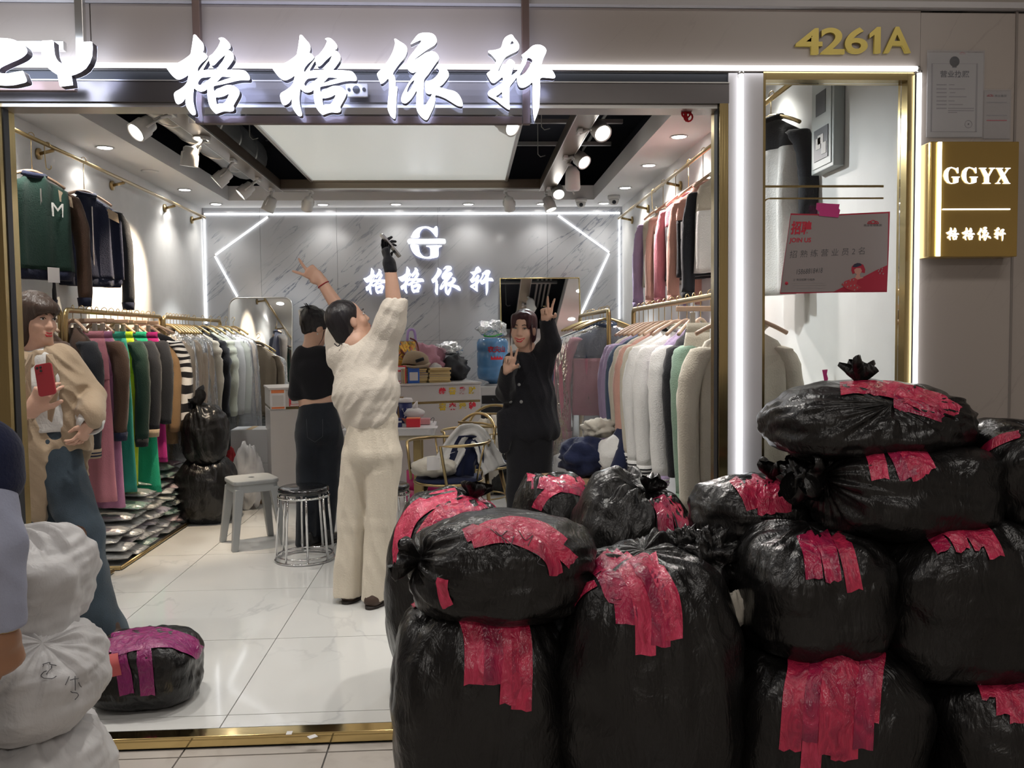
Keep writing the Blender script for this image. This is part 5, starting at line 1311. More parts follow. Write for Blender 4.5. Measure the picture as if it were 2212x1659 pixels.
def bag_shape(dims, seed, n=2.6, knot=None, amp=0.05, crease=0.045, nu=110, nv=72, sag=0.0, flat=0.86, squash_top=0.0):
    """closed sack: rounded block, lumps, and creases that run out from the tied end"""
    kd = Vector(knot).normalized() if knot else Vector((0, 0, 1))
    e1 = kd.orthogonal().normalized(); e2 = kd.cross(e1)
    rings = []
    for i in range(nv+1):
        th = PI*i/nv; ring = []
        st, ct = math.sin(th), math.cos(th)
        for k in range(nu):
            ph = 2*PI*k/nu
            d = e1*(st*math.cos(ph))+e2*(st*math.sin(ph))+kd*ct
            s = (abs(d.x)**n+abs(d.y)**n+abs(d.z)**n)**(-1.0/n)
            f = 1+amp*nz(d, 1.7, seed)*1.5+amp*0.7*nz(d, 3.6, seed+11)
            # creases: fine around the axis, slow along it; strongest near the tied end
            near = 0.35+1.1*max(0.0, ct)**2
            cp, sp = math.cos(ph), math.sin(ph)
            c1 = nz((cp*3.2, sp*3.2, th*1.1), 1.0, seed+20); c2 = nz((cp*7.5, sp*7.5, th*1.7), 1.0, seed+31)
            f += crease*near*(abs(c1)*1.3-0.3+0.7*c2)*min(1.0, st*3)
            f += crease*0.5*nz((d.x*2.2, d.y*2.2, d.z*9.0), 1.0, seed+44)*(0.4+abs(d.z))
            if knot: f *= 1-0.10*max(0.0, ct)**8
            p = Vector((d.x*s*f*dims[0]/2, d.y*s*f*dims[1]/2, d.z*s*f*dims[2]/2))
            lim = -dims[2]/2*flat
            if p.z < lim: p.z = lim+(p.z-lim)*0.12
            ring.append(p)
        rings.append(ring)
    return rings, kd
def tuft_mesh(parent, base, kd, size, mat, seed, name='knot'):
    e1 = kd.orthogonal().normalized(); e2 = kd.cross(e1)
    rings = []
    for t, r in ((-0.2, 0.55), (0.0, 0.26), (0.12, 0.2), (0.3, 0.34), (0.6, 0.62), (0.85, 0.75), (1.0, 0.66)):
        ring = []
        for k in range(44):
            a = 2*PI*k/44
            w = 1+(0.45*t if t > 0 else 0)*math.sin(a*5+seed)+0.5*max(t, 0)*nz((math.cos(a)*2.5, math.sin(a)*2.5, t*2), 1, seed)
            up = t*size*(1+0.55*nz((math.cos(a)*1.3, math.sin(a)*1.3, 0), 1, seed+7)) if t > 0 else t*size
            ring.append(base+(e1*math.cos(a)*(1.1+0.3*math.sin(seed))+e2*math.sin(a)*0.8)*size*r*w+kd*up)
        rings.append(ring)
    o = MB().loft(rings, cap=False).build(name, mat, parent)
    return o
BAGS = {}
def bag(key, label, px0, px1, pyt, Y, depth, zbot=None, pyb=None, seed=1.0, knot=None, tuft=0.0, mat=None, name='bin_bag', group='black taped bags piled at the shopfront', rot=0.0, n=2.6, crease=0.045, tilt=0.0, amp=0.05, cat='bag', flat=0.86):
    mat = mat or m_bag
    a = at_y(px0, (pyt+(pyb or pyt+200))/2, Y); b = at_y(px1, (pyt+(pyb or pyt+200))/2, Y); top = at_y((px0+px1)/2, pyt, Y)
    zb = zbot if zbot is not None else at_y((px0+px1)/2, pyb, Y).z
    w = b.x-a.x; h = top.z-zb
    full_h = h/(0.5+0.5*flat)
    rings, kd = bag_shape((w, depth, full_h), seed, n, knot, amp, crease, flat=flat)
    e = empty(name, ((a.x+b.x)/2, Y, zb), (0, tilt, rot), label=label, cat=cat, group=group)
    cz = full_h/2*flat
    low = min(p.z for r in rings for p in r)
    rings = [[p+V(0, 0, -low+0.0005) for p in r] for r in rings]
    body = MB().loft(rings, cap=False).build('sack', mat, e)
    if knot and tuft:
        tip = rings[0][0].copy(); tip = sum((p for p in rings[1]), V(0, 0, 0))/len(rings[1])
        tuft_mesh(e, tip-kd*0.01, kd, tuft, mat, seed)
    bpy.context.view_layer.update()
    me = body.data; M = e.matrix_basis.copy()
    bvh = BVHTree.FromPolygons([M @ v.co for v in me.vertices], [tuple(p.vertices) for p in me.polygons])
    BAGS[key] = (e, body, bvh, M, V((a.x+b.x)/2, Y, zb+h/2))
    return e
def on_bag(key, px, py):
    e, body, bvh, M, c = BAGS[key]
    d = ray(px, py).normalized(); hit, nrm, i, t = bvh.ray_cast(CAM, d)
    if hit is None:
        q = CAM+d*((c-CAM).dot(d)); hit, nrm, i, t = bvh.find_nearest(q)
    return hit, nrm
def strip(key, pts, wpx, mat=None, lift=0.0045, name='tape_strip', nc=4, step=12.0, jag=True):
    """a strip of tape laid on the bag's surface along a path"""
    e, body, bvh, M, c = BAGS[key]; Mi = M.inverted()
    q = smooth_path([V(x, y, 0) for x, y in pts], 6)
    L = sum((q[i+1]-q[i]).length for i in range(len(q)-1)); N = max(6, int(L/step))
    out = []; acc = 0; targets = [L*i/N for i in range(N+1)]; j = 0; pos = 0.0
    for t in targets:
        while j < len(q)-2 and pos+(q[j+1]-q[j]).length < t: pos += (q[j+1]-q[j]).length; j += 1
        sl = (q[j+1]-q[j]).length or 1; out.append((q[j].lerp(q[j+1], min(1, (t-pos)/sl)), (q[j+1]-q[j]).normalized()))
    rows = []; rr = random.Random(int(pts[0][0]*7+pts[0][1]))
    for i, (p, t) in enumerate(out):
        nrm2 = V(-t.y, t.x, 0); row = []
        for k in range(nc+1):
            jx = 0
            if jag and i == len(out)-1: jx = rr.uniform(-3, 4)
            pp = p+nrm2*((k/nc-0.5)*wpx)+t*jx
            h, nn = on_bag(key, pp.x, pp.y)
            if nn.dot(ray(pp.x, pp.y)) > 0: nn = -nn
            row.append(h+nn*(lift+0.0015*math.sin(k*2.1+i*1.3)))
        rows.append(row)
    # ease out sudden steps so the tape stays taut
    for _ in range(2):
        for i in range(1, len(rows)-1):
            for k in range(nc+1): rows[i][k] = rows[i][k]*0.5+(rows[i-1][k]+rows[i+1][k])*0.25
    for r in rows:
        for k, p in enumerate(r):
            h, nn, i_, t_ = bvh.find_nearest(p)
            if nn.dot(p-CAM) > 0: nn = -nn
            s_ = (p-h).dot(nn)
            if s_ < lift: r[k] = p+nn*(lift-s_)
    if mat is None: mat = (m_tape, m_tapeb, m_tapec)[rr.randrange(3)]
    return MB().grid([[Mi @ p for p in r] for r in rows]).build(name, mat, e)
def scrawl(key, lines, r=0.0012, mat=None):
    e, body, bvh, M, c = BAGS[key]; Mi = M.inverted(); mb = MB()
    for ln in lines:
        q = smooth_path([V(x, y, 0) for x, y in ln], 4)
        P = []
        for p in q:
            h, nn = on_bag(key, p.x, p.y)
            if nn.dot(ray(p.x, p.y)) > 0: nn = -nn
            P.append(Mi @ (h+nn*0.0055))
        mb.tube(P, r, 4)
    return mb.build('handwriting', mat or m_ink, e)

G0 = ZCOR
# -- standing inside the threshold
bag('b3', 'tall black bag at the left edge of the pile, standing inside the doorway', 829, 1122, 1062, 3.36, 0.5, zbot=0.0, seed=3.1, knot=(0.35, 0.1, 1), tuft=0.07)
for pts in ([(872, 1240), (868, 1180), (885, 1120), (930, 1085), (985, 1072)], [(906, 1242), (910, 1175), (945, 1120), (1000, 1088), (1060, 1070)], [(935, 1180), (965, 1120), (1020, 1092), (1075, 1078), (1108, 1110)]): strip('b3', pts, 36)
bag('b7', 'black bag behind the pile near the coat hem, topped with a bright tape patch', 1092, 1290, 1016, 3.52, 0.4, zbot=0.0, seed=7.7, knot=(-0.2, 0.1, 1))
for pts in ([(1140, 1030), (1190, 1032), (1260, 1046)], [(1150, 1046), (1200, 1050), (1270, 1066)], [(1160, 1100), (1175, 1070), (1210, 1052)]): strip('b7', pts, 22)
bag('b5', 'rumpled black bag in the middle of the pile, peak bent to the right', 1222, 1500, 1024, 3.12, 0.42, zbot=0.0, seed=12.4, knot=(0.3, -0.2, 1), tuft=0.06, crease=0.075)
for pts in ([(1420, 1075), (1435, 1110), (1440, 1150)], [(1450, 1070), (1470, 1110), (1480, 1150)]): strip('b5', pts, 34)
# -- front row on the corridor floor
bag('b1', 'tall black bag at the front left with four long tape strips', 846, 1228, 1292, 2.50, 0.48, zbot=G0, seed=21.0, n=3.2)
for x0, y1, w in ((1026, 1478, 44), (1068, 1476, 44), (1104, 1520, 46), (1128, 1534, 44)): strip('b1', [(x0-22, 1318), (x0-6, 1360), (x0, 1420), (x0-2, y1)], w, lift=0.004+0.0012*(x0 % 3))
for pts in ([(892, 1310), (915, 1300), (938, 1302)], [(932, 1316), (960, 1318), (978, 1324)]): strip('b1', pts, 12)
bag('b4', 'tall black bag in front centre with a wide fan of crimson tape', 1192, 1588, 1192, 2.45, 0.52, zbot=G0, seed=33.3, n=3.0)
for x0, y1, w, dx in ((1352, 1350, 46, -24), (1392, 1414, 44, -18), (1425, 1396, 44, -12), (1450, 1380, 40, -6), (1372, 1300, 60, -30), (1345, 1290, 60, -20)):
    strip('b4', [(x0-45+dx*0.5, 1205), (x0-20, 1250), (x0, 1310), (x0+2, y1)], w, lift=0.004+0.001*((x0//7) % 4))
strip('b4', [(1288, 1262), (1258, 1280), (1234, 1316)], 14)
bag('b9', 'low black bag at the front covered by the largest tape patch', 1560, 1972, 1376, 2.42, 0.5, zbot=G0, seed=41.0, n=3.0)
for x0, x1, y1, w in ((1722, 1706, 1618, 46), (1760, 1742, 1600, 46), (1798, 1790, 1626, 48), (1838, 1830, 1640, 44), (1872, 1862, 1616, 44), (1888, 1880, 1560, 34), (1775, 1750, 1659, 44), (1815, 1812, 1640, 40)):
    strip('b9', [(x0, 1396), (x0+4, 1440), ((x0+x1)/2, 1500), (x1, y1)], w, lift=0.004+0.001*((x0//5) % 5))
bag('b14', 'black bag in the lower right corner with tape cut off by the frame', 1972, 2340, 1418, 2.40, 0.5, zbot=G0, seed=52.0, n=3.0)
for x0, y1 in ((2130, 1510), (2160, 1545), (2190, 1562), (2215, 1540)): strip('b14', [(x0-35, 1438), (x0-10, 1460), (x0+5, 1500), (x0+8, y1)], 34)
# -- second layer
zt = at_y(1040, 1318, 2.48).z
bag('b2', 'plump black bag lying across the front left bag, tied at its left end', 884, 1286, 1112, 2.47, 0.42, zbot=zt, seed=61.5, knot=(-1, -0.25, 0.25), tuft=0.085, n=2.6, crease=0.065)
for pts in ([(1005, 1160), (1060, 1140), (1130, 1145), (1200, 1185), (1236, 1215)], [(1020, 1172), (1080, 1158), (1140, 1172), (1190, 1205), (1200, 1240)], [(1040, 1150), (1110, 1132), (1175, 1148), (1215, 1178)]): strip('b2', pts, 30)
strip('b2', [(958, 1250), (956, 1275), (968, 1308)], 24)
scrawl('b2', [[(1060, 1145), (1080, 1160), (1095, 1150)], [(1085, 1165), (1100, 1185), (1110, 1160)], [(1120, 1150), (1135, 1170), (1150, 1160), (1140, 1180)], [(1150, 1195), (1165, 1205), (1160, 1215), (1175, 1222)], [(1070, 1150), (1120, 1190)]])
zt9 = at_y(1760, 1398, 2.44).z
bag('b8', 'black bag stacked on the low front bag with three slanted tape strips', 1592, 1900, 1140, 2.46, 0.46, zbot=zt9, seed=72.0, n=3.0)
for x0, x1, y1, w in ((1738, 1758, 1252, 38), (1772, 1800, 1256, 36), (1805, 1846, 1274, 34)): strip('b8', [(x0, 1154), ((x0+x1)/2+3, 1190), (x1, y1)], w)
zt14 = at_y(2150, 1438, 2.42).z
bag('b10', 'wide black bag on the right of the pile with a short torn tape patch', 1868, 2290, 1112, 2.45, 0.5, zbot=zt14, seed=83.0, n=3.2)
for pts in ([(1982, 1144), (2010, 1148), (2040, 1190)], [(2020, 1136), (2060, 1150), (2080, 1190)], [(2060, 1132), (2100, 1150), (2120, 1186)], [(2085, 1132), (2125, 1150), (2152, 1206)]): strip('b10', pts, 32)
# -- third layer and behind
bag('bs', 'black bag hidden behind the front row, showing only its crumpled shoulder', 1440, 1700, 1130, 2.74, 0.36, zbot=G0, seed=90.0, crease=0.09)
BAGS['bs'][0]['label'] = 'black bag wedged behind the front centre bag, only its crumpled shoulder showing'
bag('b6', 'black bag lying in front of the pillar light with a crinkled pink tape patch', 1490, 1802, 1026, 2.72, 0.34, zbot=at_y(1600, 1180, 2.72).z, seed=95.0, knot=(0.15, -0.1, 1), tuft=0.075, n=2.3, crease=0.07)
for pts in ([(1590, 1030), (1615, 1060), (1630, 1098)], [(1625, 1026), (1650, 1060), (1655, 1112)], [(1662, 1026), (1685, 1060), (1690, 1106)]): strip('b6', pts, 38)
zt8 = at_y(1935, 1150, 2.48).z
bag('b11', 'broad black bag under the topmost one, three tape strips in the middle', 1752, 2122, 946, 2.50, 0.48, zbot=zt8, seed=101.0, knot=(-1, -0.2, 0.3), tuft=0.10, n=3.0)
for x0, x1, y1, w in ((1880, 1902, 1036, 38), (1925, 1962, 1032, 40), (1962, 2002, 1022, 40), (1942, 1985, 1034, 30)): strip('b11', [(x0-8, 952), ((x0+x1)/2, 985), (x1, y1)], w)
bag('b12', 'topmost black bag of the pile with a tuft and wide tape across', 1652, 2072, 826, 2.55, 0.46, zbot=at_y(1860, 992, 2.55).z, seed=114.0, n=2.5, knot=(0.0, -0.75, 0.55), crease=0.07)
for pts in ([(1815, 842), (1880, 838), (1960, 858), (2020, 888)], [(1905, 838), (1970, 850), (2030, 868), (2066, 890)], [(1930, 868), (1985, 880), (2035, 898)]): strip('b12', pts, 28)
tuft_mesh(BAGS['b12'][0], V(-0.0, 0.02, BAGS['b12'][4].z*2-2*BAGS['b12'][0].location.z-0.012), V(0.0, 0.1, 1).normalized(), 0.07, m_bag, 3.3)
bag('b13', 'black bag at the right edge tied beside the stone wall', 2078, 2330, 908, 2.48, 0.46, zbot=at_y(2190, 1122, 2.48).z, seed=123.0, knot=(0.2, -0.5, 0.9), tuft=0.06, crease=0.07)
for pts in ([(2092, 1012), (2120, 980), (2160, 952), (2200, 940)],): strip('b13', pts, 18)
# crumpled sheet ends sticking out in the middle of the pile
for k, (px, py, Y, s, l) in enumerate(((1530, 1215, 2.55, 0.14, 'loose crumpled black plastic tuft in the middle of the pile'), (1478, 1185, 2.58, 0.09, 'small crumpled black plastic tuft above the front centre bag'), (1735, 1045, 2.50, 0.10, 'crumpled black plastic tuft left of the three-strip bag'))):
    p = at_y(px, py, Y); o = blob('plastic_tuft', p-V(0, 0, s*0.5), (s*1.2, s*0.9, s*1.15), m_bag, 30+k*7, label=l, cat='plastic', amp=0.5, fs=14, n=44)
p = at_y(1588, 1318, 2.44); blob('cloth_scrap', p-V(0, 0, 0.05), (0.06, 0.05, 0.1), m_cream, 3.9, label='cream fabric scrap peeking from between the front bags', cat='cloth', amp=0.3)
# -- white bags at the left
gw = 'white sacks at the left of the doorway'
bag('w3', 'bottom white sack of the stack in the lower left corner', -150, 232, 1556, 2.34, 0.46, zbot=G0, seed=131.0, crease=0.085, mat=m_wbag, name='white_sack', group=gw)
bag('w2', 'middle white sack with scribbled handwriting', -140, 222, 1342, 2.34, 0.44, zbot=at_y(50, 1568, 2.34).z, seed=142.0, crease=0.085, mat=m_wbag, name='white_sack', group=gw, n=2.3, knot=(0.5, -0.4, 0.8))
bag('w1', 'top white sack of the stack, standing upright', -120, 186, 1152, 2.42, 0.38, zbot=at_y(40, 1372, 2.42).z, seed=153.0, crease=0.09, mat=m_wbag, name='white_sack', group=gw, n=3.0, amp=0.09)
scrawl('w2', [[(88, 1440), (105, 1434), (120, 1440)], [(100, 1450), (92, 1462), (108, 1468), (122, 1462)], [(108, 1440), (100, 1460)], [(148, 1462), (140, 1480)], [(150, 1470), (165, 1466)], [(158, 1462), (158, 1490)], [(165, 1475), (172, 1486)], [(150, 1492), (165, 1500), (158, 1510)]], 0.0011)
# -- the purple-taped parcel on the shop floor
bag('p1', 'low black parcel with purple tape and a red paper note on the floor', 206, 432, 1366, 3.32, 0.34, zbot=0.0, seed=161.0, n=3.2, name='taped_parcel', group=None, cat='parcel', crease=0.05)
for pts in ([(222, 1404), (280, 1384), (350, 1376), (430, 1408)], [(226, 1392), (290, 1372), (355, 1370), (425, 1396)], [(240, 1408), (300, 1392), (370, 1388), (428, 1414)]): strip('p1', pts, 26, m_tape2)
for pts in ([(258, 1396), (266, 1440), (275, 1500)], [(310, 1392), (315, 1440), (320, 1502)]): strip('p1', pts, 32, m_tape2)
m_note = material('red_note_paper', (0.62, 0.13, 0.13), 0.6)
strip('p1', [(236, 1416), (240, 1440), (244, 1460)], 42, m_note, lift=0.008, name='paper_note', jag=False)
scrawl('p1', [[(220, 1424), (238, 1422)], [(230, 1416), (232, 1428), (222, 1436)], [(226, 1426), (240, 1436)], [(228, 1444), (222, 1456)], [(226, 1450), (226, 1462)], [(234, 1446), (242, 1444)], [(232, 1454), (244, 1452)], [(238, 1442), (238, 1462)]], 0.0013)
for o in list(BAGS['p1'][0].children):
    if o.name.startswith('handwriting'): o.location += V(0, -0.004, 0.001)
# -- black bags beside the left racks and by the mirror
bag('k1', 'large black bag standing on the floor at the end of the left racks', 384, 512, 985, 6.62, 0.42, zbot=0.0, seed=171.0, group='black bags on the shop floor', crease=0.05)
bag('k2', 'open black bag slumped on top of the large one by the left racks', 396, 492, 872, 6.60, 0.36, zbot=at_y(450, 998, 6.6).z, seed=182.0, knot=(-0.3, -0.1, 1), tuft=0.12, group='black bags on the shop floor', crease=0.07)
bag('k3', 'black bag on the floor behind the woman in black coat', 1040, 1120, 955, 7.6, 0.36, zbot=0.0, seed=191.0, group='black bags on the shop floor', crease=0.07)
# receipts on the threshold
for k, (px, py, s, l) in enumerate(((675, 1592, 0.03, 'small white paper tag lying on the brass threshold'), (625, 1584, 0.025, 'crumpled paper scrap on the brass threshold, left of the tag'))):
    p = at_z(px, py, 0.002); tag(MB().box((0, 0, 0.0008), (s, s*0.8, 0.0015)).build('paper_tag', m_wc, loc=p+V(0, 0, 0.0005), rot=(0, 0, 0.6+k)), l, 'paper')
# =================================================================== people
def skin_mat(name, c):
    if name in MATS: return MATS[name]
    m = material(name, c, 0.45, 0, 0.4, 0.08, 120, 3, 0.08, 9)
    b = m.node_tree.nodes['Principled BSDF']; b.inputs['Subsurface Weight'].default_value = 0.12; b.inputs['Subsurface Radius'].default_value = (0.02, 0.008, 0.005); b.inputs['Subsurface Scale'].default_value = 0.5
    return m
m_skin = skin_mat('skin_fair', (0.62, 0.38, 0.28)); m_skin2 = skin_mat('skin_light', (0.66, 0.42, 0.31)); m_skin3 = skin_mat('skin_tan', (0.42, 0.22, 0.13))
m_hair = material('dark_hair', (0.012, 0.010, 0.012), 0.38, 0, 0.5, 0.6, 160, 2, stretch=(1, 1, 0.08), bdist=0.004)
m_hairb = material('brown_hair', (0.045, 0.026, 0.018), 0.4, 0, 0.5, 0.6, 160, 2, stretch=(1, 1, 0.08), bdist=0.004)
m_hairr = material('wine_hair', (0.055, 0.010, 0.016), 0.38, 0, 0.5, 0.6, 160, 2, stretch=(1, 1, 0.08), bdist=0.004, var=0.6, vscale=12)
m_lip = material('red_lips', (0.55, 0.05, 0.06), 0.35); m_eye = material('eye_white', (0.75, 0.72, 0.70), 0.2); m_iris = material('dark_iris', (0.012, 0.008, 0.006), 0.15); m_brow = material('eyebrow', (0.03, 0.018, 0.014), 0.7); m_teeth = material('teeth', (0.75, 0.72, 0.68), 0.25)
def frame(fwd, up):
    """head axes: right, forward, up (columns)"""
    f = Vector(fwd).normalized(); u = Vector(up); u = (u-f*u.dot(f)).normalized(); r = f.cross(u)
    return Matrix(((r.x, f.x, u.x), (r.y, f.y, u.y), (r.z, f.z, u.z)))
def add_head(s, c, R, sc=1.0):
    def L(x, y, z): return Vector(c)+R @ (V(x, y, z)*sc)
    Rn = [list(r) for r in R]
    s.ell(L(0, -0.012, 0.038), (0.070*sc, 0.088*sc, 0.080*sc), Rn, 0.02)
    s.ell(L(0, 0.022, -0.032), (0.055*sc, 0.062*sc, 0.078*sc), Rn, 0.03)
    s.ell(L(0, 0.060, -0.088), (0.024*sc, 0.020*sc, 0.020*sc), Rn, 0.035)
    for sx in (-1, 1):
        s.ell(L(sx*0.034, 0.056, -0.028), (0.024*sc, 0.022*sc, 0.024*sc), Rn, 0.02)
        s.ell(L(sx*0.069, -0.006, -0.008), (0.009*sc, 0.020*sc, 0.029*sc), Rn, 0.008)
        s.ell(L(sx*0.030, 0.089, 0.006), (0.017*sc, 0.010*sc, 0.010*sc), Rn, 0.012, 's')
    s.cone(L(0, 0.078, 0.012), L(0, 0.094, -0.030), 0.008*sc, 0.011*sc, 0.012)
    for sx in (-1, 1): s.ell(L(sx*0.010, 0.086, -0.033), (0.008*sc, 0.009*sc, 0.007*sc), Rn, 0.006)
    s.ell(L(0, 0.076, -0.060), (0.024*sc, 0.012*sc, 0.012*sc), Rn, 0.012)
    return L
def face_parts(parent, L, R, sc, o, smile=0.5, eyes=True, closed=False):
    def T(pts, r, nm, m, seg=6): return MB().tube([L(*p)-o for p in pts], [x*sc for x in r] if isinstance(r, list) else r*sc, seg).build(nm, m, parent)
    for sx in (-1, 1):
        if eyes:
            c = L(sx*0.030, 0.0775, 0.005)-o
            M = Matrix.Translation(c) @ R.to_4x4()
            mb = MB().lathe([(0.0, -0.0085), (0.006, -0.006), (0.0085, 0.0), (0.006, 0.006), (0.0, 0.0085)], seg=12, M=M @ Matrix.Diagonal((1.25*sc, 0.8*sc, (0.45 if closed else 0.75)*sc, 1)), cap=False)
            mb.build('eye', m_eye, parent)
            MB().lathe([(0.0, 0.0035), (0.0052, 0.002), (0.006, 0.0)], seg=12, M=Matrix.Translation(L(sx*0.030, 0.0815, 0.005)-o) @ R.to_4x4() @ Matrix.Rotation(-PI/2, 4, 'X') @ Matrix.Scale(sc, 4) @ Matrix.Diagonal((1, 0.75 if not closed else 0.45, 1, 1)), cap=False).build('iris', m_iris, parent)
            T([(sx*0.017, 0.084, 0.006), (sx*0.028, 0.0875, 0.0115), (sx*0.042, 0.079, 0.008)], 0.0018, 'eyelash', m_iris)
        T([(sx*0.013, 0.0885, 0.024), (sx*0.028, 0.0875, 0.029), (sx*0.046, 0.074, 0.024)], [0.0022, 0.0034, 0.0015], 'eyebrow', m_brow)
    w = 0.022+0.008*smile
    T([(-w, 0.074, -0.056+0.006*smile), (-0.008, 0.0875, -0.0585), (0, 0.0875, -0.0600), (0.008, 0.0875, -0.0585), (w, 0.074, -0.056+0.006*smile)], [0.0015, 0.0040, 0.0036, 0.0040, 0.0015], 'upper_lip', m_lip)
    T([(-w, 0.074, -0.056+0.006*smile), (-0.01, 0.086, -0.0675-0.004*smile), (0.01, 0.086, -0.0675-0.004*smile), (w, 0.074, -0.056+0.006*smile)], [0.0015, 0.0048, 0.0048, 0.0015], 'lower_lip', m_lip)
    if smile > 0.4:
        T([(-w*0.7, 0.078, -0.0605), (0, 0.0845, -0.0645), (w*0.7, 0.078, -0.0605)], [0.002, 0.0042, 0.002], 'teeth', m_teeth)
def add_hand(s, W, F, N, curls, spread=(0.10, 0.03, -0.05, -0.13), thumb=(0.7, 0.5), right=True, sc=1.0, k=0.012):
    """palm and five fingers; W wrist, F along the hand, N out of the palm; curls: (index..pinky), each 0 straight .. 1 fist"""
    F = Vector(F).normalized(); N = Vector(N); N = (N-F*N.dot(F)).normalized(); S = F.cross(N)*(1 if right else -1)
    W = Vector(W)
    s.cone(W-F*0.02*sc, W+F*0.025*sc, 0.026*sc, 0.032*sc, k, u=S, fa=0.72)
    s.cone(W+F*0.02*sc, W+F*0.078*sc, 0.033*sc, 0.041*sc, k, u=S, fa=0.45, fb=0.36)
    tips = []
    for i, (off, ln, r) in enumerate(((0.029, 0.072, 0.0085), (0.010, 0.080, 0.0088), (-0.010, 0.074, 0.0083), (-0.028, 0.058, 0.0074))):
        p = W+F*(0.082-0.004*abs(i-1))*sc+S*off*sc
        a = spread[i]; d0 = (F*math.cos(a)+S*math.sin(a)).normalized(); ang = 0.0
        q = p-F*0.015*sc
        for seg, (fr, w) in enumerate(((0.46, 1.0), (0.30, 1.15), (0.24, 0.8))):
            ang += curls[i]*1.45*w; d = d0*math.cos(ang)+N*math.sin(ang); e = p+d*ln*fr*sc
            s.cone(q if seg == 0 else p, e, r*sc*(1-0.08*seg), r*sc*(0.93-0.09*seg), 0.004)
            p = e
        tips.append(p)
    t0 = W+F*0.022*sc+S*0.026*sc; td = (F*thumb[0]+S*(1-thumb[0])*1.2+N*thumb[1]).normalized()
    t1 = t0+td*0.042*sc; td2 = (td+F*0.3+N*thumb[1]*0.6-S*thumb[1]*0.9).normalized(); t2 = t1+td2*0.034*sc
    s.cone(t0-td*0.01*sc, t1, 0.014*sc, 0.0105*sc, k); s.cone(t1, t2, 0.0105*sc, 0.0085*sc, 0.004)
    return tips
def bbox(pts, m): 
    P = np.array([A3(p) for p in pts]); return P.min(0)-m, P.max(0)+m
def person(label, base): return empty('person', base, label=label, cat='person')
def put(name, s, mat, e, origin):
    return link_mesh(name, s.mesh(name, mat, origin), mat, e)
def shoe(e, o, heel, toe, mat, sole, w=0.045, name='shoe'):
    heel = Vector(heel); toe = Vector(toe); d = (toe-heel).normalized(); z = heel.z
    s = SDF(np.minimum(A3(heel), A3(toe))-0.09, np.maximum(A3(heel), A3(toe))+0.13, 0.005)
    sd = d.cross(V(0, 0, 1))
    s.cone(heel+V(0, 0, 0.04)+d*0.04, toe+V(0, 0, 0.026)-d*0.03, w*0.92, w, 0.02, u=sd, fa=0.85, fb=0.58)
    s.cone(heel+V(0, 0, 0.045)+d*0.045, heel+V(0, 0, 0.08)+d*0.055, w*0.8, w*0.75, 0.02)
    s.cut((0, 0, z+0.016), (0, 0, -1))
    b = link_mesh(name, s.mesh(name, mat, o), mat, e)
    n = 24; P = []
    for k in range(n):
        a = 2*PI*k/n; c = (heel+toe)/2; L = (toe-heel).length/2
        P.append(c+d*math.cos(a)*L*1.02+sd*math.copysign(abs(math.sin(a))**0.7, math.sin(a))*w*1.02*(1.0+0.12*math.cos(a)))
    MB().loft([[p+V(0, 0, 0.0015)-o for p in P], [p+V(0, 0, 0.016)-o for p in P]]).build('sole', sole, b)
    return b
m_sole = material('dark_sole', (0.025, 0.018, 0.015), 0.6); m_shoe_b = material('brown_shoe', (0.06, 0.035, 0.025), 0.6); m_shoe_k = material('black_shoe', (0.012, 0.012, 0.013), 0.4)
m_offw = fabric('off_white_fleece', (0.66, 0.60, 0.52), 0.3, 140, 0.06); m_offw2 = fabric('cream_sweatpants', (0.68, 0.61, 0.50), 0.3, 140, 0.06)

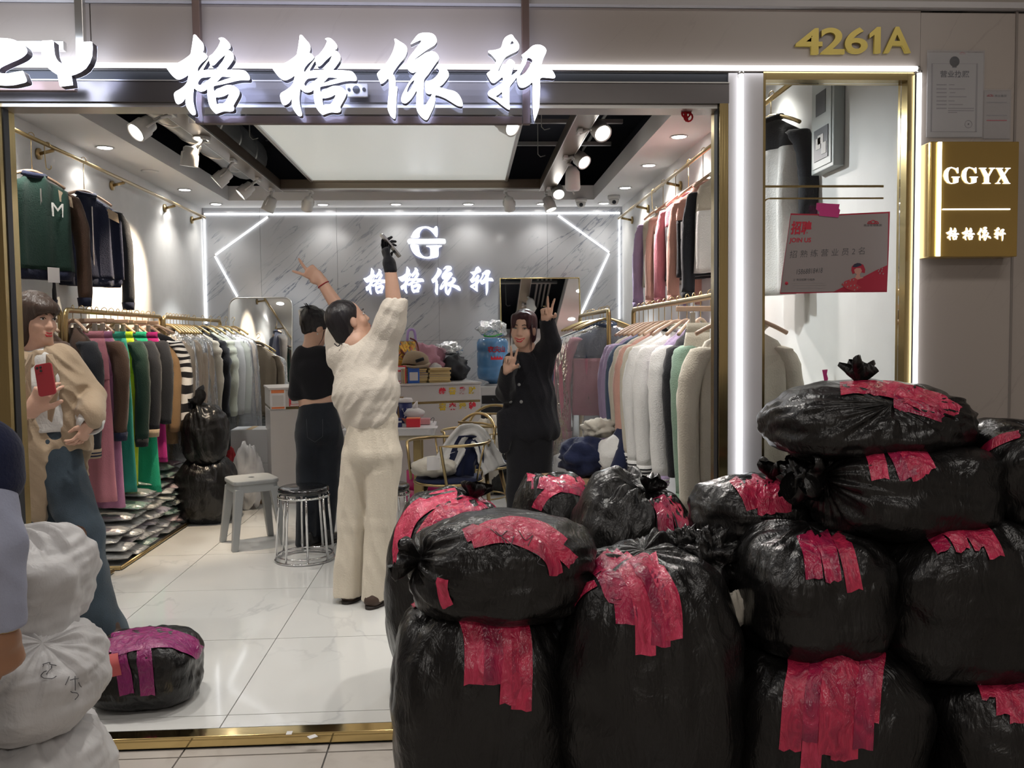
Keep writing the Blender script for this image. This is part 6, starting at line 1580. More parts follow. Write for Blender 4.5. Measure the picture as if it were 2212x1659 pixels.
# ---------------------------------------------------------------- woman in white sweatsuit, seen from behind, phone raised
def P(px, py, Y): return at_y(px, py, Y)
def white_woman():
    o = V(-0.60, 4.45, 0.0)
    e = person('woman seen from behind in off-white sweatsuit, raising a phone and a V sign', o)
    hc = P(756, 694, 4.52); R = frame((0.80, 0.36, 0.42), (-0.42, -0.12, 0.9))
    neck = P(768, 742, 4.50); chest = P(792, 800, 4.5); pel = P(802, 940, 4.47)
    shR = P(822, 765, 4.50); elR = P(852, 668, 4.43); wrR = P(843, 577, 4.42)
    shL = P(742, 775, 4.56); elL = P(742, 682, 4.74); wrL = P(692, 605, 4.74)
    hipL = P(776, 985, 4.50); knL = P(764, 1140, 4.50); anL = P(752, 1278, 4.52)
    hipR = P(828, 985, 4.45); knR = P(818, 1140, 4.43); anR = P(803, 1290, 4.42)
    lo, hi = bbox([hc, P(625, 540, 4.7), wrR, P(850, 480, 4.4), anL, anR, shR], 0.14)
    s = SDF(lo, hi, 0.0055)
    L = add_head(s, hc, R, 0.98)
    s.cone(L(0, -0.03, -0.05), neck, 0.050, 0.054, 0.03); s.cone(neck, chest, 0.055, 0.09, 0.06, u=(1, 0, 0), fa=0.65)
    s.cone(chest, pel, 0.095, 0.115, 0.06, u=(1, 0, 0), fa=0.7)
    for a, b, c in ((hipL, knL, anL), (hipR, knR, anR)): s.cone(a, b, 0.068, 0.05, 0.04); s.cone(b, c, 0.05, 0.036, 0.03)
    s.cone(shR, elR, 0.046, 0.041, 0.04); s.cone(elR, wrR, 0.044, 0.028, 0.02)
    s.cone(shL, elL, 0.046, 0.040, 0.04); s.cone(elL, wrL, 0.043, 0.028, 0.02)
    F = P(652, 572, 4.74)-wrL
    add_hand(s, wrL, F, (0.25, 0.9, -0.1), (0.03, 0.03, 0.95, 1.0), (0.42, -0.30, -0.1, -0.15), (0.6, 1.3), right=True, sc=1.02)
    put('body', s, m_skin, e, o)
    face_parts(e, L, R, 0.98, o, 0.2)
    # hair: smooth, tucked low at the nape
    lo, hi = bbox([hc], 0.22); s = SDF(lo, hi, 0.004); Rn = [list(r) for r in R]
    s.ell(L(0, -0.026, 0.040), (0.082, 0.094, 0.088), Rn, 0.02); s.ell(L(0, -0.055, -0.025), (0.066, 0.060, 0.085), Rn, 0.04)
    s.ell(L(0.0, -0.075, -0.075), (0.035, 0.035, 0.05), Rn, 0.03)
    s.ell(L(0, 0.085, -0.030), (0.085, 0.075, 0.082), Rn, 0.02, 's')
    for sx in (-1, 1): s.ell(L(sx*0.08, 0.0, -0.012), (0.03, 0.022, 0.03), Rn, 0.01, 's')
    s.noise(0.004, np.array(R)[:, :].T*np.array([[60], [60], [9]]), 3.0)
    put('hair', s, m_hair, e, o)
    MB().tube([q-o for q in smooth_path([L(-0.03, -0.09, -0.09), L(-0.05, -0.11, -0.13), P(738, 742, 4.45), P(730, 748, 4.44), P(722, 742, 4.44)])], 0.003, 5).build('hair_strand', m_hair, e)
    # sweatshirt
    lo, hi = bbox([P(705, 640, 4.5), P(885, 920, 4.5), shL, shR], 0.2); s = SDF(lo, hi, 0.006)
    u = (0.85, -0.5, 0)
    s.cone(P(782, 775, 4.52), P(791, 850, 4.49), 0.150, 0.182, 0.05, u=u, fa=0.72, fb=0.76)
    s.cone(P(791, 850, 4.49), P(795, 876, 4.48), 0.182, 0.160, 0.03, u=u, fa=0.78)
    s.cone(P(796, 880, 4.48), P(797, 893, 4.48), 0.160, 0.154, 0.014, u=u, fa=0.8)
    s.cone(P(758, 758, 4.53), P(812, 768, 4.51), 0.085, 0.085, 0.06)
    s.cone(P(815, 775, 4.51), P(843, 700, 4.45), 0.095, 0.078, 0.06); s.cone(P(840, 705, 4.45), P(849, 668, 4.43), 0.076, 0.068, 0.03)
    s.cone(P(850, 667, 4.43), P(852, 659, 4.43), 0.070, 0.066, 0.01)
    s.cone(P(740, 775, 4.56), P(733, 720, 4.66), 0.080, 0.070, 0.05); s.cone(P(733, 720, 4.66), elL, 0.07, 0.06, 0.03)
    s.ell(P(763, 747, 4.51), (0.066, 0.064, 0.028), None, 0.02)
    s.ell(L(0.0, -0.02, -0.06), (0.052, 0.055, 0.05), None, 0.01, 's')
    s.cone(elR+(wrR-elR)*0.0, wrR, 0.048, 0.050, 0.004, 's')
    Q = np.array([[10, 0, -6.0], [0, 5, 0], [-1.0, 0, -1.8]])
    s.noise(0.010, 7, 1.7); s.noise(0.013, Q, 4.2, ridge=True); s.noise(0.008, Q*1.7, 6.2, ridge=True); s.noise(0.002, 40, 2.0)
    put('sweatshirt', s, m_offw, e, o)
    # wide sweatpants
    lo, hi = bbox([P(740, 895, 4.45), P(870, 1310, 4.45), P(715, 1300, 4.5)], 0.12); s = SDF(lo, hi, 0.006)
    u = (0.9, -0.43, 0)
    s.cone(P(800, 897, 4.48), P(801, 905, 4.48), 0.130, 0.133, 0.01, u=u, fa=0.76)
    s.cone(P(802, 915, 4.48), P(803, 975, 4.47), 0.133, 0.158, 0.03, u=u, fa=0.78)
    s.cone(P(775, 985, 4.50), P(762, 1130, 4.50), 0.096, 0.080, 0.02); s.cone(P(762, 1130, 4.50), P(749, 1292, 4.50), 0.080, 0.077, 0.012)
    s.cone(P(829, 985, 4.45), P(823, 1130, 4.43), 0.098, 0.076, 0.02); s.cone(P(823, 1130, 4.43), P(806, 1302, 4.41), 0.076, 0.067, 0.012)
    s.cut(V(0, 0, 0.034), (0, 0, -1)); s.cut(P(800, 890, 4.48), (0, 0, 1))
    s.noise(0.010, (7, 7, 2.2), 8.0); s.noise(0.013, np.array([[11, 0, 3], [0, 8, 2], [1, 0, 1.6]]), 5.0, ridge=True); s.noise(0.004, np.array([[70, 0, 0], [0, 70, 0], [0, 0, 3.0]]), 5.0)
    put('sweatpants', s, m_offw2, e, o)
    shoe(e, o, V(P(750, 1290, 4.46).x-0.01, 4.435, 0), V(P(744, 1290, 4.46).x+0.09, 4.66, 0), m_shoe_b, m_sole)
    shoe(e, o, V(P(800, 1300, 4.36).x-0.01, 4.335, 0), V(P(800, 1300, 4.36).x+0.09, 4.56, 0), m_shoe_b, m_sole)
    # fingerless black glove on the raised hand, holding a phone
    lo, hi = bbox([wrR, P(800, 485, 4.42), P(870, 560, 4.42)], 0.06); s = SDF(lo, hi, 0.0035)
    F = P(822, 505, 4.42)-wrR
    s.cone(wrR-(wrR-elR).normalized()*0.012, wrR+F*0.1, 0.033, 0.034, 0.01)
    tips = add_hand(s, wrR+F.normalized()*0.005, F, (0.75, 0.25, -0.6), (0.12, 0.30, 0.42, 0.5), (0.10, 0.02, -0.04, -0.1), (0.55, 0.6), right=True, sc=1.06)
    s.noise(0.0012, 60, 1.0)
    g = put('glove', s, m_blk, e, o)
    MB().tube([tips[0]-o-(tips[0]-wrR).normalized()*0.006, tips[0]-o+(tips[0]-wrR).normalized()*0.012], [0.0086, 0.006], 8).build('fingertip', m_skin, e)
    # red string bracelet
    d = (wrL-elL).normalized(); c = wrL-d*0.03; e1 = d.orthogonal().normalized(); e2 = d.cross(e1)
    MB().tube([c-o+(e1*math.cos(a)+e2*math.sin(a))*0.0325 for a in [2*PI*k/24 for k in range(24)]], 0.0028, 6, closed=True).build('bracelet', material('red_cord', (0.30, 0.01, 0.02), 0.7), e)
    ph = empty('phone', tuple(P(843, 530, 4.42)), label='dark phone held up high in a black glove', cat='phone')
    ph.rotation_euler = (V(0.6, 0.15, -0.75)).to_track_quat('Y', 'Z').to_euler()
    MB().prism(rounded_rect(0.072, 0.150, 0.010), -0.004, 0.004).build('phone_body', material('phone_silver', (0.5, 0.5, 0.5), 0.25, 0.8), ph)
    MB().prism(rounded_rect(0.066, 0.144, 0.008), 0.0041, 0.0048).build('screen', material('phone_glass', (0.01, 0.01, 0.012), 0.08), ph)
white_woman()

# ---------------------------------------------------------------- woman in black crop top, seen from behind
def black_top():
    o = V(-1.05, 5.75, 0.0)
    e = person('woman with clipped-up hair in black crop top and dark jeans, seen from behind', o)
    Yc = 5.78
    hc = P(688, 709, Yc+0.03); R = frame((0.82, 0.34, -0.46), (0.40, 0.14, 0.90))
    neck = P(672, 752, Yc); chest = P(676, 800, Yc); pel = P(688, 925, Yc)
    shL = P(646, 778, Yc); elL = P(640, 850, Yc-0.02); wrL = P(690, 852, Yc+0.22)
    shR = P(708, 780, Yc+0.02); elR = P(712, 850, Yc); wrR = P(722, 846, Yc+0.22)
    hipL = P(668, 955, Yc); knL = P(664, 1065, Yc-0.02); anL = P(660, 1172, Yc-0.02)
    hipR = P(708, 955, Yc+0.02); knR = P(706, 1065, Yc+0.02); anR = P(700, 1162, Yc+0.06)
    lo, hi = bbox([hc, anL, anR, elL, P(745, 900, Yc), wrL, wrR], 0.15); s = SDF(lo, hi, 0.006)
    L = add_head(s, hc, R, 0.97)
    s.cone(L(0, -0.03, -0.05), neck, 0.046, 0.048, 0.03); s.cone(neck, P(676, 785, Yc), 0.052, 0.085, 0.04, u=(1, 0, 0), fa=0.62)
    s.cone(P(676, 785, Yc), P(684, 868, Yc), 0.102, 0.104, 0.05, u=(1, 0, 0), fa=0.66); s.cone(P(684, 868, Yc), pel, 0.104, 0.118, 0.04, u=(1, 0, 0), fa=0.70)
    for a, b, c in ((hipL, knL, anL), (hipR, knR, anR)): s.cone(a, b, 0.07, 0.05, 0.04); s.cone(b, c, 0.05, 0.036, 0.03)
    for a, b, c, rt in ((shL, elL, wrL, False), (shR, elR, wrR, True)):
        s.cone(a, b, 0.042, 0.036, 0.03); s.cone(b, c, 0.036, 0.026, 0.02)
        add_hand(s, c, (0.3, 0.9, 0.35), (0.6 if not rt else -0.6, 0, 0.3), (0.4, 0.45, 0.5, 0.5), right=rt, sc=0.95)
    put('body', s, m_skin2, e, o); face_parts(e, L, R, 0.97, o, 0.1)
    lo, hi = bbox([hc], 0.2); s = SDF(lo, hi, 0.0045); Rn = [list(r) for r in R]
    s.ell(L(0, -0.024, 0.038), (0.084, 0.096, 0.086), Rn, 0.02); s.ell(L(0, -0.065, -0.02), (0.062, 0.045, 0.06), Rn, 0.03)
    s.ell(L(0, -0.10, 0.035), (0.062, 0.05, 0.07), Rn, 0.03); s.ell(L(-0.01, -0.085, 0.085), (0.055, 0.05, 0.035), Rn, 0.03)
    s.ell(L(0, 0.09, -0.02), (0.085, 0.072, 0.088), Rn, 0.02, 's')
    for sx in (-1, 1): s.ell(L(sx*0.08, 0.0, -0.014), (0.03, 0.02, 0.028), Rn, 0.01, 's')
    s.noise(0.006, (45, 45, 16), 3.0); s.noise(0.006, 22, 9.0, ridge=True)
    put('hair', s, m_hair, e, o)
    rr = random.Random(4)
    mb = MB()
    for k in range(16):
        a = rr.uniform(-1.6, 1.6); st = L(0.03*a, -0.12, 0.085)
        mb.tube([st-o, st-o+R @ V(0.02*a, -0.02, 0.012), st-o+R @ V(0.045*a, -0.035-0.02*rr.random(), -0.02+0.045*rr.random())], [0.006, 0.0035, 0.001], 5)
    for sx in (0.06, -0.05): mb.tube([L(sx, 0.03, 0.0)-o, L(sx, 0.045, -0.06)-o, L(sx*0.9, 0.04, -0.12)-o], [0.003, 0.002, 0.001], 4)
    mb.build('loose_hair', m_hair, e)
    cl = MB(); cp_ = L(-0.035, -0.13, 0.05)-o
    cl.tube([cp_+R @ V(-0.03, -0.01, 0.03), cp_+R @ V(0.0, -0.03, 0.0), cp_+R @ V(0.035, -0.012, -0.045)], [0.008, 0.012, 0.006], 8)
    cl.tube([cp_+R @ V(-0.035, -0.02, 0.0), cp_+R @ V(0.03, -0.025, 0.012)], [0.012, 0.008], 8)
    cl.build('hair_clip', material('pearl_white', (0.75, 0.73, 0.70), 0.2), e)
    MB().lathe([(0, -0.007), (0.006, 0), (0, 0.007)], c=tuple(L(0.074, -0.004, -0.045)-o), seg=10, cap=False).build('earring', MATS['pearl_white'], e)
    lo, hi = bbox([P(620, 745, Yc), P(735, 880, Yc), wrL, wrR], 0.13); s = SDF(lo, hi, 0.006)
    s.cone(P(676, 772, Yc), P(677, 800, Yc), 0.115, 0.142, 0.04, u=(1, -0.1, 0), fa=0.66); s.cone(P(677, 800, Yc), P(682, 857, Yc), 0.142, 0.122, 0.03, u=(1, -0.1, 0), fa=0.7)
    s.cone(P(655, 765, Yc), P(702, 768, Yc), 0.055, 0.055, 0.04)
    for a, b, c in ((shL, elL, wrL), (shR, elR, wrR)): s.cone(a, b, 0.054, 0.047, 0.03); s.cone(b, b.lerp(c, 0.75), 0.047, 0.036, 0.02)
    s.ell(neck+V(0, 0, 0.045), (0.075, 0.08, 0.04), None, 0.012, 's')
    s.cut(P(682, 860, Yc), (0.1, 0, -1), 0.01); s.noise(0.018, np.array([[10, 0, 6], [0, 8, 0], [3, 0, 4]]), 3.0)
    put('crop_top', s, m_blk, e, o)
    m_dj = fabric('black_denim', (0.018, 0.022, 0.030), 0.4, 220, 0.3, 4)
    lo, hi = bbox([P(632, 865, Yc), P(750, 1190, Yc)], 0.14); s = SDF(lo, hi, 0.006)
    s.cone(P(685, 872, Yc), P(689, 930, Yc), 0.126, 0.156, 0.03, u=(1, -0.2, 0), fa=0.76)
    s.cone(P(668, 950, Yc), knL, 0.092, 0.074, 0.035); s.cone(knL, anL, 0.074, 0.066, 0.03)
    s.cone(P(712, 950, Yc+0.02), knR, 0.094, 0.074, 0.035); s.cone(knR, anR, 0.074, 0.066, 0.03)
    s.cut(P(684, 870, Yc), (-0.05, 0, 1)); s.noise(0.007, (9, 9, 4), 4.0, ridge=True); s.noise(0.006, 9, 1.0)
    put('jeans', s, m_dj, e, o)
    m_st = material('denim_stitch', (0.04, 0.045, 0.055), 0.8)
    MB().tube([P(x, y, Yc-0.125)-o for x, y in ((662, 905), (664, 945), (680, 955), (697, 943), (697, 905))], 0.002, 4).build('pocket_seam', m_st, e)
    shoe(e, o, V(P(657, 1180, 5.7).x, 5.66, 0), V(P(657, 1180, 5.7).x+0.10, 5.87, 0), m_shoe_k, m_sole)
    shoe(e, o, V(P(697, 1175, 5.78).x, 5.74, 0), V(P(697, 1175, 5.78).x+0.1, 5.95, 0), m_shoe_k, m_sole)
black_top()

# ---------------------------------------------------------------- smiling woman in black coat, both hands making V signs
def coat_woman():
    Yc = 5.55; o = V(0.43, Yc, 0.0)
    e = person('smiling woman with wine-red hair in long black coat, making two V signs', o)
    hc = P(1130, 712, Yc-0.03); R = frame((-0.30, -0.95, 0.0), (0.06, 0, 1))
    neck = P(1142, 762, Yc); chest = P(1140, 820, Yc); pel = P(1143, 925, Yc)
    shR = P(1108, 785, Yc); elR = P(1092, 848, Yc-0.06); wrR = P(1097, 800, Yc-0.22)      # her right arm, image left
    shL = P(1168, 778, Yc); elL = P(1190, 742, Yc-0.10); wrL = P(1181, 696, Yc-0.14)
    hipR = P(1122, 960, Yc); knR = P(1124, 1060, Yc); anR = P(1124, 1165, Yc); hipL = P(1162, 960, Yc); knL = P(1164, 1060, Yc+0.02); anL = P(1166, 1165, Yc+0.04)
    lo, hi = bbox([hc, wrR, P(1185, 630, Yc-0.15), anR, anL, shL, shR], 0.15); s = SDF(lo, hi, 0.0055)
    L = add_head(s, hc, R, 1.06)
    s.cone(L(0, -0.03, -0.05), neck, 0.048, 0.05, 0.03); s.cone(neck, chest, 0.055, 0.10, 0.06, u=(1, 0, 0), fa=0.65); s.cone(chest, pel, 0.11, 0.12, 0.06, u=(1, 0, 0), fa=0.7)
    for a, b, c in ((hipL, knL, anL), (hipR, knR, anR)): s.cone(a, b, 0.066, 0.048, 0.04); s.cone(b, c, 0.048, 0.035, 0.03)
    s.cone(shR, elR, 0.042, 0.036, 0.03); s.cone(elR, wrR, 0.036, 0.027, 0.02); s.cone(shL, elL, 0.042, 0.036, 0.03); s.cone(elL, wrL, 0.036, 0.027, 0.02)
    add_hand(s, wrR, (0.22, -0.15, 1.0), (0.15, -1, -0.1), (0.05, 0.05, 1.0, 1.0), (0.02, -0.34, -0.05, -0.1), (0.5, 0.8), right=True, sc=0.98)
    add_hand(s, wrL, (-0.02, -0.15, 1.0), (0.1, -1, -0.1), (0.05, 0.05, 1.0, 1.0), (0.32, -0.04, -0.1, -0.15), (0.5, 0.8), right=True, sc=1.0)
    put('body', s, m_skin2, e, o); face_parts(e, L, R, 1.06, o, 1.3, closed=True)
    lo, hi = bbox([hc], 0.22); s = SDF(lo, hi, 0.0045); Rn = [list(r) for r in R]
    s.ell(L(0, -0.026, 0.045), (0.084, 0.094, 0.088), Rn, 0.02); s.ell(L(0.0, -0.085, 0.06), (0.05, 0.055, 0.06), Rn, 0.03)
    s.ell(L(-0.060, -0.03, -0.02), (0.018, 0.04, 0.06), Rn, 0.02); s.ell(L(0.060, -0.03, -0.01), (0.018, 0.04, 0.05), Rn, 0.02)
    s.ell(L(0, 0.105, -0.045), (0.092, 0.090, 0.092), Rn, 0.012, 's')
    s.ell(L(0, 0.050, 0.082), (0.062, 0.036, 0.026), Rn, 0.02); s.ell(L(-0.048, 0.052, 0.045), (0.018, 0.028, 0.045), Rn, 0.02); s.ell(L(0.048, 0.052, 0.045), (0.018, 0.028, 0.045), Rn, 0.02)
    s.noise(0.005, (50, 50, 14), 6.0); s.noise(0.004, (30, 30, 12), 2.0, ridge=True)
    put('hair', s, m_hairr, e, o)
    mb = MB()
    for sx, ln in ((-0.062, 0.11), (-0.055, 0.09), (0.06, 0.08)): mb.tube([L(sx, 0.05, 0.03)-o, L(sx*1.12, 0.05, -0.03)-o, L(sx*1.05, 0.045, -0.03-ln)-o], [0.005, 0.004, 0.001], 5)
    mb.build('loose_hair', m_hairr, e)
    # white collar at the neck
    lo, hi = bbox([neck], 0.16); s = SDF(lo, hi, 0.006); s.cone(P(1140, 768, Yc-0.01), P(1139, 790, Yc-0.01), 0.056, 0.06, 0.02, u=(1, 0, 0), fa=0.75); s.ell(neck+V(0, 0, 0.045), (0.056, 0.056, 0.04), None, 0.01, 's')
    put('white_shirt', s, m_whc, e, o)
    # coat
    m_coat = fabric('black_wool_coat', (0.014, 0.014, 0.018), 0.35, 130, 0.2)
    lo, hi = bbox([P(1070, 680, Yc), P(1210, 1000, Yc), wrR, wrL], 0.16); s = SDF(lo, hi, 0.006)
    u = (1, -0.15, 0)
    s.cone(P(1141, 790, Yc), P(1140, 850, Yc), 0.130, 0.152, 0.05, u=u, fa=0.68); s.cone(P(1140, 850, Yc), P(1142, 925, Yc), 0.152, 0.172, 0.04, u=u, fa=0.72)
    s.cone(P(1175, 880, Yc+0.02), P(1184, 925, Yc+0.03), 0.075, 0.085, 0.05); s.cone(P(1092, 900, Yc-0.04), P(1088, 968, Yc-0.06), 0.05, 0.035, 0.05)
    s.cone(P(1118, 780, Yc), P(1165, 778, Yc), 0.062, 0.066, 0.05)
    s.cone(shR, elR, 0.062, 0.064, 0.03); s.cone(elR, wrR, 0.062, 0.048, 0.02)
    s.cone(P(1164, 785, Yc), elL, 0.082, 0.066, 0.05); s.cone(elL, wrL, 0.064, 0.050, 0.02)
    s.cone(wrR, wrR+(wrR-elR)*0.5, 0.036, 0.04, 0.004, 's'); s.cone(wrL, wrL+(wrL-elL)*0.5, 0.036, 0.04, 0.004, 's')
    s.cone(P(1137, 745, Yc-0.14), P(1128, 812, Yc-0.14), 0.06, 0.008, 0.01, 's')
    s.ell(neck+V(0, 0, 0.05), (0.058, 0.07, 0.07), None, 0.01, 's')
    s.noise(0.024, np.array([[8, 0, 3], [0, 7, 0], [2, 0, 2.6]]), 2.0); s.noise(0.012, np.array([[14, 3, 5], [0, 10, 0], [3, 0, 4]]), 7.0, ridge=True)
    c = put('coat', s, m_coat, e, o)
    bv = BVHTree.FromPolygons([v.co+o for v in c.data.vertices], [tuple(p.vertices) for p in c.data.polygons])
    m_but = material('pearl_button', (0.25, 0.25, 0.25), 0.3)
    for px, py in ((1121, 792), (1121, 831), (1126, 868), (1103, 868)):
        h, nn, i, t = bv.ray_cast(CAM, ray(px, py).normalized())
        if h: MB().lathe([(0.0, 0.0), (0.011, 0.0), (0.010, 0.004), (0.0, 0.003)], seg=14, M=Matrix.Translation(h+nn*0.0005-o) @ nn.to_track_quat('Z', 'Y').to_matrix().to_4x4()).build('button', m_but, e)
    lp = MB()
    for pts in ([(1130, 760), (1122, 785), (1113, 812), (1104, 800), (1115, 768)], [(1150, 762), (1148, 790), (1130, 830), (1142, 800), (1158, 775)]):
        q = []
        for px, py in pts:
            h, nn, i, t = bv.ray_cast(CAM, ray(px, py).normalized()); q.append((h+nn*0.006-o) if h else P(px, py, Yc-0.13)-o)
        lp.add(q, [tuple(range(len(q)))])
    lo_ = lp.build('lapel', m_coat, e); sm = lo_.modifiers.new('solid', 'SOLIDIFY'); sm.thickness = 0.006; sm.offset = 0
    # trousers
    lo, hi = bbox([P(1095, 920, Yc), P(1195, 1180, Yc)], 0.14); s = SDF(lo, hi, 0.007)
    s.cone(P(1143, 915, Yc), P(1143, 945, Yc), 0.125, 0.135, 0.03, u=(1, 0, 0), fa=0.75)
    s.cone(P(1124, 950, Yc), knR, 0.09, 0.088, 0.03); s.cone(knR, P(1123, 1158, Yc), 0.088, 0.085, 0.03); s.cone(P(1164, 950, Yc), knL, 0.09, 0.088, 0.03); s.cone(knL, P(1167, 1158, Yc+0.03), 0.088, 0.085, 0.03)
    s.noise(0.009, (9, 9, 2.5), 3.0, ridge=True); put('trousers', s, m_blk, e, o)
    for p_, dx in ((anR, -0.06), (anL, 0.02)): shoe(e, o, V(p_.x, p_.y+0.06, 0), V(p_.x+dx, p_.y-0.17, 0), m_shoe_k, m_sole)
    rg = wrL+V(-0.012, -0.01, 0.10)
    MB().tube([rg-o+V(0.0092*math.cos(a), 0.0092*math.sin(a), 0) for a in [2*PI*k/16 for k in range(16)]], 0.0015, 5, closed=True).build('ring', m_goldm, e)
coat_woman()

# ---------------------------------------------------------------- woman in beige blazer beside the left jamb
def blazer_woman():
    Yc = 4.0; o = V(-1.75, Yc, 0.0)
    e = person('laughing woman in beige blazer and flared jeans by the left door jamb', o)
    hc = P(77, 690, Yc); R = frame((0.90, -0.42, -0.06), (0.06, 0, 1))
    neck = P(80, 755, Yc+0.02); chest = P(95, 820, Yc+0.02); pel = P(105, 950, Yc+0.02)
    shL = P(138, 783, Yc+0.06); elL = P(196, 858, Yc+0.10); wrL = P(196, 912, Yc-0.06)
    shR = P(38, 790, Yc); elR = P(24, 905, Yc-0.10); wrR = P(72, 884, Yc-0.28)
    hip1 = P(120, 985, Yc+0.02); kn1 = P(180, 1150, Yc-0.06); an1 = P(216, 1350, Yc-0.02)
    hip2 = P(84, 985, Yc); kn2 = P(80, 1160, Yc+0.02); an2 = P(88, 1350, Yc+0.06)
    lo, hi = bbox([hc, elL, elR, wrR, an1, an2, P(130, 1380, Yc)], 0.16); s = SDF(lo, hi, 0.006)
    L = add_head(s, hc, R, 1.0)
    s.cone(L(0, -0.03, -0.05), neck, 0.049, 0.052, 0.03); s.cone(neck, chest, 0.06, 0.10, 0.06, u=(1, 0, 0), fa=0.65); s.cone(chest, pel, 0.105, 0.12, 0.06, u=(1, 0, 0), fa=0.7)
    for a, b, c in ((hip1, kn1, an1), (hip2, kn2, an2)): s.cone(a, b, 0.07, 0.05, 0.04); s.cone(b, c, 0.05, 0.036, 0.03)
    s.cone(shR, elR, 0.04, 0.034, 0.03); s.cone(elR, wrR, 0.038, 0.030, 0.02); s.cone(shL, elL, 0.04, 0.034, 0.03); s.cone(elL, wrL, 0.034, 0.027, 0.02)
    add_hand(s, wrR, P(103, 830, Yc-0.30)-wrR, (0.15, 0.95, 0.1), (0.30, 0.38, 0.45, 0.5), (0.12, 0.03, -0.05, -0.12), (0.55, 0.3), right=False, sc=1.08)
    add_hand(s, wrL, (-0.35, -0.3, -0.8), (-0.7, 0.2, 0.2), (0.3, 0.3, 0.3, 0.3), right=False, sc=0.95)
    put('body', s, m_skin, e, o); face_parts(e, L, R, 1.0, o, 1.0)
    lo, hi = bbox([hc], 0.22); s = SDF(lo, hi, 0.0045); Rn = [list(r) for r in R]
    s.ell(L(0, -0.018, 0.042), (0.088, 0.104, 0.090), Rn, 0.02); s.ell(L(-0.05, -0.03, -0.05), (0.042, 0.075, 0.085), Rn, 0.03); s.ell(L(0.05, -0.04, -0.05), (0.042, 0.065, 0.085), Rn, 0.03)
    s.ell(L(0, -0.07, -0.05), (0.06, 0.045, 0.085), Rn, 0.03); s.ell(L(0, 0.07, 0.052), (0.06, 0.035, 0.035), Rn, 0.03)
    s.ell(L(0, 0.10, -0.05), (0.085, 0.085, 0.082), Rn, 0.012, 's')
    s.noise(0.005, (50, 50, 12), 6.0); s.noise(0.003, (70, 70, 16), 2.0)
    put('hair', s, m_hairb, e, o)
    lo, hi = bbox([P(20, 745, Yc), P(160, 955, Yc)], 0.15); s = SDF(lo, hi, 0.006)
    s.cone(P(90, 785, Yc), P(92, 830, Yc), 0.115, 0.128, 0.04, u=(1, 0, 0), fa=0.70); s.cone(P(92, 830, Yc), P(100, 925, Yc), 0.128, 0.118, 0.04, u=(1, 0, 0), fa=0.74); s.cone(P(66, 778, Yc), P(108, 778, Yc), 0.042, 0.042, 0.04)
    s.ell(neck+V(0, 0, 0.02), (0.066, 0.075, 0.05), None, 0.01, 's'); s.cut(P(100, 932, Yc), (0, 0, -1))
    s.noise(0.010, np.array([[8, 0, 5], [0, 7, 0], [3, 0, 4]]), 2.0, ridge=True); put('white_tshirt', s, m_whc, e, o)
    # blazer: open at the front, panels swinging apart
    m_bl = fabric('beige_wool_blazer', (0.42, 0.32, 0.22), 0.25, 120, 0.08)
    lo, hi = bbox([P(0, 745, Yc), P(235, 1110, Yc), elR], 0.16); s = SDF(lo, hi, 0.006)
    u = (1, 0.15, 0)
    s.cone(P(88, 795, Yc+0.02), P(92, 840, Yc+0.02), 0.150, 0.165, 0.05, u=u, fa=0.74); s.cone(P(92, 840, Yc+0.02), P(100, 960, Yc+0.03), 0.165, 0.180, 0.04, u=u, fa=0.78); s.cone(P(100, 960, Yc+0.03), P(102, 1075, Yc+0.04), 0.180, 0.185, 0.04, u=u, fa=0.78)
    s.cone(P(45, 778, Yc), P(130, 776, Yc+0.04), 0.062, 0.066, 0.05)
    s.cone(shL, elL, 0.072, 0.064, 0.03); s.cone(elL, wrL+V(0, 0, 0.03), 0.064, 0.058, 0.02)
    s.cone(shR, elR, 0.07, 0.062, 0.03); s.cone(elR, elR.lerp(wrR, 0.62), 0.06, 0.055, 0.02)
    s.cone(P(150, 920, Yc), P(172, 985, Yc-0.03), 0.05, 0.055, 0.05)
    # front opening: a wedge wide below the chest, closed near the button line
    for a, b, ra, rb in ((P(84, 740, Yc-0.15), P(86, 850, Yc-0.15), 0.095, 0.10), (P(86, 850, Yc-0.15), P(102, 940, Yc-0.15), 0.10, 0.095), (P(126, 918, Yc-0.17), P(168, 1110, Yc-0.14), 0.11, 0.16)):
        s.cone(a, b, ra, rb, 0.006, 's')
    s.cone(P(178, 1030, Yc+0.0), P(190, 1120, Yc), 0.13, 0.17, 0.01, 's')
    s.ell(neck+V(0, -0.02, 0.03), (0.062, 0.075, 0.07), None, 0.01, 's')
    s.cone(P(92, 800, Yc+0.02), P(100, 930, Yc+0.02), 0.125, 0.122, 0.004, 's', u=u, fa=0.72)
    s.noise(0.018, np.array([[9, 0, 5], [0, 7, 0], [3, 0, 3]]), 2.0); s.noise(0.014, np.array([[10, 3, 9], [0, 9, 0], [5, 0, 9]]), 7.0, ridge=True)
    put('blazer', s, m_bl, e, o)
    # lapels
    for nm, pts in (('lapel', [(112, 765), (128, 800), (119, 812), (126, 850), (112, 912), (104, 905), (102, 850), (100, 800), (100, 765)]), ('lapel', [(62, 765), (50, 800), (57, 815), (54, 850), (70, 912), (78, 900), (68, 850), (66, 800), (70, 765)])):
        q = [P(x, y, Yc-0.135-0.015*math.sin(i))-o for i, (x, y) in enumerate(pts)]
        lo_ = MB().add(q, [tuple(range(len(q)))]).build(nm, m_bl, e); sm = lo_.modifiers.new('solid', 'SOLIDIFY'); sm.thickness = 0.007; sm.offset = 0
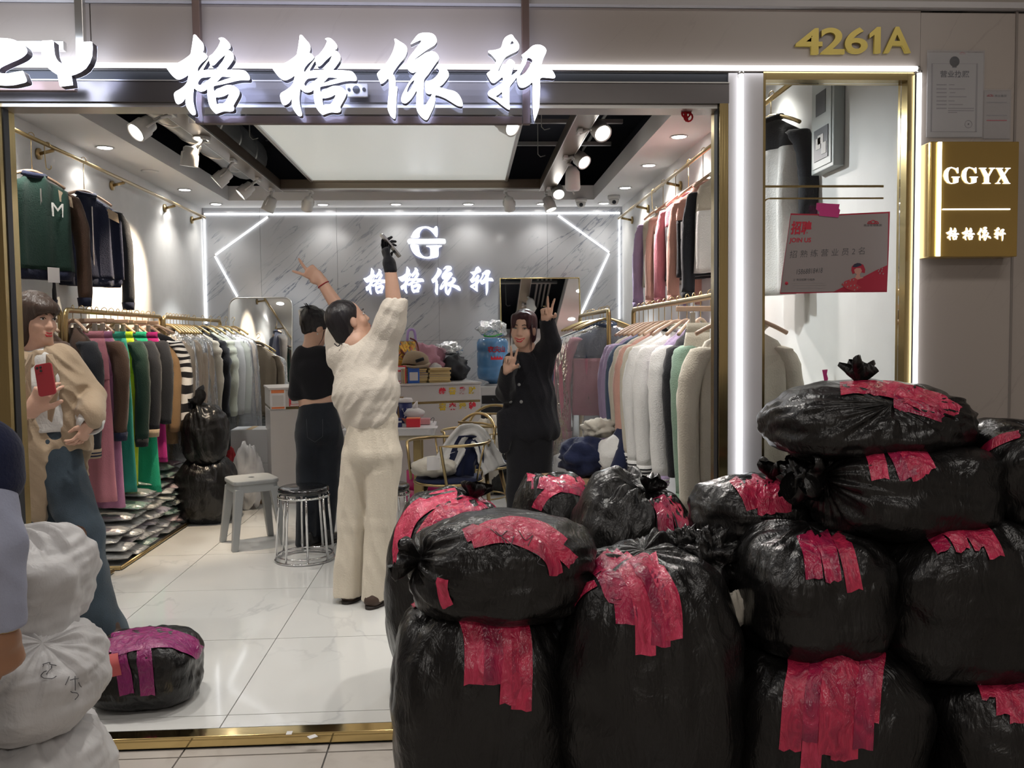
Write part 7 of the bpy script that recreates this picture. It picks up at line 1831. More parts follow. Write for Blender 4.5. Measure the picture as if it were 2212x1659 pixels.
    c = wrL+V(0, 0, 0.02); s = SDF(A3(c)-0.12, A3(c)+0.12, 0.005); s.cone(elL.lerp(wrL, 0.72), wrL-V(0, 0, 0.0), 0.062, 0.056, 0.01); s.cone(wrL, wrL+(wrL-elL)*0.5, 0.045, 0.045, 0.004, 's'); s.noise(0.012, 18, 2.0, ridge=True)
    put('rolled_cuff', s, m_whc, e, o)
    m_jn = fabric('grey_blue_denim', (0.060, 0.085, 0.110), 0.4, 240, 0.45, 3.2)
    lo, hi = bbox([P(50, 930, Yc), P(285, 1385, Yc)], 0.14); s = SDF(lo, hi, 0.0065)
    s.cone(P(104, 938, Yc+0.02), P(104, 985, Yc+0.02), 0.120, 0.140, 0.03, u=(1, 0, 0), fa=0.76)
    s.cone(P(120, 990, Yc+0.02), kn1, 0.100, 0.082, 0.04); s.cone(kn1, P(190, 1240, Yc-0.05), 0.082, 0.090, 0.03); s.cone(P(190, 1240, Yc-0.05), P(214, 1372, Yc-0.02), 0.090, 0.122, 0.03, u=(1, 0, 0), fa=1.0, fb=0.95)
    s.cone(P(82, 990, Yc), kn2, 0.098, 0.082, 0.04); s.cone(kn2, P(84, 1240, Yc+0.03), 0.082, 0.09, 0.03); s.cone(P(84, 1240, Yc+0.03), P(88, 1372, Yc+0.06), 0.09, 0.115, 0.03)
    s.cut(P(100, 932, Yc), (0, 0, 1)); s.cut((0, 0, 0.035), (0, 0, -1))
    s.noise(0.018, (7, 7, 3), 4.0, ridge=True); s.noise(0.010, 12, 1.0)
    put('jeans', s, m_jn, e, o)
    h = P(232, 1384, Yc-0.04); shoe(e, o, V(h.x-0.02, Yc-0.02, 0), V(h.x+0.17, Yc-0.14, 0), m_shoe_b, m_sole, 0.047)
    shoe(e, o, V(an2.x-0.04, Yc+0.08, 0), V(an2.x+0.08, Yc-0.12, 0), m_shoe_b, m_sole, 0.047)
    ph = empty('phone', tuple(P(98, 820, Yc-0.335)), label='red phone held in front of the woman in beige blazer', cat='phone')
    ph.rotation_euler = (PI/2-0.12, math.radians(-10), 0.0)
    MB().prism(rounded_rect(0.072, 0.135, 0.012), -0.005, 0.004).build('phone_body', material('red_phone', (0.32, 0.015, 0.025), 0.3), ph, bevel=0.002)
    MB().prism([(x-0.016, y+0.045) for x, y in rounded_rect(0.032, 0.034, 0.008)], 0.0042, 0.0062).build('camera_bump', MATS['red_phone'], ph)
    for dx, dy in ((-0.023, 0.052), (-0.009, 0.038), (-0.009, 0.053)): MB().lathe([(0, 0.0065), (0.0055, 0.0065), (0.0055, 0.005)], c=(dx, dy, 0.001), seg=12).build('camera_lens', m_iris, ph)
blazer_woman()

# ---------------------------------------------------------------- passer-by at the left edge, dark vest over pale blue sleeves
def passer():
    Yc = 1.92; X0 = -1.31; o = V(X0, Yc, ZCOR)
    e = person('passer-by cut off at the left edge, dark vest over pale blue sleeves', o)
    Z = ZCOR
    def W(x, y, z): return V(X0+x, Yc+y, Z+z)
    hc = W(0, 0.0, 1.52); R = frame((0.1, 1, -0.05), (0, 0, 1))
    sh = P(-62, 985, Yc); el = P(-14, 1175, Yc-0.04); wr = P(6, 1362, Yc-0.02)
    shL = W(-0.19, 0, 1.28); elL = W(-0.25, 0.02, 1.0); wrL = W(-0.25, 0.1, 0.78)
    lo, hi = bbox([hc, wr, wrL, W(0, 0, 0), W(0.2, 0, 0), P(15, 1480, Yc)], 0.15); s = SDF(lo, hi, 0.007)
    L = add_head(s, hc, R, 1.0)
    s.cone(L(0, -0.02, -0.05), W(0, 0, 1.33), 0.052, 0.056, 0.03); s.cone(W(0, 0, 1.28), W(0, 0, 0.95), 0.12, 0.12, 0.05, u=(1, 0, 0), fa=0.65)
    for sx in (-1, 1): s.cone(W(sx*0.08, 0, 0.9), W(sx*0.09, 0, 0.48), 0.07, 0.05, 0.03); s.cone(W(sx*0.09, 0, 0.48), W(sx*0.09, 0, 0.08), 0.05, 0.036, 0.03)
    s.cone(sh, el, 0.042, 0.036, 0.03); s.cone(el, wr, 0.036, 0.028, 0.02); s.cone(shL, elL, 0.042, 0.036, 0.03); s.cone(elL, wrL, 0.036, 0.028, 0.02)
    add_hand(s, wr, (0.04, 0.18, -1), (-0.9, 0.3, 0.0), (0.55, 0.6, 0.62, 0.65), right=False, sc=1.08); add_hand(s, wrL, (0, 0.3, -1), (0.9, 0, 0), (0.4, 0.4, 0.45, 0.5), right=True)
    put('body', s, m_skin3, e, o); face_parts(e, L, R, 1.0, o, 0.1)
    lo, hi = bbox([hc], 0.2); s = SDF(lo, hi, 0.006); Rn = [list(r) for r in R]
    s.ell(L(0, -0.02, 0.045), (0.082, 0.096, 0.082), Rn, 0.02); s.ell(L(0, 0.10, -0.02), (0.09, 0.08, 0.09), Rn, 0.01, 's'); s.noise(0.004, 40); put('hair', s, m_hair, e, o)
    m_sh = fabric('pale_blue_shirt', (0.40, 0.43, 0.56), 0.15, 160, 0.08)
    lo, hi = bbox([sh, el, wr, shL, elL, wrL], 0.12); s = SDF(lo, hi, 0.0065)
    s.cone(sh, el, 0.070, 0.060, 0.03); s.cone(el, wr+V(0, 0, 0.015), 0.060, 0.046, 0.02); s.cone(shL, elL, 0.07, 0.058, 0.03); s.cone(elL, wrL, 0.058, 0.046, 0.02); s.cone(sh, shL, 0.045, 0.045, 0.03)
    s.cone(wr, wr-V(0, 0, 0.2), 0.034, 0.05, 0.004, 's'); s.noise(0.010, np.array([[9, 0, 6], [0, 8, 4], [3, 0, 5]]), 4.0, ridge=True); s.cut(wr+V(0, 0, 0.005), (0, 0, -1), 0.006)
    put('shirt', s, m_sh, e, o)
    lo, hi = bbox([sh, shL, W(0, 0, 0.8)], 0.2); s = SDF(lo, hi, 0.0065)
    s.cone(W(0, 0, 1.24), W(0, 0, 1.0), 0.185, 0.19, 0.05, u=(1, 0, 0), fa=0.66); s.cone(W(0, 0, 1.0), W(0, 0, 0.80), 0.19, 0.185, 0.05, u=(1, 0, 0), fa=0.68)
    s.cone(W(-0.15, 0, 1.27), W(0.17, 0, 1.25), 0.075, 0.075, 0.06); s.cone(P(-52, 992, Yc), P(-42, 1035, Yc), 0.092, 0.085, 0.05)
    s.ell(W(0, 0, 1.39), (0.08, 0.08, 0.07), None, 0.01, 's'); s.noise(0.010, 8, 1.0); put('vest', s, m_navy, e, o)
    lo, hi = bbox([W(-0.15, 0, 0), W(0.15, 0, 0.92)], 0.12); s = SDF(lo, hi, 0.007)
    s.cone(W(0, 0, 0.88), W(0, 0, 0.82), 0.15, 0.155, 0.03, u=(1, 0, 0), fa=0.7)
    for sx in (-1, 1): s.cone(W(sx*0.08, 0, 0.82), W(sx*0.09, 0, 0.46), 0.088, 0.075, 0.03); s.cone(W(sx*0.09, 0, 0.46), W(sx*0.09, 0, 0.10), 0.075, 0.068, 0.02)
    s.noise(0.008, (8, 8, 3), 2.0, ridge=True); put('trousers', s, m_blk, e, o)
    for sx in (-1, 1): shoe(e, o, W(sx*0.09, -0.06, 0), W(sx*0.10, 0.2, 0), m_shoe_k, m_sole)
    d = MB().tube([wr-o+V(0.031*math.cos(a), 0.031*math.sin(a), 0.004) for a in [2*PI*k/20 for k in range(20)]], 0.003, 6, closed=True).build('bracelet', m_brass, e)
passer()
# =================================================================== hanging clothes
def knit(name, c, **k): return fabric(name, c, 0.35, 150, 0.10, **k)
C = dict(black=(0.014, 0.014, 0.017), navy=(0.016, 0.020, 0.045), dgreen=(0.012, 0.035, 0.026), tan=(0.40, 0.31, 0.22), camel=(0.30, 0.19, 0.10), cream=(0.62, 0.57, 0.47), white=(0.78, 0.77, 0.75), pink=(0.55, 0.22, 0.27), rose=(0.70, 0.32, 0.40),
         mauve=(0.45, 0.20, 0.34), lime=(0.46, 0.62, 0.03), green=(0.02, 0.36, 0.20), teal=(0.03, 0.26, 0.20), magenta=(0.50, 0.03, 0.22), beige=(0.50, 0.42, 0.33), sage=(0.22, 0.32, 0.24), grey=(0.16, 0.16, 0.17), lgrey=(0.45, 0.45, 0.44),
         denim=(0.06, 0.09, 0.16), dnavy=(0.075, 0.11, 0.18), lilac=(0.46, 0.36, 0.55), peach=(0.66, 0.38, 0.31), palegreen=(0.50, 0.52, 0.43), brown=(0.085, 0.050, 0.035), dk=(0.022, 0.024, 0.030), mustard=(0.4, 0.3, 0.1))
def cm(n): return knit('cloth_'+n, C[n])
def garment_rings(prof, seed, fold=0.012, nf=7.0, seg=36, z_shift=0.0):
    rings = []
    for z, w, t in prof:
        ring = []
        for k in range(seg):
            a = 2*PI*k/seg; c, s_ = math.cos(a), math.sin(a)
            x = math.copysign(abs(c)**0.75, c)*w; y = math.copysign(abs(s_)**0.8, s_)*t
            dep = min(1.0, max(0.0, (-z-0.08)/0.3))
            f = fold*dep*(math.sin(x*nf*6.3+seed*3+2.5*nz((x*3, z*1.2, seed), 1))+0.8*nz((x*9, z*2.5, seed*2), 1))
            ring.append(V(x, y+f*(1 if s_ >= 0 else 1), z))
        rings.append(ring)
    return rings
def interp(prof, n):
    out = []; zs_ = [p[0] for p in prof]
    for i in range(n+1):
        z = zs_[0]+(zs_[-1]-zs_[0])*i/n
        for a, b in zip(prof[:-1], prof[1:]):
            if b[0] <= z <= a[0]+1e-9:
                t = (a[0]-z)/max(1e-9, a[0]-b[0]); t = t*t*(3-2*t) if False else t
                out.append((z, a[1]+(b[1]-a[1])*t, a[2]+(b[2]-a[2])*t)); break
    return out
HANG = {}
def hanger(loc, rz, label, kind='top', wood=True, hook_len=0.0, group='clothes hangers', name='clothes_hanger'):
    m = material('pale_wood', (0.50, 0.34, 0.24), 0.45) if wood else m_brass
    e = empty(name, loc, (0, 0, rz), label=label, cat='hanger', group=group)
    key = (kind, wood, round(hook_len, 3)); z0 = -0.075-hook_len
    if key not in HANG:
        h = MB().tube([V(0, 0, -0.075-hook_len), V(0, 0, -0.03)]+smooth_path([(0.0, 0, -0.03), (0.02, 0, -0.012), (0.02, 0, 0.006), (0.006, 0, 0.0165), (-0.012, 0, 0.008), (-0.016, 0, -0.006)], 3), 0.0024, 6).mesh('hook', m_brass)
        if kind == 'top': b = MB().tube(smooth_path([(-0.205, 0.0, z0-0.075), (-0.12, 0, z0-0.035), (0, 0, z0), (0.12, 0, z0-0.035), (0.205, 0, z0-0.075)], 4), 0.0095, 8).mesh('bar', m)
        else: b = MB().box((0, 0, z0), (0.34, 0.012, 0.024), bev=0.004).mesh('bar', m)
        HANG[key] = (h, b)
    link_mesh('hook', HANG[key][0], None, e); link_mesh('bar', HANG[key][1], None, e)
    if kind != 'top':
        if 'clip' not in HANG: HANG['clip'] = MB().box((0, 0, -0.02), (0.024, 0.022, 0.05), bev=0.003).mesh('clip', material('clip_metal', (0.38, 0.35, 0.30), 0.4, 0.7))
        for s_ in (-1, 1): link_mesh('clip', HANG['clip'], None, e, (s_*0.09, 0, z0-0.022))
    return e
def top(loc, rz, label, body, sleeve=None, yoke=None, hem=None, cuff=None, length=0.62, sl=0.56, w=0.22, seed=1.0, drop=0.105, collar=None, puff=0.0, group='hanging tops', cat='jacket', name='hanging_jacket', panel=None, stripes=None, spread=0.0, thick=0.05, fold=0.017, hood=False, ny=8):
    """a jacket or sweater on its hanger; loc is the rail, drop the distance to the neck"""
    e = empty(name, loc, (0, 0, rz), label=label, cat=cat, group=group)
    z0 = -drop
    prof = [(z0, 0.055, 0.035), (z0-0.025, 0.085, thick*0.75), (z0-0.05, 0.15, thick*0.9), (z0-0.08, w*0.92, thick), (z0-0.14, w, thick*1.1), (z0-0.35, w*1.0, thick*1.2), (z0-length, w*1.04, thick*1.25)]
    P_ = interp(prof, 22)
    R_ = garment_rings(P_, seed, fold)
    if puff:
        for i, r in enumerate(R_):
            q = 1+puff*abs(math.sin(i*0.9)); R_[i] = [V(p.x*(1+puff*0.25*abs(math.sin(i*0.9))), p.y*q, p.z) for p in r]
    if yoke is not None:
        MB().loft(R_[:ny+1]).build('yoke', yoke, e); MB().loft(R_[ny:]).build('body', body, e)
    else: MB().loft(R_).build('body', body, e)
    if panel is not None:
        rows = [[V(p.x*0.5+0.055, -abs(p.y)*1.06-0.006, p.z) for p in sorted([q for q in r if q.y < 0.001], key=lambda q: q.x)] for r in R_[6:16]]
        MB().grid(rows).build('panel', panel, e)
    if hem is not None:
        zb = z0-length; r0 = R_[-1]
        MB().loft([[V(p.x*0.97, p.y*0.9, zb+0.002) for p in r0], [V(p.x*0.94, p.y*0.85, zb-0.028) for p in r0], [V(p.x*0.9, p.y*0.8, zb-0.055) for p in r0]]).build('hem_band', hem, e)
    sleeve = sleeve or body; cuff = cuff
    for s_ in (-1, 1):
        pts = smooth_path([(s_*(w*0.86), 0, z0-0.085), (s_*(w*1.12), 0.006, z0-0.18), (s_*(w*1.26+spread), 0.004, z0-0.36), (s_*(w*1.22+spread), -0.012, z0-0.10-sl)], 6)
        rings = []
        for i, p in enumerate(pts):
            t = i/(len(pts)-1); rad = 0.068*(1-t)+0.046*t
            if i == 0: rad = 0.045
            if puff: rad *= 1+puff*0.7*abs(math.sin(i*0.8))
            ring = []
            for k in range(14):
                a = 2*PI*k/14
                f = 1+0.16*nz((math.cos(a)*1.5, math.sin(a)*1.5, t*5), 1, seed+s_)+0.14*nz((math.cos(a)*2+t*3, math.sin(a)*2, t*13), 1, seed+s_*2)
                ring.append(p+V(math.cos(a)*rad*0.85*f, math.sin(a)*rad*f*0.9, 0.004*math.sin(a*2+i)))
            rings.append(ring)
        if stripes:
            n = len(rings)
            for i in range(n-1): MB().loft(rings[i:i+2], cap=False).build('sleeve_stripe', stripes[i % 2], e)
        else: MB().loft(rings).build('sleeve', sleeve, e)
        if cuff is not None:
            p = pts[-1]; MB().tube([p+V(0, 0, 0.004), p-V(0, 0, 0.05)], [0.044, 0.038], 12).build('cuff', cuff if not isinstance(cuff, tuple) else cuff[0], e)
            if isinstance(cuff, tuple):
                for q in (0.014, 0.032): MB().tube([p-V(0, 0, q), p-V(0, 0, q+0.008)], [0.0435, 0.042], 12).build('cuff_stripe', cuff[1], e)
    if collar is not None:
        MB().tube([V(0.062*math.cos(a), 0.040*math.sin(a), z0+0.008+0.012*math.sin(a)) for a in [2*PI*k/20 for k in range(20)]], 0.016, 8, closed=True).build('collar', collar, e)
    if hood:
        blob('hood', (0, 0.03, z0-0.06), (0.24, 0.11, 0.12), body, seed, e, 0.12)
    return e
def pants(loc, rz, label, mat, length=0.98, w=0.15, seed=1.0, drop=0.125, flare=1.1, group='hanging trousers', band=None):
    e = empty('hanging_trousers', loc, (0, 0, rz), label=label, cat='trousers', group=group)
    z0 = -drop
    MB().loft(garment_rings([(z0, w*0.86, 0.02), (z0-0.02, w*0.84, 0.022), (z0-0.045, w*0.86, 0.022)], seed, 0.004)).build('waistband', band or mat, e)
    R_ = garment_rings(interp([(z0-0.045, w*0.87, 0.024), (z0-0.16, w, 0.034), (z0-0.30, w*1.02, 0.036)], 8), seed, 0.01)
    MB().loft(R_).build('seat_panel', mat, e)
    for s_ in (-1, 1):
        rings = []
        for i in range(17):
            t = i/16; z = z0-0.28-(length-0.28)*t; ring = []
            for k in range(18):
                a = 2*PI*k/18; ww = (w*0.50)*(1+(flare-1)*t*1.6)
                fo = 0.010*math.sin(math.cos(a)*7+seed*2+2*nz((s_, t*2, seed), 1))
                ring.append(V(s_*w*0.5*(1+(flare-1)*t)+math.cos(a)*ww, math.sin(a)*(0.034+0.008*t)+fo, z))
            rings.append(ring)
        MB().loft(rings).build('leg', mat, e)
    MB().tube([V(-0.012, -0.03, z0-0.02), V(-0.02, -0.042, z0-0.12)], 0.0025, 5).build('drawstring', m_whc, e)
    return e
m_cover = film('garment_cover', (0.98, 0.985, 0.99), 0.20, 0.14, 0.9, 20, 1.3, stretch=(1, 1, 0.35))
def cover(loc, rz, label, w=0.27, length=1.0, t=0.075, drop=0.09, seed=1.0):
    e = empty('garment_cover', loc, (0, 0, rz), label=label, cat='plastic cover', group='clear plastic covers')
    z0 = -drop
    prof = interp([(z0+0.01, 0.03, 0.02), (z0-0.04, 0.13, t*0.8), (z0-0.11, w, t), (z0-0.4, w*1.06, t*1.1), (z0-length, w*1.12, t*1.15)], 18)
    R_ = garment_rings(prof, seed, 0.016, 6.0, 40)
    MB().loft(R_, cap=False).build('film', m_cover, e)
    return e

# ---------------------------------------------------------------- racks
def rack(X, Y0, Y1, Z, label, foot=0.2, base=True):
    e = empty('clothes_rack', (X, (Y0+Y1)/2, 0), label=label, cat='clothes rack', group='brass clothes racks')
    h = (Y1-Y0)/2; r = 0.016
    MB().tube([V(0, -h, 0.02)]+[V(0, -h, Z-0.04)]+arc((0, -h+0.04, Z-0.04), 0.04, PI, PI/2, 5, 'yz')[1:]+arc((0, h-0.04, Z-0.04), 0.04, PI/2, 0, 5, 'yz')+[V(0, h, 0.02)], r, 10).build('frame_tube', m_brass, e)
    for s_ in (-1, 1):
        MB().tube([V(-foot, s_*h, 0.014), V(foot, s_*h, 0.014)], 0.014, 8).build('foot', m_brass, e)
    if base:
        for s_ in (-1, 1): MB().tube([V(s_*foot, -h, 0.014), V(s_*foot, h, 0.014)], 0.011, 8).build('base_rail', m_brass, e)
    return e
RXL, RZL = -2.38, 1.575
rack(RXL, 3.55, 5.18, RZL, 'brass clothes rack on the left, nearest the doorway', 0.25)
rack(RXL, 5.24, 6.84, RZL, 'brass clothes rack on the left full of bright trousers and jackets', 0.27)
rack(RXL, 6.90, 8.45, RZL, 'brass clothes rack at the back left holding plastic-covered coats', 0.2)
RXR, RZR = 1.16, 1.565
rack(RXR, 3.46, 5.90, RZR, 'brass clothes rack along the right wall full of pastel tops', 0.24)
rack(1.0, 5.98, 7.50, RZR, 'brass clothes rack at the back right holding denim jackets', 0.24)
hz_l = RZL+0.0005; hz_r = RZR+0.0005

gl = 'clothes on the bright left rack'
tilt_l = -0.72
seq = [
    ('t', 'brown and cream jacket with striped cuffs, frontmost on the bright left rack', dict(body=cm('brown'), sleeve=cm('dk'), cuff=(cm('tan'), cm('navy')), hem=cm('tan'), sl=0.62)),
    ('p', 'dusty pink trousers, frontmost trousers on the bright left rack', dict(mat=cm('pink'), w=0.175, length=1.06)),
    ('p', 'mauve pink trousers beside the dusty pink pair', dict(mat=cm('mauve'), w=0.18, length=1.12)),
    ('t', 'navy varsity jacket with tan shoulder and letter M on the left rack', dict(body=cm('navy'), sleeve=cm('brown'), yoke=cm('tan'), cuff=cm('navy'), hem=cm('navy'), letter=True)),
    ('p', 'dark green trousers behind the letter jacket', dict(mat=cm('teal'), w=0.17, length=1.06)),
    ('p', 'lime yellow trousers on the left rack', dict(mat=cm('lime'), w=0.185, length=1.04, flare=0.85)),
    ('t', 'black-green bomber jacket between lime and green trousers', dict(body=cm('dk'), sleeve=cm('dgreen'), cuff=cm('black'), hem=cm('black'), sl=0.64)),
    ('p', 'bright green flared trousers on the left rack', dict(mat=cm('green'), w=0.19, length=1.12, flare=1.2)),
    ('t', 'black jacket with tan hem band beside the magenta trousers', dict(body=cm('black'), sleeve=cm('dk'), hem=cm('tan'), cuff=cm('tan'), sl=0.60)),
    ('p', 'magenta trousers on the left rack', dict(mat=cm('magenta'), w=0.19, length=0.94)),
    ('t', 'black track jacket with white side stripe on the left rack', dict(body=cm('black'), sleeve=cm('dk'), yoke=cm('white'), sl=0.58, panel=cm('white'))),
    ('t', 'black and white striped knit sweater near the end of the left rack', dict(body=cm('black'), stripes=(cm('white'), cm('black')), sl=0.62, spread=0.01)),
    ('t', 'camel wool coat at the far end of the bright left rack', dict(body=cm('camel'), sleeve=cm('camel'), length=0.86, sl=0.66, collar=cm('camel'))),
]
for i, (k, lab, kw) in enumerate(seq):
    y = 5.34+i*0.112; kw = dict(kw); letter = kw.pop('letter', False)
    hn = lab.split(',')[0].split(' on the')[0].split(' beside')[0].split(' between')[0].split(' near')[0].split(' at the')[0].split(' behind')[0]
    rz = (tilt_l if k == 't' else -0.22)+rng.uniform(-0.08, 0.08)
    if k == 't':
        if 'stripes' in kw: rz = -0.15
        e = top((RXL, y, hz_l), rz, lab, seed=i*1.7+0.3, group=gl, **kw)
        if letter:
            me = text_mesh('letter', 'M', 0.11, 0.001); me.transform(Matrix.Translation((0.10, -0.072, -0.36)) @ FACE_CAM); link_mesh('letter_patch', me, cm('white'), e)
    else: pants((RXL, y, hz_l), rz, lab, seed=i*1.3, group=gl, **kw)
    hanger((RXL, y, hz_l+0.0165), rz, 'wooden hanger carrying the '+hn, 'top' if k == 't' else 'clip')
# near rack, mostly behind the woman in blazer
for i, (lab, m) in enumerate((('grey knit top on the rack behind the woman in blazer', 'grey'), ('dark navy top on the rack behind the woman in blazer', 'navy'), ('brown corduroy jacket on the rack just behind the blazer shoulder', 'brown'))):
    y = 4.55+i*0.2; top((RXL, y, hz_l), tilt_l, lab, cm(m), seed=40+i, group='clothes on the near left rack'); hanger((RXL, y, hz_l+0.0165), tilt_l, 'wooden hanger carrying the '+lab.split(' on the')[0])
# back rack: covered trench coats, puffers
gb = 'coats on the back left rack'
for i in range(8):
    y = 6.98+i*0.075
    nth = ('first', 'second', 'third', 'fourth', 'fifth', 'sixth', 'seventh', 'last')[i]
    top((RXL, y, hz_l), tilt_l+rng.uniform(-0.05, 0.05), nth+' beige trench coat from the front under clear plastic on the back left rack', cm('beige'), length=0.78, sl=0.66, seed=60+i, group=gb, collar=cm('tan') if i == 0 else None, w=0.225, thick=0.034, name='trench_coat', cat='coat')
    hanger((RXL, y, hz_l+0.0165), tilt_l, 'brass hanger of the '+nth+' covered trench coat', wood=False)
for i, (y, l) in enumerate(((7.02, 'front'), (7.28, 'middle'), (7.50, 'rear'))):
    cover((RXL, y, hz_l), tilt_l, l+' clear plastic cover over the beige trench coats', 0.30, 1.06, 0.10+0.02*(i == 1), seed=70+i)
for i, (y, lab, m, cv) in enumerate(((7.66, 'cream puffer jacket behind the covered trench coats', 'cream', 0), (7.80, 'black puffer jacket hanging between two pale puffers', 'black', 0), (7.94, 'pale green puffer jacket on the back left rack', 'palegreen', 0), (8.10, 'pale grey long coat in plastic near the rounded mirror', 'lgrey', 1), (8.22, 'second pale grey coat in plastic near the rounded mirror', 'palegreen', 1), (8.36, 'light brown coat at the far end of the back left rack', 'tan', 0))):
    top((RXL+0.03*i, y, hz_l), -0.62, lab, cm(m), length=0.75, sl=0.66, seed=80+i, group=gb, puff=0.45 if 'puffer' in lab else 0.0, w=0.215, collar=cm(m), name='puffer_jacket' if 'puffer' in lab else 'long_coat', cat='coat', thick=0.05)
    hanger((RXL+0.03*i, y, hz_l+0.0165), -0.62, 'brass hanger carrying the '+' '.join(lab.split(' ')[:4]), wood=False)
    if cv: cover((RXL+0.03*i, y, hz_l), -0.25, ('clear plastic cover over the long pale grey coat', 'clear plastic cover over the second pale grey coat')[i-3], 0.31, 0.98, 0.07, seed=90+i)

# high left rail: two varsity jackets facing the room
zl = 2.605+0.0125+0.0005
for (y, lab, b, s_, yk, w, lt) in ((5.32, 'dark green varsity jacket with letter M high on the left wall', 'dgreen', 'brown', 'tan', 0.24, True), (6.02, 'navy leather-look varsity jacket high on the left wall', 'navy', 'dk', 'tan', 0.24, False)):
    e = top((-2.565, y, zl), 1.02, lab, cm(b), cm(s_), None, cm('navy'), cm('navy'), 0.56, 0.62, w, y, 0.24, cm('navy'), group='jackets on the high left rail', thick=0.045, fold=0.028)
    for sx in (-1, 1): MB().add([(sx*0.115, -0.052, -0.31), (sx*0.20, -0.054, -0.345), (sx*0.205, -0.060, -0.41), (sx*0.12, -0.056, -0.38)], [(0, 1, 2, 3)]).build('shoulder_patch', cm(yk), e)
    MB().box((0, -0.058, -0.55), (0.008, 0.004, 0.46)).build('zip', m_alu, e)
    if lt:
        me = text_mesh('letter', 'M', 0.12, 0.001); me.transform(Matrix.Translation((0.10, -0.064, -0.44)) @ FACE_CAM); link_mesh('letter_patch', me, cm('white'), e)
        MB().box((0.05, -0.075, -0.83), (0.075, 0.002, 0.09)).build('hang_tag', m_wc, e)
    hanger((-2.575, y, zl+0.0), 1.02, 'wooden hanger carrying the high '+('green' if lt else 'navy')+' varsity jacket', hook_len=0.135)
# high right rail: patchwork jackets
zr = 2.555+0.0125+0.0005
hr = [(6.62, 'cream and lilac jacket farthest back on the high right rail', 'cream', 'cream', 'lilac'), (6.22, 'pale pink windbreaker second from the back on the high right rail', 'peach', 'cream', 'peach'), (5.86, 'pink and black patchwork jacket on the high right rail with a hang tag', 'pink', 'black', 'pink'), (5.5, 'pink hooded jacket with black waist on the high right rail', 'peach', 'black', 'peach'), (5.12, 'cream jacket with dark sleeve patch nearest the pillar on the high right rail', 'cream', 'white', 'dk')]
for i, (y, lab, b, lo_c, s_) in enumerate(hr):
    e = top((1.535, y, zr), -1.0+rng.uniform(-0.08, 0.08), lab, cm(lo_c), cm(s_), cm(b), None, cm(s_), 0.58, 0.60, 0.215, 100+i, 0.22, cm(b), group='jackets on the high right rail', thick=0.045)
    if i in (2, 3): MB().box((-0.10, -0.07, -0.50), (0.06, 0.002, 0.11)).build('hang_tag', m_wc, e)
    hanger((1.535, y, zr), -1.0, 'wooden hanger of the '+' '.join(lab.split(' ')[:4])+' '+('far' if i == 0 else 'wall')+' jacket', hook_len=0.115)
# main right rack, from the doorway backwards
gr = 'clothes on the right rack'
seqr = [
    ('t', 'cream hooded sweatshirt nearest the shop window on the right rack', dict(body=cm('cream'), hood=True, length=0.66, sl=0.66, w=0.19, thick=0.06), 3.56, 0.12),
    ('p', 'cream trousers on clips beside the door jamb', dict(mat=cm('cream'), length=1.08, w=0.14), 4.02, 0.06),
    ('t', 'sage green cable-knit cardigan on the right rack', dict(body=cm('sage'), length=0.66, sl=0.68, w=0.23, cuff=cm('sage')), 4.20, 1.0),
    ('t', 'black cardigan between sage and white knits', dict(body=cm('black'), length=0.62, sl=0.62, w=0.22), 4.33, 0.95),
    ('t', 'lilac-grey cardigan with striped cuffs on the right rack', dict(body=cm('lgrey'), sleeve=cm('white'), yoke=cm('lilac'), cuff=(cm('lilac'), cm('white')), length=0.62, sl=0.64, w=0.23), 4.46, 0.8),
    ('t', 'white cardigan with mint and pink neckline trim', dict(body=cm('white'), collar=cm('palegreen'), cuff=(cm('white'), cm('black')), length=0.60, sl=0.62, w=0.23), 4.64, 0.6),
    ('t', 'white cardigan with black striped cuffs on the right rack', dict(body=cm('white'), cuff=(cm('white'), cm('black')), length=0.60, sl=0.62, w=0.23, collar=cm('black')), 4.80, 0.5),
    ('t', 'second white cardigan with black striped cuffs, farther back', dict(body=cm('white'), sleeve=cm('cream'), cuff=(cm('white'), cm('black')), length=0.60, sl=0.60, w=0.23), 4.97, 0.55),
    ('t', 'pink and black colour-block hoodie on the right rack', dict(body=cm('peach'), sleeve=cm('peach'), panel=cm('black'), cuff=cm('peach'), length=0.62, sl=0.62, w=0.23, collar=cm('peach')), 5.12, 0.5),
    ('t', 'cream and lilac colour-block jacket on the right rack', dict(body=cm('lilac'), yoke=cm('cream'), sleeve=cm('cream'), length=0.62, w=0.23, sl=0.60), 5.27, 0.5),
    ('t', 'navy and pink colour-block jacket on the right rack', dict(body=cm('rose'), yoke=cm('dnavy'), sleeve=cm('dnavy'), length=0.62, w=0.23, sl=0.62), 5.42, 0.5),
    ('t', 'grey and lilac colour-block jacket on the right rack', dict(body=cm('lgrey'), yoke=cm('lilac'), sleeve=cm('lilac'), length=0.62, w=0.23, sl=0.62), 5.57, 0.5),
    ('t', 'cream jacket with pale sleeves at the rear of the right rack', dict(body=cm('cream'), sleeve=cm('lilac'), length=0.62, w=0.23, sl=0.62), 5.71, 0.5),
]
for i, (k, lab, kw, y, rz) in enumerate(seqr):
    x = RXR if i else RXR+0.0
    if k == 't': top((x, y, hz_r), rz, lab, seed=120+i*1.9, group=gr, drop=0.15, **kw)
    else: pants((x, y, hz_r), rz, lab, seed=120+i, group=gr, **kw)
    hanger((x, y, hz_r+0.0165), rz, 'wooden hanger carrying the '+lab.split(' on ')[0].split(' nearest')[0].split(' beside')[0].split(' between')[0].split(' at the')[0], 'top' if k == 't' else 'clip', hook_len=0.045 if k == 't' else 0.0)
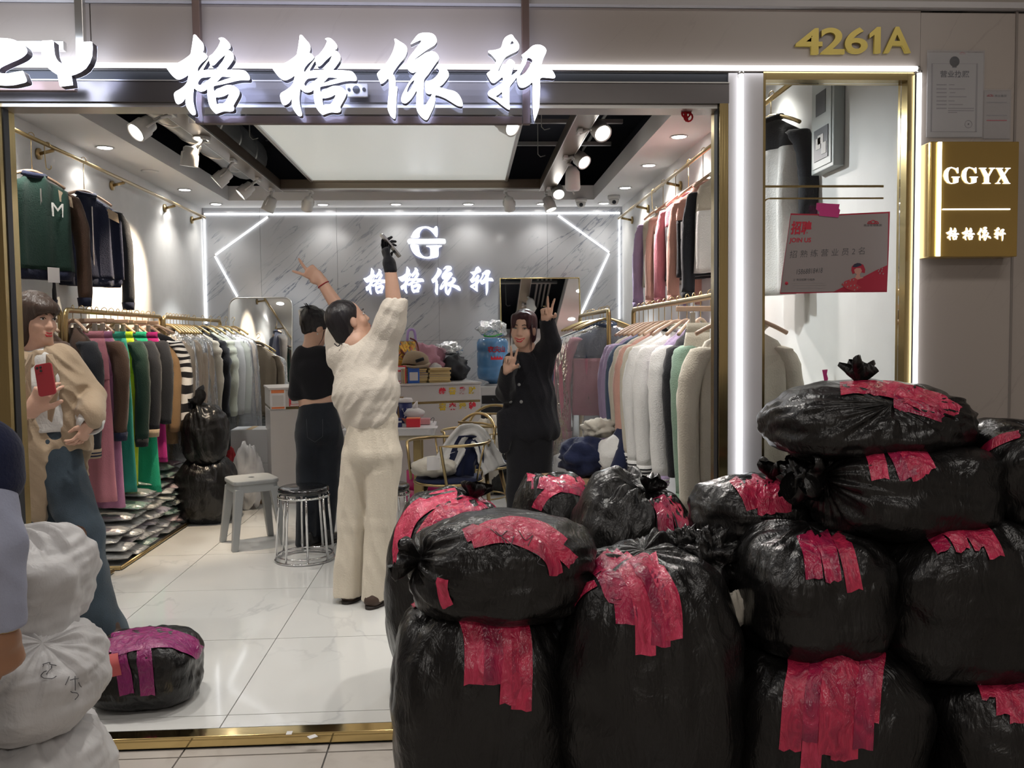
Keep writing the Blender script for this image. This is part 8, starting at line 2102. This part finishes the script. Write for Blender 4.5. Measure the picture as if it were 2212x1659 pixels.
for i, (y, dx) in enumerate(((6.08, -0.10), (6.22, -0.06), (6.36, -0.10))):
    nth = ('front', 'middle', 'rear')[i]
    e = top((1.0, y, hz_r), -0.12, nth+' navy and pink jacket in clear plastic on the back right rack', cm('rose'), cm('rose'), cm('dnavy'), None, cm('rose'), 0.64, 0.66, 0.24, 150+i, 0.105, cm('dnavy'), group='plastic-wrapped jackets on the right', thick=0.05)
    hanger((1.0, y, hz_r+0.0165), -0.12, 'brass hanger of the '+nth+' plastic-wrapped pink jacket', wood=False)
    e.location.x += dx*0
    if i < 2: cover((1.0, y, hz_r), -0.12, nth+' clear plastic cover over the navy and pink jackets', 0.335, 0.98, 0.075, seed=160+i)
for i, (y, lab, m) in enumerate(((6.75, 'dark denim jacket behind the plastic-wrapped jackets', 'denim'), (6.95, 'black jacket farthest back on the back right rack', 'black'), (7.15, 'white blouse on the back right rack beside the mirror', 'white'))):
    top((1.0, y, hz_r), -0.2, lab, cm(m), length=0.60, sl=0.6, w=0.25, seed=170+i, group='dark jackets on the back right rack', collar=cm(m)); hanger((1.0, y, hz_r+0.0165), -0.2, 'brass hanger carrying the '+' '.join(lab.split(' ')[:3]), wood=False)
# jacket seen through the window
e = top((1.525, 4.24, zr), -1.22, 'white jacket with black collar and sleeves seen through the shop window', cm('white'), cm('dk'), cm('dk'), None, cm('white'), 0.86, 0.44, 0.215, 200, 0.13, cm('black'), ny=4, fold=0.024, group='clothes seen through the window')
hanger((1.525, 4.24, zr), -1.22, 'wire hanger carrying the black and white jacket in the window', wood=False, hook_len=0.03)

# ---------------------------------------------------------------- plastic-wrapped stock packets stacked under the left rack
m_pk = film('packet_film', (0.985, 0.99, 0.99), 0.30, 0.22, 0.6, 30, 0.6)
def packet_mesh(seed):
    rings = []
    for i in range(6):
        t = -1+2*i/5; ring = []
        for k in range(12):
            a = 2*PI*k/12; c, s_ = math.cos(a), math.sin(a)
            edge = 1-abs(t)**3
            ring.append(V(math.copysign(abs(c)**0.6, c)*0.13, t*0.105, 0.022+math.copysign(abs(s_)**0.8, s_)*0.021*(0.2+0.8*edge)*(1+0.5*nz((c*1.5, s_*1.5, t*3), 1.5, seed))*(1-0.55*abs(c)**6)))
        rings.append(ring)
    return MB().loft(rings)
pkm = [packet_mesh(k) for k in range(4)]
cols = ['green', 'teal', 'sage', 'lgrey', 'white', 'grey', 'pink', 'cream', 'palegreen', 'lilac', 'magenta', 'beige']
pk_cloth = {}; pk_film = [p.mesh('film', m_pk) for p in pkm]
def pk(ci, kx):
    if (ci, kx) not in pk_cloth:
        mb = MB(); mb.v = [(x*0.97, y*0.96, 0.022+(z-0.022)*0.93) for x, y, z in pkm[kx].v]; mb.f = pkm[kx].f; mb.sm = pkm[kx].sm
        pk_cloth[(ci, kx)] = mb.mesh('cloth', cm(cols[ci]))
    return pk_cloth[(ci, kx)]
rows_ = 7; colsn = 8
names_r = ('bottom', 'second', 'third', 'fourth', 'fifth', 'sixth', 'seventh', 'eighth', 'topmost')
for c_ in range(colsn):
    yb_ = 5.42+c_*0.178
    hgt = (4, 5, 6, 7, 8, 8, 9, 9)[c_]
    pal = [3, 4, 5, 9, 4] if c_ < 2 else ([0, 8, 4, 4, 3, 7, 9] if c_ < 5 else [0, 1, 8, 4, 0, 6, 10])
    for r_ in range(hgt):
        ci = pal[rng.randrange(len(pal))]; kx = rng.randrange(4)
        x = -2.26+0.010*r_*(-1)+rng.uniform(-0.03, 0.03)
        cname = {'lgrey': 'pale grey', 'palegreen': 'pale green', 'teal': 'dark green'}.get(cols[ci], cols[ci])
        e = empty('wrapped_packet', (x, yb_+rng.uniform(-0.02, 0.02), 0.026+r_*0.050), (rng.uniform(-0.07, 0.07), rng.uniform(0.0, 0.14), rng.uniform(-0.22, 0.22)), group='plastic-wrapped stock packets under the left rack', cat='packet',
                  label=cname+' garment packet, '+names_r[r_]+' in floor stack '+('nearest the doorway', 'second', 'third', 'fourth', 'fifth', 'sixth', 'seventh', 'nearest the black bags')[c_]+(' from the doorway' if 0 < c_ < 7 else ''))
        link_mesh('cloth', pk(ci, kx), None, e); link_mesh('film', pk_film[kx], None, e)
        e.scale = (rng.uniform(0.95, 1.15), 0.84, rng.uniform(1.0, 1.25))
# ---------------------------------------------------------------- cartons, sacks and heaps
def carton(loc, d, rz, label, m, tape=True):
    e = empty('carton', loc, (0, 0, rz), label=label, cat='box')
    MB().box((0, 0, d[2]/2), d, bev=0.004).build('box_body', m, e)
    if tape: MB().box((0, 0, d[2]+0.0008), (0.05, d[1], 0.0015)).build('tape_strip', m_cov, e)
    return e
m_kraft = material('brown_cardboard', (0.34, 0.22, 0.13), 0.8); m_wcard = material('white_cardboard', (0.62, 0.62, 0.62), 0.6)
p = at_z(540, 1045, 0.0)
carton((-1.93, 7.72, 0), (0.34, 0.3, 0.30), 0.1, 'lower white carton beside the black bags and counter', m_wcard); carton((-1.92, 7.73, 0.302), (0.32, 0.3, 0.30), 0.05, 'upper white carton stacked beside the counter', m_wcard)
carton((-1.86, 7.36, 0), (0.2, 0.2, 0.22), 0.3, 'small brown carton on the floor left of the counter', m_kraft)
blob('white_bag', (-2.20, 7.42, 0.0), (0.26, 0.26, 0.62), m_wbag, 15.0, label='white plastic bag standing behind the upper black bag', cat='bag', amp=0.12, n=40)
blob('white_bag', (-1.70, 7.05, 0.0) if False else (-1.80, 7.08, 0.0), (0.24, 0.22, 0.52), m_wbag, 19.0, label='translucent white bag leaning on the counter corner', cat='bag', amp=0.2, n=40)
blob('red_packet', (-2.03, 7.42, 0.0), (0.1, 0.1, 0.46), material('red_wrap', (0.5, 0.02, 0.03), 0.4), 25.0, label='red wrapped packet between white bags at the back left', cat='packet', amp=0.2)
# navy and white bundle in a carton near the right rack
hb = empty('open_carton', (0.80, 5.08, 0), (0, 0, 0.15), label='open brown carton heaped with navy and white garments', cat='box')
MB().box((0, 0, 0.275), (0.46, 0.36, 0.55), bev=0.004).build('box_body', m_kraft, hb)
for s_ in (-1, 1): MB().box((s_*0.27, 0, 0.545), (0.12, 0.34, 0.005)).build('flap', m_kraft, hb)
blob('garment_heap', (0.70, 5.06, 0.553), (0.30, 0.28, 0.22), m_navy, 33.0, label='heap of navy garments on the left of the open carton', cat='clothes', amp=0.22, n=40)
wb2 = empty('cloth_bundle', (0.90, 4.98, 0.553), label='round white and navy cloth bundle on the open carton', cat='clothes')
blob('white_cloth', (0, 0, 0), (0.30, 0.28, 0.25), m_whc, 36.0, wb2, 0.10, n=40)
MB().tube(smooth_path([(-0.06, -0.135, 0.02), (-0.02, -0.145, 0.12), (0.02, -0.09, 0.22), (0.0, 0.0, 0.25)]), [0.05]*19, 8).build('navy_band', m_navy, wb2)
MB().tube(smooth_path([(0.10, -0.10, 0.03), (0.11, -0.08, 0.13), (0.06, -0.03, 0.22), (0.0, 0.02, 0.25)]), 0.035, 8).build('navy_band', m_navy, wb2)
blob('cloth_bundle', (0.80, 5.14, 0.77), (0.2, 0.18, 0.11), m_cream, 39.0, label='small cream ruffled cloth on top of the navy heap', cat='clothes', amp=0.3, n=40)
carton((0.56, 5.35, 0), (0.26, 0.3, 0.30), -0.2, 'brown carton behind the open one near the black coat', m_kraft)
blob('white_bag', (0.70, 5.72, 0.0), (0.3, 0.26, 0.62), m_wbag, 45.0, label='limp translucent bag under the back right rack', cat='bag', amp=0.2, n=40)
# cream garments heaped at the right end of the counter
bl = blob('garment_heap', (0.20, 7.55, 0.0), (0.26, 0.3, 0.66), m_cream, 51.0, label='cream frilled garments hanging at the right end of the counter', cat='clothes', amp=0.22, n=44)
# more dark things on the far floor
carton((-0.95, 8.4, 0), (0.5, 0.4, 0.5), 0.0, 'brown carton on the floor behind the counter', m_kraft) if False else None
